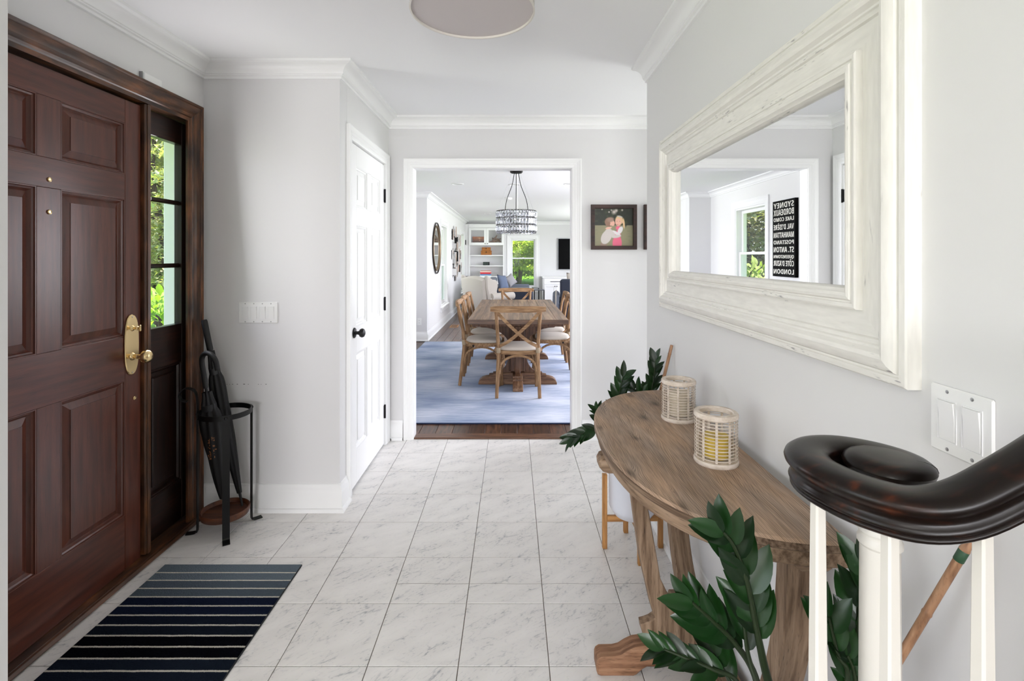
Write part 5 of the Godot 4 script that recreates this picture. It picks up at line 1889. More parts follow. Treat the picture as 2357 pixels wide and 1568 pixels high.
func build_plants() -> void:
	leaf_kinds = [leaf_mesh(1.0, 0.4, 0.12, 0.32), leaf_mesh(1.0, 0.44, 0.22, 0.25), leaf_mesh(1.0, 0.34, 0.05, 0.4)]
	# far plant beyond the console
	var c := Vector3(0.565, 0, -2.37)
	plant_stand("pale wooden plant stand beyond the console, legs on the marble", c, 0.02)
	var o := thing("potted_plant", "glossy dark green plant in a white ribbed pot beyond the console", "potted plant", c)
	potted_plant(o, Vector3.ZERO)
	var f := Vector3(-0.35, 0.55, 0.75).normalized()
	zz_stem(o, [Vector3(-0.02, 0.47, 0.0), Vector3(-0.065, 0.62, 0.04), Vector3(-0.08, 0.72, 0.07), Vector3(-0.065, 0.825, 0.09)], 12, 0.35, 0.085, f, 1)
	zz_stem(o, [Vector3(0.04, 0.47, -0.01), Vector3(0.08, 0.65, -0.02), Vector3(0.105, 0.77, -0.03), Vector3(0.118, 0.875, -0.03)], 15, 0.3, 0.08, f, 2)
	zz_stem(o, [Vector3(0.02, 0.47, 0.01), Vector3(0.035, 0.62, 0.02), Vector3(0.03, 0.72, 0.03), Vector3(-0.03, 0.775, 0.04)], 12, 0.35, 0.085, f, 3)
	zz_stem(o, [Vector3(-0.06, 0.47, 0.02), Vector3(-0.14, 0.565, 0.04), Vector3(-0.235, 0.565, 0.07), Vector3(-0.295, 0.545, 0.09)], 13, 0.45, 0.08, Vector3(-0.1, 0.8, 0.55).normalized(), 4)
	zz_stem(o, [Vector3(-0.05, 0.47, -0.02), Vector3(-0.13, 0.58, 0.02), Vector3(-0.17, 0.655, 0.04)], 7, 0.5, 0.07, f, 5)
	zz_stem(o, [Vector3(0.05, 0.47, -0.05), Vector3(0.09, 0.6, -0.1), Vector3(0.1, 0.7, -0.14)], 9, 0.4, 0.08, f, 6)
	stick("bamboo_stake", "bamboo stake leaning on the wall out of the farther plant", Vector3(0.63, 0.478, -2.36), Vector3(0.728, 0.967, -2.3), 0.0075)
	# near plant between the console and the stair rail
	c = Vector3(0.505, 0, -0.905)
	plant_stand("pale wooden plant stand close by, below the picture's edge", c, 0.785)
	o = thing("potted_plant", "glossy dark green plant rising in front of the console by the stair rail", "potted plant", c)
	potted_plant(o, Vector3.ZERO)
	f = Vector3(-0.35, 0.5, 0.8).normalized()
	zz_stem(o, [Vector3(0.0, 0.47, -0.01), Vector3(-0.022, 0.57, -0.045), Vector3(-0.037, 0.634, -0.045), Vector3(-0.047, 0.683, -0.045), Vector3(-0.062, 0.757, -0.045), Vector3(-0.086, 0.823, -0.045), Vector3(-0.107, 0.851, -0.045)], 17, 0.38, 0.086, Vector3(-0.25, 0.35, 0.9).normalized(), 11, 0.0075)
	zz_stem(o, [Vector3(-0.03, 0.47, -0.03), Vector3(-0.03, 0.55, -0.08), Vector3(-0.064, 0.604, -0.095), Vector3(-0.107, 0.647, -0.095), Vector3(-0.148, 0.684, -0.095)], 13, 0.42, 0.086, f, 12, 0.007)
	zz_stem(o, [Vector3(-0.04, 0.47, -0.02), Vector3(-0.065, 0.54, -0.075), Vector3(-0.115, 0.567, -0.075), Vector3(-0.175, 0.592, -0.075), Vector3(-0.21, 0.606, -0.075)], 13, 0.4, 0.06, Vector3(-0.2, 0.75, 0.6).normalized(), 13)
	zz_stem(o, [Vector3(0.03, 0.47, 0.0), Vector3(0.088, 0.62, 0.025), Vector3(0.098, 0.7, 0.025), Vector3(0.105, 0.77, 0.025), Vector3(0.112, 0.83, 0.025)], 12, 0.45, 0.082, Vector3(-0.35, 0.4, 0.85).normalized(), 14, 0.006)
	zz_stem(o, [Vector3(0.03, 0.47, 0.03), Vector3(0.067, 0.645, 0.045), Vector3(0.052, 0.69, 0.045), Vector3(0.036, 0.755, 0.045)], 5, 0.7, 0.075, f, 15)
	zz_stem(o, [Vector3(0.06, 0.47, 0.03), Vector3(0.085, 0.57, 0.045), Vector3(0.08, 0.655, 0.045), Vector3(0.068, 0.69, 0.045)], 13, 0.35, 0.06, f, 16)
	zz_stem(o, [Vector3(-0.01, 0.47, 0.0), Vector3(-0.045, 0.58, -0.06), Vector3(-0.055, 0.65, -0.07), Vector3(-0.06, 0.7, -0.07)], 7, 0.45, 0.065, f, 17)
	zz_stem(o, [Vector3(-0.05, 0.47, -0.05), Vector3(-0.075, 0.53, -0.1), Vector3(-0.1, 0.57, -0.11)], 6, 0.4, 0.075, f, 18)
	stick("bamboo_stake", "bamboo stake with a green band leaning on the wall behind the stair rail", Vector3(0.592, 0.48, -0.902), Vector3(0.724, 0.955, -0.78), 0.0068, true)

func stick(called: String, label: String, a: Vector3, b: Vector3, r: float, band := false) -> void:
	var o := thing(called, label, "plant stake", a)
	var d := b - a
	var l := d.length()
	var xf := Transform3D(basis_to(d, Vector3(0, 0, 1)), Vector3.ZERO)
	var prof := [Vector2(0, -0.0), Vector2(r, 0.0)]
	var y := 0.07
	while y < l - 0.02:
		prof.append_array([Vector2(r, y - 0.004), Vector2(r * 1.14, y), Vector2(r, y + 0.004)])
		y += 0.13
	prof.append_array([Vector2(r * 0.95, l), Vector2(0, l)])
	var s := S()
	lathe(s, prof, 12, xf)
	put("cane", s, M.bamboo, o)
	if band:
		s = S()
		var t := l * 0.885
		lathe(s, [Vector2(r, t - 0.011), Vector2(r * 1.1, t - 0.01), Vector2(r * 1.1, t + 0.01), Vector2(r, t + 0.011)], 12, xf)
		put("green_band", s, mat(Color(0.16, 0.3, 0.2), 0.5), o)

# ---------------------------------------------------------------- stair and rail
func build_stair() -> void:
	var tread := grained(grain_tex(66, Color(0.17, 0.1, 0.065), Color(0.27, 0.17, 0.115), Color(0.36, 0.24, 0.17), 0.5, 0.3), 2, 0.1, 1.0, 0.35)
	var o := struct_node("stairs", "white stairs with dark wooden treads rising to the right beside the camera", "stairs")
	for i in 5:
		var x0 := 0.36 if i == 0 else 0.64 + (i - 1) * 0.26
		var x1 := 2.598
		var y := 0.185 * (i + 1)
		var d0 := -0.455 if i == 0 else -0.468
		var d1 := 0.74 if i == 0 else 0.655
		x1 = 0.655 if i == 0 else (x0 + 0.275 if i < 4 else 2.598)
		var s := S()
		bx(s, x0 + 0.02, x1, 0.0, y - 0.03, d0 + 0.01, d1 - 0.01)
		put("riser", s, M.trim, o)
		s = S()
		bx(s, x0, x1 - (0.015 if i < 4 else 0.0), y - 0.03, y, d0, d1, 0.008)
		put("tread", s, tread, o)
	var r := thing("stair_rail", "dark glossy handrail ending in a volute over white balusters", "stair railing", Vector3(0.49, 0, -0.678))
	# path of the rail's underside, local to the volute's centre
	var pts := []
	var top := 1.10
	var hh := 0.0525
	# plan of the centre line in x and d, from the stair down into the scroll
	var plan := []
	for q in [[1.9, 0.545], [1.4, 0.545], [1.0, 0.546], [0.8, 0.547], [0.68, 0.549], [0.6, 0.553], [0.54, 0.561], [0.49, 0.573], [0.45, 0.594], [0.423, 0.63], [0.411, 0.678], [0.421, 0.72], [0.45, 0.748], [0.487, 0.754], [0.518, 0.737], [0.536, 0.712], [0.54, 0.69], [0.534, 0.672]]:
		plan.append(Vector3(q[0], 0, -q[1]))
	plan = curve(plan, 5)
	for i in plan.size():
		var yy := rail_y(plan[i].x) if i < 50 else top
		pts.append(Vector3(plan[i].x - 0.49, yy - hh, plan[i].z + 0.678))
	var half := [Vector2(0.0, 0.0), Vector2(0.0185, 0.0), Vector2(0.0215, 0.0025), Vector2(0.0215, 0.0055), Vector2(0.0192, 0.0075), Vector2(0.0225, 0.0095), Vector2(0.0235, 0.0125), Vector2(0.0218, 0.016), Vector2(0.0192, 0.0195), Vector2(0.0192, 0.0245), Vector2(0.0232, 0.0295), Vector2(0.0278, 0.0345), Vector2(0.0292, 0.0395), Vector2(0.0272, 0.0452), Vector2(0.0215, 0.0495), Vector2(0.0135, 0.0517), Vector2(0.006, 0.0524)]
	var prof := []
	for q: Vector2 in half:
		prof.append(q)
	prof.append(Vector2(0, 0.0525))
	for i in range(half.size() - 1, 0, -1):
		prof.append(Vector2(-half[i].x, half[i].y))
	var s2 := S()
	pipe(s2, pts, prof, null, Vector3.UP, true, true, false, 1.2)
	put("handrail", s2, M.rail, r)
	s2 = S()
	var ec := Transform3D(Basis.IDENTITY, Vector3(0.025, top - hh, -0.012))
	var ep := [Vector2(0.0, 0.0)]
	for q: Vector2 in half.slice(1):
		ep.append(Vector2(q.x + 0.0245, q.y))
	ep.append(Vector2(0.02, 0.0532))
	ep.append(Vector2(0.0, 0.0542))
	lathe(s2, ep, 40, ec)
	put("volute_eye", s2, M.rail, r)
	s2 = S()
	lathe(s2, [Vector2(0.03, 0.18), Vector2(0.03, 0.3), Vector2(0.026, 0.32), Vector2(0.031, 0.335), Vector2(0.027, 0.36), Vector2(0.0255, 0.6), Vector2(0.0235, 0.965), Vector2(0.0235, 0.975), Vector2(0.0265, 0.979), Vector2(0.0265, 0.985), Vector2(0.0245, 0.988), Vector2(0.0245, 0.993), Vector2(0.0262, 0.996), Vector2(0.0235, 1.002), Vector2(0.0235, top - hh + 0.003)], 28, Transform3D(Basis.IDENTITY, Vector3(0.014, 0, -0.012)))
	put("newel_post", s2, M.cream_paint, r)
	for q in [[-0.08, 0.003, 0.185], [-0.042, 0.081, 0.185], [0.035, 0.1165, 0.185], [0.14, 0.127, 0.185], [0.26, 0.131, 0.37], [0.37, 0.132, 0.37], [0.48, 0.132, 0.555], [0.6, 0.133, 0.555], [0.74, 0.133, 0.74], [0.86, 0.133, 0.74]]:
		var bx0: float = q[0]
		var topy := (rail_y(bx0 + 0.49) - hh) if bx0 > -0.05 else top - hh
		s2 = S()
		var y0: float = q[2]
		var rings := []
		for e in [[y0, 0.0135], [y0 + 0.25, 0.0125], [topy - 0.3, 0.0096], [topy + 0.004, 0.0072]]:
			var h: float = e[1]
			var ch := h * 0.3
			rings.append([Vector3(-h + ch, e[0], -h), Vector3(h - ch, e[0], -h), Vector3(h, e[0], -h + ch), Vector3(h, e[0], h - ch), Vector3(h - ch, e[0], h), Vector3(-h + ch, e[0], h), Vector3(-h, e[0], h - ch), Vector3(-h, e[0], -h + ch)])
		for i in 3:
			for k in 8:
				var k2 := (k + 1) % 8
				fq(s2, rings[i][k], rings[i][k2], rings[i + 1][k2], rings[i + 1][k], Vector3((rings[i][k] + rings[i][k2]).x, 0, (rings[i][k] + rings[i][k2]).z))
		put("baluster", s2, M.cream_paint, r, Transform3D(Basis(Vector3.UP, 0.12), Vector3(bx0, 0, q[1])))

func rail_y(x: float) -> float:
	if x < 0.45:
		return 1.10
	if x < 0.55:
		return 1.10 + 3.6 * (x - 0.45) * (x - 0.45)
	return 1.136 + 0.72 * (x - 0.55)

# ---------------------------------------------------------------- dining room
func make_chair(label: String) -> Node3D:
	# local: the back at +z, facing -z
	var o := thing("dining_chair", label, "chair", Vector3.ZERO, 0.0, "wooden cross-back chairs round the dining table")
	var s: SurfaceTool
	for sg in [-1.0, 1.0]:
		s = S()
		tube(s, curve([Vector3(sg * 0.205, 0.0, 0.245), Vector3(sg * 0.198, 0.2, 0.222), Vector3(sg * 0.19, 0.44, 0.2), Vector3(sg * 0.2, 0.65, 0.222), Vector3(sg * 0.212, 0.84, 0.262)], 5), 0.0175, 10)
		put("rear_leg", s, M.oak_y, o)
		s = S()
		tube(s, curve([Vector3(sg * 0.195, 0.0, -0.2), Vector3(sg * 0.192, 0.2, -0.185), Vector3(sg * 0.185, 0.435, -0.165)], 4), 0.0165, 10)
		put("front_leg", s, M.oak_y, o)
		# slat of the cross back
		s = S()
		var prof := [Vector2(-0.015, -0.0045), Vector2(0.015, -0.0045), Vector2(0.015, 0.0045), Vector2(-0.015, 0.0045)]
		var off: float = 0.006 * sg
		pipe(s, curve([Vector3(sg * 0.205, 0.822, 0.262 + off), Vector3(sg * 0.1, 0.71, 0.258 + off), Vector3(0.0, 0.615, 0.248 + off), Vector3(-sg * 0.1, 0.535, 0.236 + off), Vector3(-sg * 0.185, 0.485, 0.212), Vector3(-sg * 0.222, 0.44, 0.15), Vector3(-sg * 0.226, 0.42, 0.1)], 4), prof, null, Vector3(0, 0.3, 1))
		put("cross_slat", s, M.oak_x, o)
		# leather strap round the joint
		s = S()
		pipe(s, [Vector3(sg * 0.19, 0.425, 0.2), Vector3(sg * 0.19, 0.475, 0.203)], circle_prof(10, 0.0215, 0.0215), null, Vector3(0, 0, 1))
		put("strap", s, M.strap, o)
		s = S()
		lathe(s, [Vector2(0.011, -0.004), Vector2(0.011, 0.004), Vector2(0.006, 0.007), Vector2(0, 0.008)], 10, Transform3D(Basis(Vector3(0, -sg, 0), Vector3(sg, 0, 0), Vector3(0, 0, 1)), Vector3(sg * 0.232, 0.42, 0.1)))
		put("bolt", s, M.black_iron, o)
	# bentwood arches under the seat: back, front and both sides
	var arch := func(a: Vector3, b: Vector3) -> void:
		var pts := []
		for i in 13:
			var t := PI * i / 12.0
			var k := 0.5 - 0.5 * cos(t)
			pts.append(a.lerp(b, k) + Vector3(0, 0.172 * pow(sin(t), 0.7), 0))
		var st := S()
		tube(st, pts, 0.0115, 8)
		put("arch", st, M.oak_x, o)
	arch.call(Vector3(-0.178, 0.225, 0.216), Vector3(0.178, 0.225, 0.216))
	arch.call(Vector3(-0.172, 0.225, -0.178), Vector3(0.172, 0.225, -0.178))
	arch.call(Vector3(-0.19, 0.225, 0.2), Vector3(-0.188, 0.225, -0.165))
	arch.call(Vector3(0.19, 0.225, 0.2), Vector3(0.188, 0.225, -0.165))
	# rounded seat frame and cushion
	var ring := []
	for i in 36:
		var t := TAU * i / 36.0
		var c := cos(t)
		var sn := sin(t)
		var wx := 0.215 - 0.012 * sn
		ring.append(Vector3(signf(c) * pow(absf(c), 0.6) * wx, 0.425, signf(sn) * pow(absf(sn), 0.6) * 0.205))
	s = S()
	pipe(s, ring, [Vector2(-0.014, -0.018), Vector2(0.011, -0.018), Vector2(0.014, -0.012), Vector2(0.014, 0.012), Vector2(0.011, 0.018), Vector2(-0.014, 0.018)], null, Vector3.UP, false, true, true)
	put("seat_frame", s, M.oak_x, o)
	s = S()
	var prof2 := [Vector2(0.0, 0.434), Vector2(0.94, 0.434), Vector2(1.0, 0.441), Vector2(1.01, 0.452), Vector2(0.97, 0.466), Vector2(0.85, 0.476), Vector2(0.5, 0.483), Vector2(0.0, 0.485)]
	s.set_smooth_group(1)
	for i in prof2.size() - 1:
		for k in 36:
			var p: Vector3 = ring[k] * Vector3(0.93, 0, 0.93)
			var q: Vector3 = ring[(k + 1) % 36] * Vector3(0.93, 0, 0.93)
			var a: Vector2 = prof2[i]
			var b: Vector2 = prof2[i + 1]
			fq(s, p * a.x + Vector3(0, a.y, 0), q * a.x + Vector3(0, a.y, 0), q * b.x + Vector3(0, b.y, 0), p * b.x + Vector3(0, b.y, 0), p * (b.y - a.y) * 4.0 + Vector3(0, a.x - b.x, 0))
	put("seat", s, M.linen, o)
	# curved top rail
	s = S()
	var rail := []
	for i in 13:
		var u := -1.0 + i / 6.0
		rail.append(Vector3(u * 0.262, 0.851, 0.262 + 0.03 * (1.0 - u * u)))
	pipe(s, rail, [Vector2(-0.012, -0.03), Vector2(0.012, -0.03), Vector2(0.0145, -0.02), Vector2(0.0145, 0.018), Vector2(0.011, 0.027), Vector2(0.0, 0.03), Vector2(-0.011, 0.027), Vector2(-0.0145, 0.018), Vector2(-0.0145, -0.02)], [0.72, 0.9, 1, 1, 1, 1, 1, 1, 1, 1, 1, 0.9, 0.72])
	put("top_rail", s, M.oak_x, o)
	return o

func build_dining() -> void:
	# rug
	var rg := thing("rug", "large pale blue rug with hazy streaks under the dining table", "rug", Vector3(0.05, 0.0086, -6.045))
	var s := S()
	var hw := 1.44
	var hl := 1.955
	var p := [Vector3(-hw, 0.012, -hl), Vector3(hw, 0.012, -hl), Vector3(hw, 0.012, hl), Vector3(-hw, 0.012, hl)]
	var uv := [Vector2(0, 0), Vector2(1, 0), Vector2(1, 1), Vector2(0, 1)]
	for k in [0, 1, 2, 0, 2, 3]:
		s.set_uv(uv[k])
		s.add_vertex(p[k])
	put("pile", s, M.rug, rg)
	s = S()
	lb(s, -hw - 0.003, hw + 0.003, 0.0, 0.0115, -hl - 0.003, hl + 0.003, 0.003)
	put("binding", s, mat(Color(0.16, 0.21, 0.33), 0.95), rg)
	build_table()
	# chairs
	var y := 0.0235
	var c := make_chair("wooden cross-back chair at the near end of the table, its back to the viewer")
	c.position = Vector3(0.053, y, -5.035)
	var grp := "wooden cross-back chairs round the dining table"
	dup(c, Vector3(0.053, y, -7.25), PI, "cross-back chair at the far end of the table, facing the viewer", grp)
	var left := ["nearest of the three cross-back chairs along the table's left side", "middle one of the three cross-back chairs along the table's left side", "farthest of the three cross-back chairs along the table's left side"]
	var right := ["nearest of the three cross-back chairs along the table's right side", "middle one of the three cross-back chairs along the table's right side", "farthest of the three cross-back chairs along the table's right side"]
	for i in 3:
		dup(c, Vector3(-0.31, y, -(5.47 + i * 0.56)), -PI / 2, left[i], grp)
		dup(c, Vector3(0.445, y, -(5.67 + i * 0.53)), PI / 2, right[i], grp)
	build_chandelier()
	# oval looking mirror on the left wall
	var o := thing("round_mirror", "round looking mirror in a double metal frame on the living room's left wall", "mirror", Vector3(-1.386, 1.525, -9.06), PI / 2)
	s = S()
	var flat := Transform3D(Basis(Vector3(1, 0, 0), Vector3(0, 0, 1), Vector3(0, -1, 0)), Vector3.ZERO)
	lathe(s, [Vector2(0.0, 0.006), Vector2(0.4, 0.006), Vector2(0.4, 0.011), Vector2(0.0, 0.011)], 64, flat)
	put("mirror_glass", s, M.mirror, o)
	for q in [[0.402, 0.0105, 0.02], [0.455, 0.008, 0.03]]:
		s = S()
		var pts := []
		for i in 64:
			pts.append(Vector3(cos(TAU * i / 64) * q[0], sin(TAU * i / 64) * q[0], 0.02))
		pipe(s, pts, circle_prof(8, q[1], 0.013), null, Vector3(0, 0, 1), false, true, true)
		put("frame_ring", s, mat(Color(0.19, 0.16, 0.14), 0.4, 0.7) if q[0] > 0.43 else mat(Color(0.6, 0.52, 0.42), 0.35, 0.8), o)
	for i in 8:
		s = S()
		var t := TAU * (i + 0.5) / 8.0
		cb(s, Vector3(0.428, 0, 0.02), Vector3(0.05, 0.014, 0.012), 0.003, Transform3D(Basis(Vector3(0, 0, 1), t), Vector3.ZERO))
		put("bracket", s, M.black_iron, o)
	build_word_sign()
	build_collage()
	# outlets and floor vent
	for q in [["white wall outlet low on the jog's end face", Vector3(-1.51, 0.32, -8.13), 0.0], ["white wall outlet low on the left wall between the tall windows", Vector3(-1.386, 0.27, -11.5), PI / 2]]:
		o = thing("wall_outlet", q[0], "outlet", q[1], q[2])
		s = S()
		lb(s, -0.035, 0.035, -0.057, 0.057, 0.0, 0.006, 0.003)
		put("plate", s, M.white_plastic, o)
		for yy in [-0.02, 0.02]:
			s = S()
			lathe(s, [Vector2(0.0165, 0.0), Vector2(0.0165, 0.0015), Vector2(0.0, 0.0015)], 16, flat.translated(Vector3(0, yy, 0.006)))
			var face := put("socket", s, M.trim, o)
			s = S()
			lb(s, -0.0075, -0.0045, yy - 0.003, yy + 0.006, 0.0075, 0.0079)
			lb(s, 0.0045, 0.0075, yy - 0.003, yy + 0.006, 0.0075, 0.0079)
			put("slots", s, M.black, face)
	o = thing("floor_vent", "wooden floor vent in the planks by the left baseboard", "floor vent", Vector3(-1.14, 0.009, -9.85))
	s = S()
	mould(s, [Vector2(0.0, 0.0), Vector2(0.0, 0.004), Vector2(0.018, 0.004), Vector2(0.018, 0.0)], [Vector3(-0.08, 0, 0.16), Vector3(-0.08, 0, -0.16), Vector3(0.08, 0, -0.16), Vector3(0.08, 0, 0.16)], Vector3.UP, true)
	put("frame", s, M.stand, o)
	for i in 5:
		s = S()
		lb(s, -0.055 + i * 0.0255, -0.047 + i * 0.0255, 0.0, 0.003, -0.14, 0.14)
		put("slat", s, M.stand, o)
	s = S()
	lb(s, -0.062, 0.062, 0.0, 0.0006, -0.142, 0.142)
	put("well", s, M.black, o)
	# downlights and a smoke detector
	for q in [["recessed downlight in the dining room ceiling left of the chandelier", -0.79, 7.2], ["recessed downlight in the ceiling at the doorway's right edge", 0.82, 7.2], ["recessed downlight just behind the chandelier's cords", 0.03, 7.25], ["recessed downlight in the living room ceiling right of the chandelier", 0.44, 12.1], ["recessed downlight farther back on the left", -0.62, 12.2]]:
		o = thing("downlight", q[0], "ceiling light", Vector3(q[1], CEIL, -q[2]))
		s = S()
		lathe(s, [Vector2(0.092, 0.0), Vector2(0.09, -0.004), Vector2(0.072, -0.007), Vector2(0.066, -0.002)], 32)
		put("trim_ring", s, M.white_plastic, o)
		s = S()
		lathe(s, [Vector2(0.0, -0.002), Vector2(0.067, -0.002), Vector2(0.067, -0.001), Vector2(0.0, -0.001)], 24)
		put("lens", s, mat(Color(0.85, 0.85, 0.84), 0.5), o)
	o = thing("smoke_detector", "white smoke detector on the ceiling seen through the chandelier cords", "smoke detector", Vector3(-0.08, CEIL, -8.9))
	s = S()
	lathe(s, [Vector2(0.07, 0.0), Vector2(0.07, -0.02), Vector2(0.055, -0.035), Vector2(0.03, -0.038), Vector2(0, -0.038)], 32)
	put("body", s, M.white_plastic, o)

func build_table() -> void:
	var o := thing("dining_table", "long plank-topped trestle dining table of weathered brown wood", "dining table", Vector3(0.053, 0.021, -6.0))
	var hw := 0.488
	var hl := 1.15
	var y1 := 0.742
	var y0 := 0.697
	var s: SurfaceTool
	var rg := RandomNumberGenerator.new()
	rg.seed = 21
	# planks in two lengths, parted by a seam
	var xs := [-0.488, -0.353, -0.245, -0.10, 0.02, 0.155, 0.262, 0.37, 0.488]
	for half in [[-1.137, -0.012], [-0.008, 1.137]]:
		for i in xs.size() - 1:
			var xa: float = xs[i] + (0.0 if i == 0 else (rg.randf() - 0.5) * 0.01)
			s = S()
			lb(s, xs[i] + 0.0008, xs[i + 1] - 0.0008, y0 + 0.002, y1 - rg.randf() * 0.001, half[0], half[1], 0.0025)
			put("plank", s, M.table_z[0 if rg.randf() < 0.55 else 1], o)
	for zz in [-1.144, 1.144]:
		s = S()
		lb(s, -hw, hw, y0, y1 - 0.001, zz - 0.0063, zz + 0.0063, 0.002)
		put("end_board", s, M.table_x, o)
	s = S()
	lb(s, -0.46, 0.46, 0.647, 0.6985, -0.95, 0.95, 0.004)
	put("under_frame", s, M.table_y, o)
	# two pedestals with cross feet and curved brackets
	for pz in [0.64, -0.66]:
		s = S()
		lb(s, -0.075, 0.075, 0.14, 0.646, pz - 0.075, pz + 0.075, 0.006)
		lb(s, -0.035, 0.035, 0.14, 0.646, pz - 0.092, pz + 0.092, 0.005)
		lb(s, -0.092, 0.092, 0.14, 0.646, pz - 0.035, pz + 0.035, 0.005)
		put("column", s, M.table_y, o)
		for k in 4:
			var reach := 0.415 if k % 2 == 0 else 0.34
			var b := Basis(Vector3.UP, PI * 0.5 * k)
			var at := Transform3D(b, Vector3(0, 0, pz))
			# foot
			s = S()
			prism(s, [Vector2(0.0, 0.0), Vector2(reach, 0.0), Vector2(reach, 0.018), Vector2(reach - 0.012, 0.045), Vector2(reach - 0.04, 0.066), Vector2(reach - 0.08, 0.078), Vector2(reach - 0.11, 0.081), Vector2(reach - 0.112, 0.098), Vector2(reach - 0.15, 0.102), Vector2(reach - 0.155, 0.118), Vector2(0.0, 0.125)], -0.052, 0.052, Transform3D.IDENTITY, 0.004)
			put("foot", s, M.table_foot, o, at)
			# lower and upper curved brackets
			s = S()
			var lo := [Vector2(0.07, 0.12), Vector2(reach - 0.17, 0.12)]
			for i in 9:
				var t := PI * 0.5 * i / 8.0
				lo.append(Vector2(0.095 + (reach - 0.28) * (1.0 - sin(t)), 0.13 + 0.17 * (1.0 - cos(t))))
			lo.append(Vector2(0.07, 0.32))
			prism(s, lo, -0.025, 0.025, Transform3D.IDENTITY, 0.002)
			put("bracket", s, M.table_y, o, at)
			s = S()
			var up := [Vector2(0.07, 0.6465), Vector2(0.07, 0.40)]
			for i in 9:
				var t := PI * 0.5 * i / 8.0
				up.append(Vector2(0.09 + (reach - 0.12) * (1.0 - cos(t)), 0.40 + 0.2 * sin(t)))
			up.append_array([Vector2(reach - 0.02, 0.605), Vector2(reach - 0.02, 0.6465)])
			prism(s, up, -0.03, 0.03, Transform3D.IDENTITY, 0.002)
			put("bracket", s, M.table_y, o, at)
	s = S()
	lb(s, -0.035, 0.035, 0.2, 0.29, -0.565, 0.545, 0.004)
	put("stretcher", s, M.table_y, o)

func build_chandelier() -> void:
	var o := thing("chandelier", "drum chandelier of three tiers of cut crystals hung on dark cords", "chandelier", Vector3(0.045, 0, -6.1))
	var iron := mat(Color(0.09, 0.08, 0.065), 0.45, 0.6)
	var s := S()
	lathe(s, [Vector2(0.0, CEIL), Vector2(0.078, CEIL), Vector2(0.078, CEIL - 0.016), Vector2(0.068, CEIL - 0.026), Vector2(0.0, CEIL - 0.028)], 32)
	put("canopy", s, iron, o)
	var r := 0.242
	var levels := [1.925, 1.84, 1.755, 1.672]
	for i in 4:
		s = S()
		pipe(s, ring_pts(r, levels[i], 48), circle_prof(6, 0.0026, 0.0026), null, Vector3.UP, false, true, true)
		put("ring", s, iron, o)
	s = S()
	pipe(s, ring_pts(r - 0.05, 1.667, 40), circle_prof(6, 0.003, 0.003), null, Vector3.UP, false, true, true)
	put("ring", s, iron, o)
	for i in 40:
		s = S()
		var t := TAU * i / 40.0
		tube(s, [Vector3(cos(t) * r, 1.67, sin(t) * r), Vector3(cos(t) * r, 1.927, sin(t) * r)], 0.002, 5)
		put("wire", s, iron, o)
	var c := S()
	lathe(c, [Vector2(0.0, -0.037), Vector2(0.005, -0.036), Vector2(0.0135, -0.027), Vector2(0.0135, 0.027), Vector2(0.005, 0.036), Vector2(0.0, 0.037)], 8, Transform3D.IDENTITY, Vector2(1.0, 0.5))
	c.set_smooth_group(-1)
	c.generate_normals()
	var cm := crystal_mesh()
	for k in 3:
		for i in 40:
			var t := TAU * (i + 0.5) / 40.0
			put("crystal", cm, M.crystal, o, Transform3D(Basis(Vector3.UP, PI / 2 - t), Vector3(cos(t) * r, (levels[k] + levels[k + 1]) * 0.5, sin(t) * r)))
	# small drops closing the bottom
	var dm := crystal_mesh(0.6)
	for i in 26:
		var t := TAU * i / 26.0
		put("crystal", dm, M.crystal, o, Transform3D(Basis(Vector3.UP, -t) * Basis(Vector3(0, 0, 1), PI / 2), Vector3(cos(t) * (r - 0.025), 1.663, sin(t) * (r - 0.025))))
	for i in 3:
		var t := TAU * i / 3.0 + 0.5
		s = S()
		var a := Vector3(cos(t) * 0.03, CEIL - 0.027, sin(t) * 0.03)
		var b := Vector3(cos(t) * 0.16, 1.925, sin(t) * 0.16)
		tube(s, curve([a, a.lerp(b, 0.33) + Vector3(cos(t) * -0.012, 0, 0.004), a.lerp(b, 0.7) + Vector3(cos(t) * 0.012, 0, 0), b], 6), 0.0042, 6)
		put("cord", s, M.black, o)
		s = S()
		tube(s, [b, Vector3(cos(t) * 0.16, 1.77, sin(t) * 0.16)], 0.006, 6)
		put("lamp_stem", s, iron, o)
		s = S()
		tube(s, [Vector3(cos(t + 0.3) * 0.055, CEIL - 0.02, sin(t + 0.3) * 0.055), Vector3(cos(t + 0.1) * r, 1.925, sin(t + 0.1) * r)], 0.0008, 4)
		put("steel_wire", s, M.steel, o)

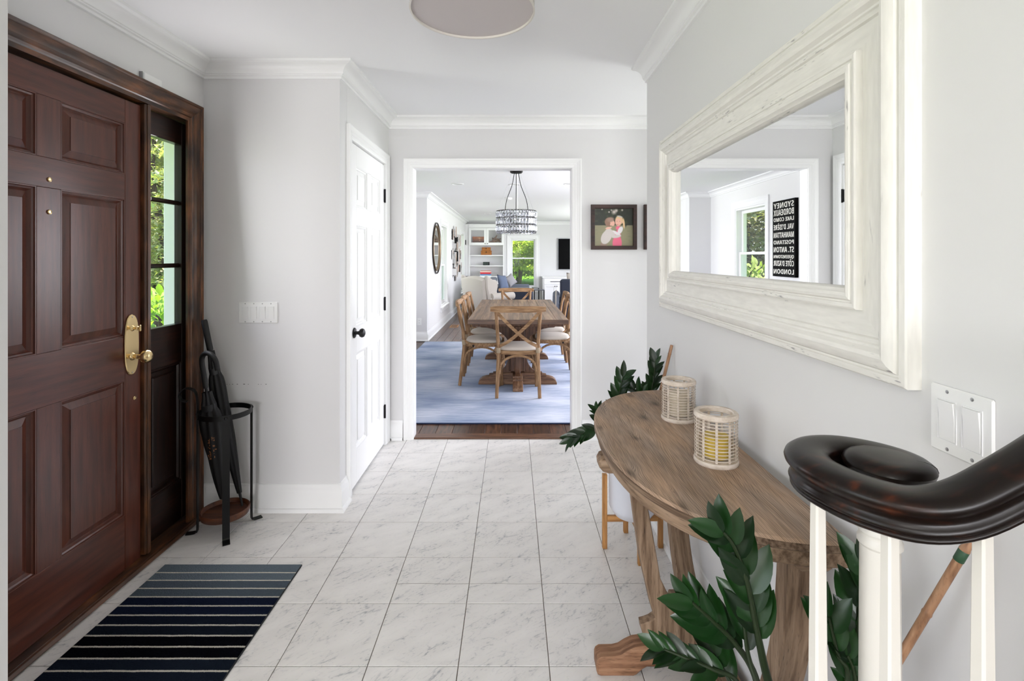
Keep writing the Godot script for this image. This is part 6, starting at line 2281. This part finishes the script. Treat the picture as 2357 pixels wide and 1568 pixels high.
# a cut crystal: bevelled long octagon
func crystal_mesh(k := 1.0) -> ArrayMesh:
	var s := S()
	var w := 0.0165 * k
	var h := 0.0395 * k
	var d := 0.009 * k
	var oct := [Vector2(-w * 0.6, -h), Vector2(w * 0.6, -h), Vector2(w, -h * 0.8), Vector2(w, h * 0.8), Vector2(w * 0.6, h), Vector2(-w * 0.6, h), Vector2(-w, h * 0.8), Vector2(-w, -h * 0.8)]
	for sg in [-1.0, 1.0]:
		for i in 8:
			var a: Vector2 = oct[i]
			var b: Vector2 = oct[(i + 1) % 8]
			var a2 := Vector2(a.x * 0.45, a.y * 0.72)
			var b2 := Vector2(b.x * 0.45, b.y * 0.72)
			fq(s, Vector3(a.x, a.y, sg * d * 0.25), Vector3(b.x, b.y, sg * d * 0.25), Vector3(b2.x, b2.y, sg * d), Vector3(a2.x, a2.y, sg * d), Vector3(a.x + b.x, a.y + b.y, 0).normalized() * 0.5 + Vector3(0, 0, sg))
			ft(s, Vector3(a2.x, a2.y, sg * d), Vector3(b2.x, b2.y, sg * d), Vector3(0, 0, sg * d), Vector3(0, 0, sg))
	for i in 8:
		var a: Vector2 = oct[i]
		var b: Vector2 = oct[(i + 1) % 8]
		fq(s, Vector3(a.x, a.y, -d * 0.25), Vector3(b.x, b.y, -d * 0.25), Vector3(b.x, b.y, d * 0.25), Vector3(a.x, a.y, d * 0.25), Vector3(a.x + b.x, a.y + b.y, 0))
	s.generate_normals()
	return s.commit()

func build_word_sign() -> void:
	var w := 0.485
	var h := 0.9
	var o := thing("word_sign", "black board sign listing ten place names in white capitals, seen in the big mirror", "sign", Vector3(-1.736, 1.586, -5.878), PI / 2)
	var s := S()
	lb(s, -w / 2, w / 2, -h / 2, h / 2, 0.0, 0.04, 0.0015)
	put("board", s, mat(Color(0.022, 0.021, 0.02), 0.6, 0.0, 0.2), o)
	var font := SystemFont.new()
	font.font_names = PackedStringArray(["Droid Sans"])
	font.font_weight = 700
	var white := mat(Color(0.88, 0.87, 0.83), 0.6)
	# word, height of its letters, top of its line
	var rows := [["SYDNEY", 0.062, 0.424], ["BORDEAUX", 0.07, 0.343], ["LAKE COMO", 0.045, 0.248], ["VAL D'ISÈRE", 0.06, 0.165], ["MANHATTAN", 0.062, 0.072], ["POSITANO", 0.045, -0.022], ["ST. ANTON", 0.062, -0.1], ["QUEENSTOWN", 0.038, -0.195], ["CÔTE D'AZUR", 0.062, -0.262], ["LONDON", 0.055, -0.362]]
	for r in rows:
		var tm := TextMesh.new()
		tm.text = r[0]
		tm.font = font
		tm.font_size = 64
		tm.depth = 0.0
		tm.pixel_size = 0.01
		tm.curve_step = 2.0
		tm.depth = 0.02
		var probe := TextMesh.new()
		probe.text = "H"
		probe.font = font
		probe.font_size = 64
		probe.pixel_size = 0.01
		probe.depth = 0.02
		var hb := probe.get_aabb()
		var bb := tm.get_aabb()
		var sy: float = r[1] / hb.size.y
		var sx: float = (w - 0.05) / bb.size.x
		# the letters' foot stands at the foot of the H
		var y: float = r[2] - r[1] - hb.position.y * sy
		put("lettering", tm, white, o, Transform3D(Basis.from_scale(Vector3(sx, sy, 0.05)), Vector3(-(bb.position.x + bb.size.x * 0.5) * sx, y, 0.0403)))

func build_collage() -> void:
	var o := thing("photo_collage", "wall collage of many small prints and black blocks between the tall windows", "photo collage", Vector3(-1.386, 0, -12.3), PI / 2)
	var rg := RandomNumberGenerator.new()
	rg.seed = 17
	var prints := []
	for k in 4:
		var sp := []
		for i in 26:
			sp.append([rg.randf(), rg.randf(), 0.06 + rg.randf() * 0.16, 0.06 + rg.randf() * 0.18, rg.randf(), [Color(0.25, 0.2, 0.18), Color(0.78, 0.68, 0.62), Color(0.88, 0.86, 0.85), Color(0.62, 0.42, 0.32)][rg.randi() % 4], 0.5])
		var base: Color = [Color(0.8, 0.78, 0.77), Color(0.6, 0.5, 0.45), Color(0.72, 0.72, 0.74), Color(0.42, 0.38, 0.36)][k]
		var m := mat(Color.WHITE, 0.35)
		m.albedo_texture = spots_tex(32, 32, func(_x: float, _y: float) -> Color: return base, sp)
		prints.append(m)
	var cells := [[-0.8, 1.88, 0.2, 0.24], [-0.55, 1.95, 0.22, 0.26], [-0.25, 1.75, 0.26, 0.3], [0.1, 1.68, 0.3, 0.24], [0.42, 1.78, 0.22, 0.3], [-0.62, 1.62, 0.2, 0.2], [-0.85, 1.42, 0.2, 0.22], [-0.55, 1.3, 0.28, 0.36], [-0.18, 1.38, 0.3, 0.4], [0.2, 1.36, 0.3, 0.34], [0.52, 1.42, 0.22, 0.22], [-0.66, 1.02, 0.2, 0.24], [-0.36, 1.02, 0.26, 0.22], [-0.02, 1.1, 0.3, 0.2], [0.3, 1.08, 0.26, 0.3], [-0.3, 0.86 + 0.02, 0.22, 0.16]]
	for i in cells.size():
		var q: Array = cells[i]
		var z := 0.03 + 0.035 * (i % 3)
		var s := S()
		lb(s, q[0] - q[2] / 2, q[0] + q[2] / 2, q[1] - q[3] / 2, q[1] + q[3] / 2, z - 0.012, z, 0.001)
		var tile := put("print", s, M.black if i % 5 == 0 else M.trim, o)
		put("picture", picture_quad(q[0] - q[2] / 2 + 0.003, q[0] + q[2] / 2 - 0.003, q[1] - q[3] / 2 + 0.003, q[1] + q[3] / 2 - 0.003, z + 0.0006), prints[i % 4], tile)
		s = S()
		lb(s, q[0] - q[2] * 0.3, q[0] + q[2] * 0.3, q[1] - q[3] * 0.3, q[1] + q[3] * 0.3, 0.0, z - 0.0125)
		put("block", s, M.black if i % 2 == 0 else M.trim, tile)
	for q in [[-0.95, 0.6, 1.5], [-0.7, 0.55, 1.2], [-0.9, 0.3, 1.84]]:
		var s := S()
		lb(s, q[0], q[1], q[2] - 0.012, q[2] + 0.012, 0.0, 0.02)
		put("bar", s, M.black, o)

# ---------------------------------------------------------------- living room
func build_living() -> void:
	build_bookcase()
	var o: Node3D
	var s: SurfaceTool
	# cabinet under the television
	o = thing("media_cabinet", "white built-in low cabinet with drawers right of the far window", "cabinet", Vector3(0.875, 0.0085, -14.998))
	s = S()
	lb(s, 0.0, 2.2, 0.0, 0.745, 0.03, 0.44, 0.003)
	put("body", s, M.trim, o)
	s = S()
	lb(s, -0.02, 2.22, 0.745, 0.785, 0.0, 0.475, 0.008)
	put("countertop", s, M.trim, o)
	for i in 3:
		var x0 := 0.035 + i * 0.72
		s = S()
		lb(s, x0, x0 + 0.68, 0.56, 0.73, 0.4405, 0.46, 0.003)
		var dr := put("drawer", s, M.trim, o)
		s = S()
		lb(s, x0 + 0.18, x0 + 0.5, 0.637, 0.651, 0.468, 0.48, 0.003)
		lb(s, x0 + 0.2, x0 + 0.21, 0.638, 0.65, 0.46, 0.469)
		lb(s, x0 + 0.47, x0 + 0.48, 0.638, 0.65, 0.46, 0.469)
		put("handle", s, M.black, dr)
		for k in 2:
			var a := x0 + k * 0.342
			s = S()
			shaker(s, a, a + 0.338, 0.08, 0.545, 0.4405)
			var dd := put("cabinet_door", s, M.trim, o)
			s = S()
			lathe(s, [Vector2(0.006, 0), Vector2(0.006, 0.012), Vector2(0.014, 0.018), Vector2(0.014, 0.024), Vector2(0, 0.026)], 12, Transform3D(Basis(Vector3(1, 0, 0), Vector3(0, 0, 1), Vector3(0, -1, 0)), Vector3(a + (0.31 if k == 0 else 0.028), 0.505, 0.46)))
			put("knob", s, M.black, dd)
	o = thing("television", "large black television on the far wall at the doorway's right edge", "television", Vector3(1.344 + 0.82, 1.45, -14.998))
	s = S()
	lb(s, -0.82, 0.82, -0.465, 0.465, 0.02, 0.065, 0.006)
	put("casing", s, mat(Color(0.62, 0.63, 0.65), 0.4), o)
	s = S()
	lb(s, -0.805, 0.805, -0.45, 0.452, 0.0655, 0.068, 0.001)
	put("screen", s, mat(Color(0.012, 0.012, 0.014), 0.3, 0.0, 0.15), o)
	s = S()
	lb(s, -0.25, 0.25, -0.2, 0.2, 0.0, 0.0195)
	put("wall_bracket", s, M.black, o)
	o = thing("wall_panel", "small white panel on the left wall near the far corner", "wall panel", Vector3(-1.386, 1.58, -14.78), PI / 2)
	s = S()
	lb(s, -0.1, 0.1, -0.13, 0.13, 0.0, 0.03, 0.004)
	put("body", s, M.white_plastic, o)
	s = S()
	lb(s, -0.13, -0.05, 0.14, 0.28, 0.0, 0.025, 0.004)
	put("black_sensor", s, M.black, o)
	build_wing_chair()
	build_seats()

func shaker(s: SurfaceTool, x0: float, x1: float, y0: float, y1: float, z: float) -> void:
	var f := 0.055
	lb(s, x0, x0 + f, y0, y1, z, z + 0.02, 0.002)
	lb(s, x1 - f, x1, y0, y1, z, z + 0.02, 0.002)
	lb(s, x0 + f, x1 - f, y0, y0 + f, z, z + 0.02, 0.002)
	lb(s, x0 + f, x1 - f, y1 - f, y1, z, z + 0.02, 0.002)
	lb(s, x0 + f, x1 - f, y0 + f, y1 - f, z, z + 0.008)

func build_bookcase() -> void:
	var o := thing("bookcase", "white built-in bookcase with two glass doors above open shelves", "bookcase", Vector3(-0.767, 0.008, -15.0))
	var s: SurfaceTool
	var hw := 0.515
	s = S()
	lb(s, -hw, -hw + 0.03, 0.8, 2.205, 0.0, 0.33, 0.002)
	put("side", s, M.trim, o)
	s = S()
	lb(s, hw - 0.03, hw, 0.8, 2.205, 0.0, 0.33, 0.002)
	put("side", s, M.trim, o)
	s = S()
	lb(s, -hw + 0.03, hw - 0.03, 0.8, 2.205, 0.0, 0.015)
	put("back", s, M.wall_cool, o)
	s = S()
	lb(s, -hw, hw, 2.2055, 2.318, 0.0, 0.325, 0.004)
	put("head", s, M.trim, o)
	s = S()
	lb(s, -hw - 0.1, -hw - 0.0005, 0.8, 2.318, 0.0, 0.31)
	put("filler", s, M.trim, o)
	for y in [1.08, 1.385, 1.695]:
		s = S()
		lb(s, -hw + 0.0305, hw - 0.0305, y, y + 0.028, 0.0155, 0.325, 0.003)
		put("shelf", s, M.trim, o)
	for k in 2:
		var x0 := -hw + 0.004 + k * (hw - 0.002)
		var x1 := x0 + hw - 0.006
		s = S()
		var y0 := 1.702
		var y1 := 2.2
		lb(s, x0, x0 + 0.065, y0, y1, 0.3305, 0.35, 0.003)
		lb(s, x1 - 0.065, x1, y0, y1, 0.3305, 0.35, 0.003)
		lb(s, x0 + 0.065, x1 - 0.065, y0, y0 + 0.075, 0.3305, 0.35, 0.003)
		lb(s, x0 + 0.065, x1 - 0.065, y1 - 0.065, y1, 0.3305, 0.35, 0.003)
		var d := put("glass_door", s, M.trim, o)
		s = S()
		lb(s, x0 + 0.064, x1 - 0.064, y0 + 0.074, y1 - 0.064, 0.338, 0.341)
		put("pane", s, M.glass, d)
		s = S()
		lathe(s, [Vector2(0.006, 0), Vector2(0.006, 0.012), Vector2(0.013, 0.018), Vector2(0.013, 0.024), Vector2(0, 0.026)], 12, Transform3D(Basis(Vector3(1, 0, 0), Vector3(0, 0, 1), Vector3(0, -1, 0)), Vector3(x1 - 0.032 if k == 0 else x0 + 0.032, y0 + 0.04, 0.35)))
		put("knob", s, M.black, d)
	s = S()
	lb(s, -hw - 0.02, hw + 0.02, 0.757, 0.7995, 0.0, 0.5, 0.008)
	put("countertop", s, M.trim, o)
	s = S()
	lb(s, -hw, hw, 0.0, 0.7565, 0.0, 0.45, 0.003)
	put("base_cabinet", s, M.trim, o)
	for k in 2:
		var a := -hw + 0.02 + k * 0.5
		s = S()
		shaker(s, a, a + 0.475, 0.09, 0.735, 0.4505)
		var dd := put("cabinet_door", s, M.trim, o)
		s = S()
		lathe(s, [Vector2(0.006, 0), Vector2(0.006, 0.012), Vector2(0.013, 0.018), Vector2(0, 0.026)], 12, Transform3D(Basis(Vector3(1, 0, 0), Vector3(0, 0, 1), Vector3(0, -1, 0)), Vector3(a + (0.445 if k == 0 else 0.03), 0.69, 0.4705)))
		put("knob", s, M.black, dd)
	# on the shelves
	var y := 0.008
	var base := Vector3(-0.767, y, -15.0)
	var rg := RandomNumberGenerator.new()
	rg.seed = 9
	var sp := [[0.6, 0.18, 0.28, 0.06, 0.0, Color(0.95, 0.8, 0.55), 0.9], [0.6, 0.2, 0.08, 0.06, 0.0, Color(1.0, 0.93, 0.78), 0.8], [0.62, 0.45, 0.06, 0.2, 0.0, Color(0.85, 0.6, 0.4), 1.0], [0.3, 0.12, 0.3, 0.03, 0.1, Color(0.25, 0.14, 0.1), 1.0], [0.8, 0.07, 0.3, 0.03, -0.1, Color(0.3, 0.17, 0.12), 1.0], [0.2, 0.85, 0.3, 0.12, 0.0, Color(0.12, 0.07, 0.06), 1.0], [0.85, 0.8, 0.2, 0.12, 0.0, Color(0.15, 0.08, 0.06), 1.0]]
	var tex := spots_tex(64, 42, func(_x: float, v: float) -> Color: return Color(0.75, 0.42, 0.2).lerp(Color(0.32, 0.17, 0.11), clampf(v * 1.5, 0.0, 1.0)), sp)
	var pm := mat(Color.WHITE, 0.4)
	pm.albedo_texture = tex
	var o2 := thing("sunset_print", "small print of an orange sunset over water behind the left glass door", "picture", base + Vector3(-0.245, 1.7235, 0.18))
	s = S()
	lb(s, -0.17, 0.17, 0.0, 0.23, -0.02, 0.0, 0.001)
	put("board", s, M.black, o2)
	put("photo", picture_quad(-0.169, 0.169, 0.001, 0.229, 0.0006), pm, o2)
	var dw := thing("driftwood", "branching pale driftwood piece behind the right glass door", "driftwood", base + Vector3(0.26, 1.737, 0.17))
	var wood := grained(grain_tex(311, Color(0.34, 0.25, 0.19), Color(0.5, 0.39, 0.31), Color(0.62, 0.52, 0.43), 0.3, 0.5), 0, 0.1, 0.5, 0.85)
	for q in [[Vector3(-0.19, 0.04, 0), Vector3(-0.05, 0.07, 0.02), Vector3(0.06, 0.09, 0), Vector3(0.19, 0.03, 0.02), 0.04], [Vector3(-0.1, 0.03, 0), Vector3(-0.06, 0.12, 0), Vector3(0.0, 0.18, 0.01), Vector3(0.05, 0.27, 0), 0.035], [Vector3(0.0, 0.1, 0), Vector3(0.05, 0.14, 0.02), Vector3(0.1, 0.12, 0.02), Vector3(0.15, 0.07, 0.0), 0.03], [Vector3(-0.05, 0.12, 0), Vector3(-0.08, 0.16, 0), Vector3(-0.09, 0.17, 0), Vector3(-0.1, 0.19, 0), 0.02], [Vector3(-0.15, 0.02, 0.02), Vector3(-0.05, 0.03, 0.03), Vector3(0.05, 0.03, 0.03), Vector3(0.12, 0.025, 0.02), 0.03], [Vector3(0.08, 0.1, 0), Vector3(0.12, 0.15, 0), Vector3(0.15, 0.15, 0), Vector3(0.17, 0.17, 0), 0.014]]:
		s = S()
		tube(s, curve([q[0], q[1], q[2], q[3]], 5), q[4], 9, [0.4, 0.6, 0.8, 0.95, 1.0, 0.95, 1.05, 0.9, 1.0, 0.85, 0.8, 0.7, 0.6, 0.5, 0.35, 0.2])
		put("branch", s, wood, dw)
	var wick := grained(grain_tex(315, Color(0.45, 0.26, 0.1), Color(0.66, 0.41, 0.17), Color(0.78, 0.54, 0.26), 0.3, 0.3), 0, 0.03, 0.1, 0.7)
	var at := [base + Vector3(-0.01, 1.4135, 0.16), base + Vector3(-0.01, 1.5445, 0.16)]
	for k in 2:
		var b := thing("wicker_box", ["lower and larger of two stacked wicker boxes on the upper shelf", "upper and smaller of two stacked wicker boxes on the upper shelf"][k], "box", at[k], 0.0, "stacked wicker boxes")
		var hx := 0.155 - 0.028 * k
		var hh := 0.13 - 0.035 * k
		s = S()
		lb(s, -hx, hx, 0.0, hh * 0.68, -0.09, 0.09, 0.006)
		put("body", s, wick, b)
		s = S()
		lb(s, -hx - 0.003, hx + 0.003, hh * 0.69, hh, -0.093, 0.093, 0.006)
		put("lid", s, wick, b)
		s = S()
		lb(s, -0.012, 0.012, hh * 0.52, hh * 0.8, 0.0935, 0.098, 0.002)
		put("clasp", s, M.black, b)
	var tb := thing("tea_box", "small dark green and black box on the middle shelf", "box", base + Vector3(-0.01, 1.1085, 0.16))
	s = S()
	lb(s, -0.095, 0.095, 0.0, 0.1, -0.05, 0.05, 0.003)
	put("body", s, mat(Color(0.06, 0.09, 0.08), 0.4), tb)
	for x in [-0.07, -0.025, 0.02]:
		s = S()
		lb(s, x, x + 0.014, 0.012, 0.09, 0.0505, 0.052)
		put("stripe", s, mat(Color(0.25, 0.36, 0.3), 0.5), tb)
	var cols := [Color(0.72, 0.78, 0.8), Color(0.3, 0.5, 0.68), Color(0.74, 0.16, 0.2), Color(0.8, 0.24, 0.26), Color(0.86, 0.84, 0.8), Color(0.8, 0.52, 0.42)]
	var names := ["pale blue book at the bottom of the small stack on the bookcase", "blue book second from the bottom of the bookcase stack", "dark red book in the middle of the bookcase stack", "bright red book above the dark red one on the bookcase", "white book second from the top of the bookcase stack", "thin orange book lying on top of the bookcase stack"]
	var yy := 0.8
	for k in 6:
		var th := [0.022, 0.034, 0.026, 0.03, 0.024, 0.016][k] as float
		var bk := thing("book", names[k], "book", base + Vector3(-0.02 + [0.0, 0.003, -0.004, 0.002, -0.006, 0.0][k], yy, 0.26), 0.0, "stacked books on the bookcase counter")
		var hx: float = 0.165 - 0.008 * (k % 3)
		s = S()
		lb(s, -hx, hx, 0.0, 0.003, -0.11, 0.11)
		lb(s, -hx, hx, th - 0.003, th, -0.11, 0.11)
		lb(s, -hx, hx, 0.003, th - 0.003, 0.106, 0.11)
		put("cover", s, mat(cols[k], 0.5), bk)
		s = S()
		lb(s, -hx + 0.004, hx - 0.004, 0.0031, th - 0.0031, -0.107, 0.1055)
		put("pages", s, mat(Color(0.88, 0.85, 0.78), 0.8), bk)
		yy += th + 0.0003

func build_wing_chair() -> void:
	# local: facing -z, its back at +z
	var o := thing("wing_chair", "cream upholstered wing armchair seen from behind, beyond the dining table", "armchair", Vector3(-0.515, 0.0085, -10.6), -0.75)
	var s := S()
	# back: a tall shell with a bowed top
	var back := []
	back.append_array([Vector2(-0.3, 0.2), Vector2(0.3, 0.2), Vector2(0.335, 0.6), Vector2(0.35, 0.9)])
	for i in 9:
		var u := 1.0 - i / 4.0
		back.append(Vector2(u * 0.345, 0.935 + 0.055 * (1.0 - u * u)))
	back.append_array([Vector2(-0.35, 0.9), Vector2(-0.335, 0.6)])
	prism(s, back, 0.24, 0.38, Transform3D(Basis(Vector3(1, 0, 0), 0.14), Vector3(0, 0.03, -0.02)), 0.035)
	put("back", s, M.cream, o)
	for sg in [-1.0, 1.0]:
		s = S()
		# wing: outline in z, y
		var w := [Vector2(0.36, 0.5), Vector2(0.42, 0.75), Vector2(0.43, 0.96), Vector2(0.40, 0.985), Vector2(0.34, 0.955), Vector2(0.25, 0.90), Vector2(0.16, 0.89), Vector2(0.1, 0.85), Vector2(0.09, 0.76), Vector2(0.12, 0.66), Vector2(0.1, 0.55)]
		prism(s, w, -0.04, 0.04, Transform3D(Basis(Vector3(0, 0, 1), Vector3(0, 1, 0), Vector3(-1, 0, 0)), Vector3(sg * 0.355, 0, 0)), 0.022)
		put("wing", s, M.cream, o)
		s = S()
		lathe(s, [Vector2(0.0, -0.36), Vector2(0.06, -0.358), Vector2(0.078, -0.345), Vector2(0.08, 0.3), Vector2(0.0, 0.31)], 20, Transform3D(Basis(Vector3(1, 0, 0), Vector3(0, 0, -1), Vector3(0, 1, 0)), Vector3(sg * 0.385, 0.545, 0.0)) * Transform3D(Basis(Vector3(1, 0, 0), PI), Vector3.ZERO))
		rbox(s, Vector3(sg * 0.36, 0.36, 0.02), Vector3(0.12, 0.36, 0.66), 0.03)
		put("arm", s, M.cream, o)
		for zz in [-0.28, 0.3]:
			s = S()
			tube(s, [Vector3(sg * 0.3, 0.2, zz), Vector3(sg * 0.31, 0.0, zz * 1.08)], 0.024, 8, [1.0, 0.65])
			put("leg", s, M.walnut, o)
	s = S()
	rbox(s, Vector3(0, 0.27, 0.0), Vector3(0.66, 0.2, 0.66), 0.03)
	put("seat_base", s, M.cream, o)
	s = S()
	rbox(s, Vector3(0, 0.43, -0.06), Vector3(0.58, 0.14, 0.58), 0.05, 0.02)
	put("seat_cushion", s, M.cream, o)

func soft_pillow(s: SurfaceTool, w: float, h: float, d: float, xf: Transform3D) -> void:
	s.set_smooth_group(3)
	var n := 10
	for sg in [-1.0, 1.0]:
		for i in n:
			for j in n:
				var q := []
				for c in [[0, 0], [1, 0], [1, 1], [0, 1]]:
					var u: float = -1.0 + 2.0 * (i + c[0]) / n
					var v: float = -1.0 + 2.0 * (j + c[1]) / n
					var pinch := 1.0 - 0.08 * (1.0 - absf(u * v))
					q.append(xf * Vector3(u * w * 0.5 * (pinch if absf(u) > 0.0 else 1.0), v * h * 0.5 * pinch, sg * d * 0.5 * pow((1.0 - u * u) * (1.0 - v * v), 0.45)))
				fq(s, q[0], q[1], q[2], q[3], xf.basis * Vector3(0, 0, sg))

func build_seats() -> void:
	# blue-grey sofa along the left, facing right
	var o := thing("sofa", "blue-grey sofa behind the wing chair, its flat arms towards viewer and far window", "sofa", Vector3(0.0, 0.0085, -12.9), 0.0)
	var s := S()
	rbox(s, Vector3(-0.08, 0.26, 0), Vector3(1.08, 0.26, 2.3), 0.04)
	put("base", s, M.navy, o)
	for zz in [-0.56, 0.56]:
		s = S()
		rbox(s, Vector3(0.03, 0.455, zz), Vector3(0.86, 0.12, 1.1), 0.05, 0.01)
		put("seat_cushion", s, M.slate_cloth, o)
	s = S()
	rbox(s, Vector3(-0.53, 0.55, 0), Vector3(0.2, 0.5, 2.3), 0.06)
	put("back", s, M.slate_cloth, o)
	for sg in [-1.0, 1.0]:
		s = S()
		rbox(s, Vector3(-0.08, 0.34, sg * 1.24), Vector3(1.1, 0.5, 0.16), 0.04)
		put("arm", s, M.navy if sg > 0.0 else M.slate_cloth, o)
		for xx in [-0.44, 0.4]:
			s = S()
			lb(s, xx - 0.025, xx + 0.025, 0.0, 0.135, sg * 1.1 - 0.025, sg * 1.1 + 0.025, 0.003)
			put("leg", s, M.walnut, o)
	o = thing("cushion", "big denim blue cushion leaning beside the wing chair", "cushion", Vector3(-0.235, 0.75, -12.15), 1.0, "cushions on the blue-grey sofa")
	s = S()
	soft_pillow(s, 0.36, 0.38, 0.14, Transform3D(Basis(Vector3(1, 0, 0), -0.35) * Basis(Vector3(0, 0, 1), -0.12), Vector3.ZERO))
	put("cover", s, M.blue_cloth, o)
	o = thing("cushion", "silver grey cushion set on its corner farther along the sofa", "cushion", Vector3(-0.05, 0.74, -13.45), 0.55, "cushions on the blue-grey sofa")
	s = S()
	soft_pillow(s, 0.3, 0.3, 0.13, Transform3D(Basis(Vector3(1, 0, 0), -0.35) * Basis(Vector3(0, 0, 1), 0.5), Vector3.ZERO))
	put("cover", s, M.silver_cloth, o)
	# nest of two black side tables
	for k in 2:
		var nt := thing("side_table", ["taller of two thin black metal side tables under the window", "lower of two thin black metal side tables, right of the taller"][k], "side table", [Vector3(0.61, 0.0085, -13.42), Vector3(0.69, 0.0085, -13.1)][k], 0.0, "nested black side tables")
		var h := 0.54 if k == 0 else 0.51
		var hw := 0.085 if k == 0 else 0.125
		for x in [-1.0, 1.0]:
			for z in [-1.0, 1.0]:
				s = S()
				lb(s, x * hw - 0.009, x * hw + 0.009, 0.0, h - 0.02, z * 0.12 - 0.009, z * 0.12 + 0.009)
				put("leg", s, M.black_iron, nt)
		s = S()
		lb(s, -hw - 0.01, hw + 0.01, h - 0.0195, h, -0.13, 0.13, 0.003)
		put("table_top", s, mat(Color(0.3, 0.31, 0.33), 0.25), nt)
	# navy armchair at the right
	o = thing("armchair", "navy blue armchair with curved pale-piped arms at the doorway's right edge", "armchair", Vector3(1.28, 0.008, -10.3), -0.12)
	s = S()
	rbox(s, Vector3(0, 0.3, 0), Vector3(0.76, 0.3, 0.8), 0.04)
	put("base", s, M.navy, o)
	s = S()
	rbox(s, Vector3(0.0, 0.64, 0.33), Vector3(0.6, 0.56, 0.18), 0.06)
	put("back", s, M.navy, o)
	s = S()
	rbox(s, Vector3(0, 0.5, -0.05), Vector3(0.54, 0.14, 0.6), 0.05, 0.02)
	put("seat_cushion", s, M.navy, o)
	for sg in [-1.0, 1.0]:
		s = S()
		var arm := [Vector2(0.42, 0.14), Vector2(0.42, 0.5), Vector2(0.39, 0.6), Vector2(0.3, 0.66), Vector2(0.18, 0.67), Vector2(-0.1, 0.62), Vector2(-0.34, 0.58), Vector2(-0.4, 0.52), Vector2(-0.4, 0.14)]
		prism(s, arm, -0.065, 0.065, Transform3D(Basis(Vector3(0, 0, 1), Vector3(0, 1, 0), Vector3(-1, 0, 0)), Vector3(sg * 0.38, 0, 0)), 0.03)
		put("arm", s, M.slate_cloth, o)
		s = S()
		var pts := []
		for q in arm:
			pts.append(Vector3(sg * 0.38, q.y * 1.012, q.x * 1.02))
		tube(s, curve(pts, 3), 0.013, 6)
		put("piping", s, M.cream, o)
		for zz in [-0.34, 0.34]:
			s = S()
			tube(s, [Vector3(sg * 0.33, 0.16, zz), Vector3(sg * 0.34, 0.0, zz * 1.05)], 0.022, 8, [1.0, 0.7])
			put("leg", s, M.walnut, o)
	o = thing("cushion", "beige cushion showing above the navy armchair's back", "cushion", Vector3(1.3, 0.86, -10.18), -0.1)
	s = S()
	soft_pillow(s, 0.42, 0.38, 0.14, Transform3D(Basis(Vector3(1, 0, 0), -0.15), Vector3.ZERO))
	put("cover", s, M.linen, o)
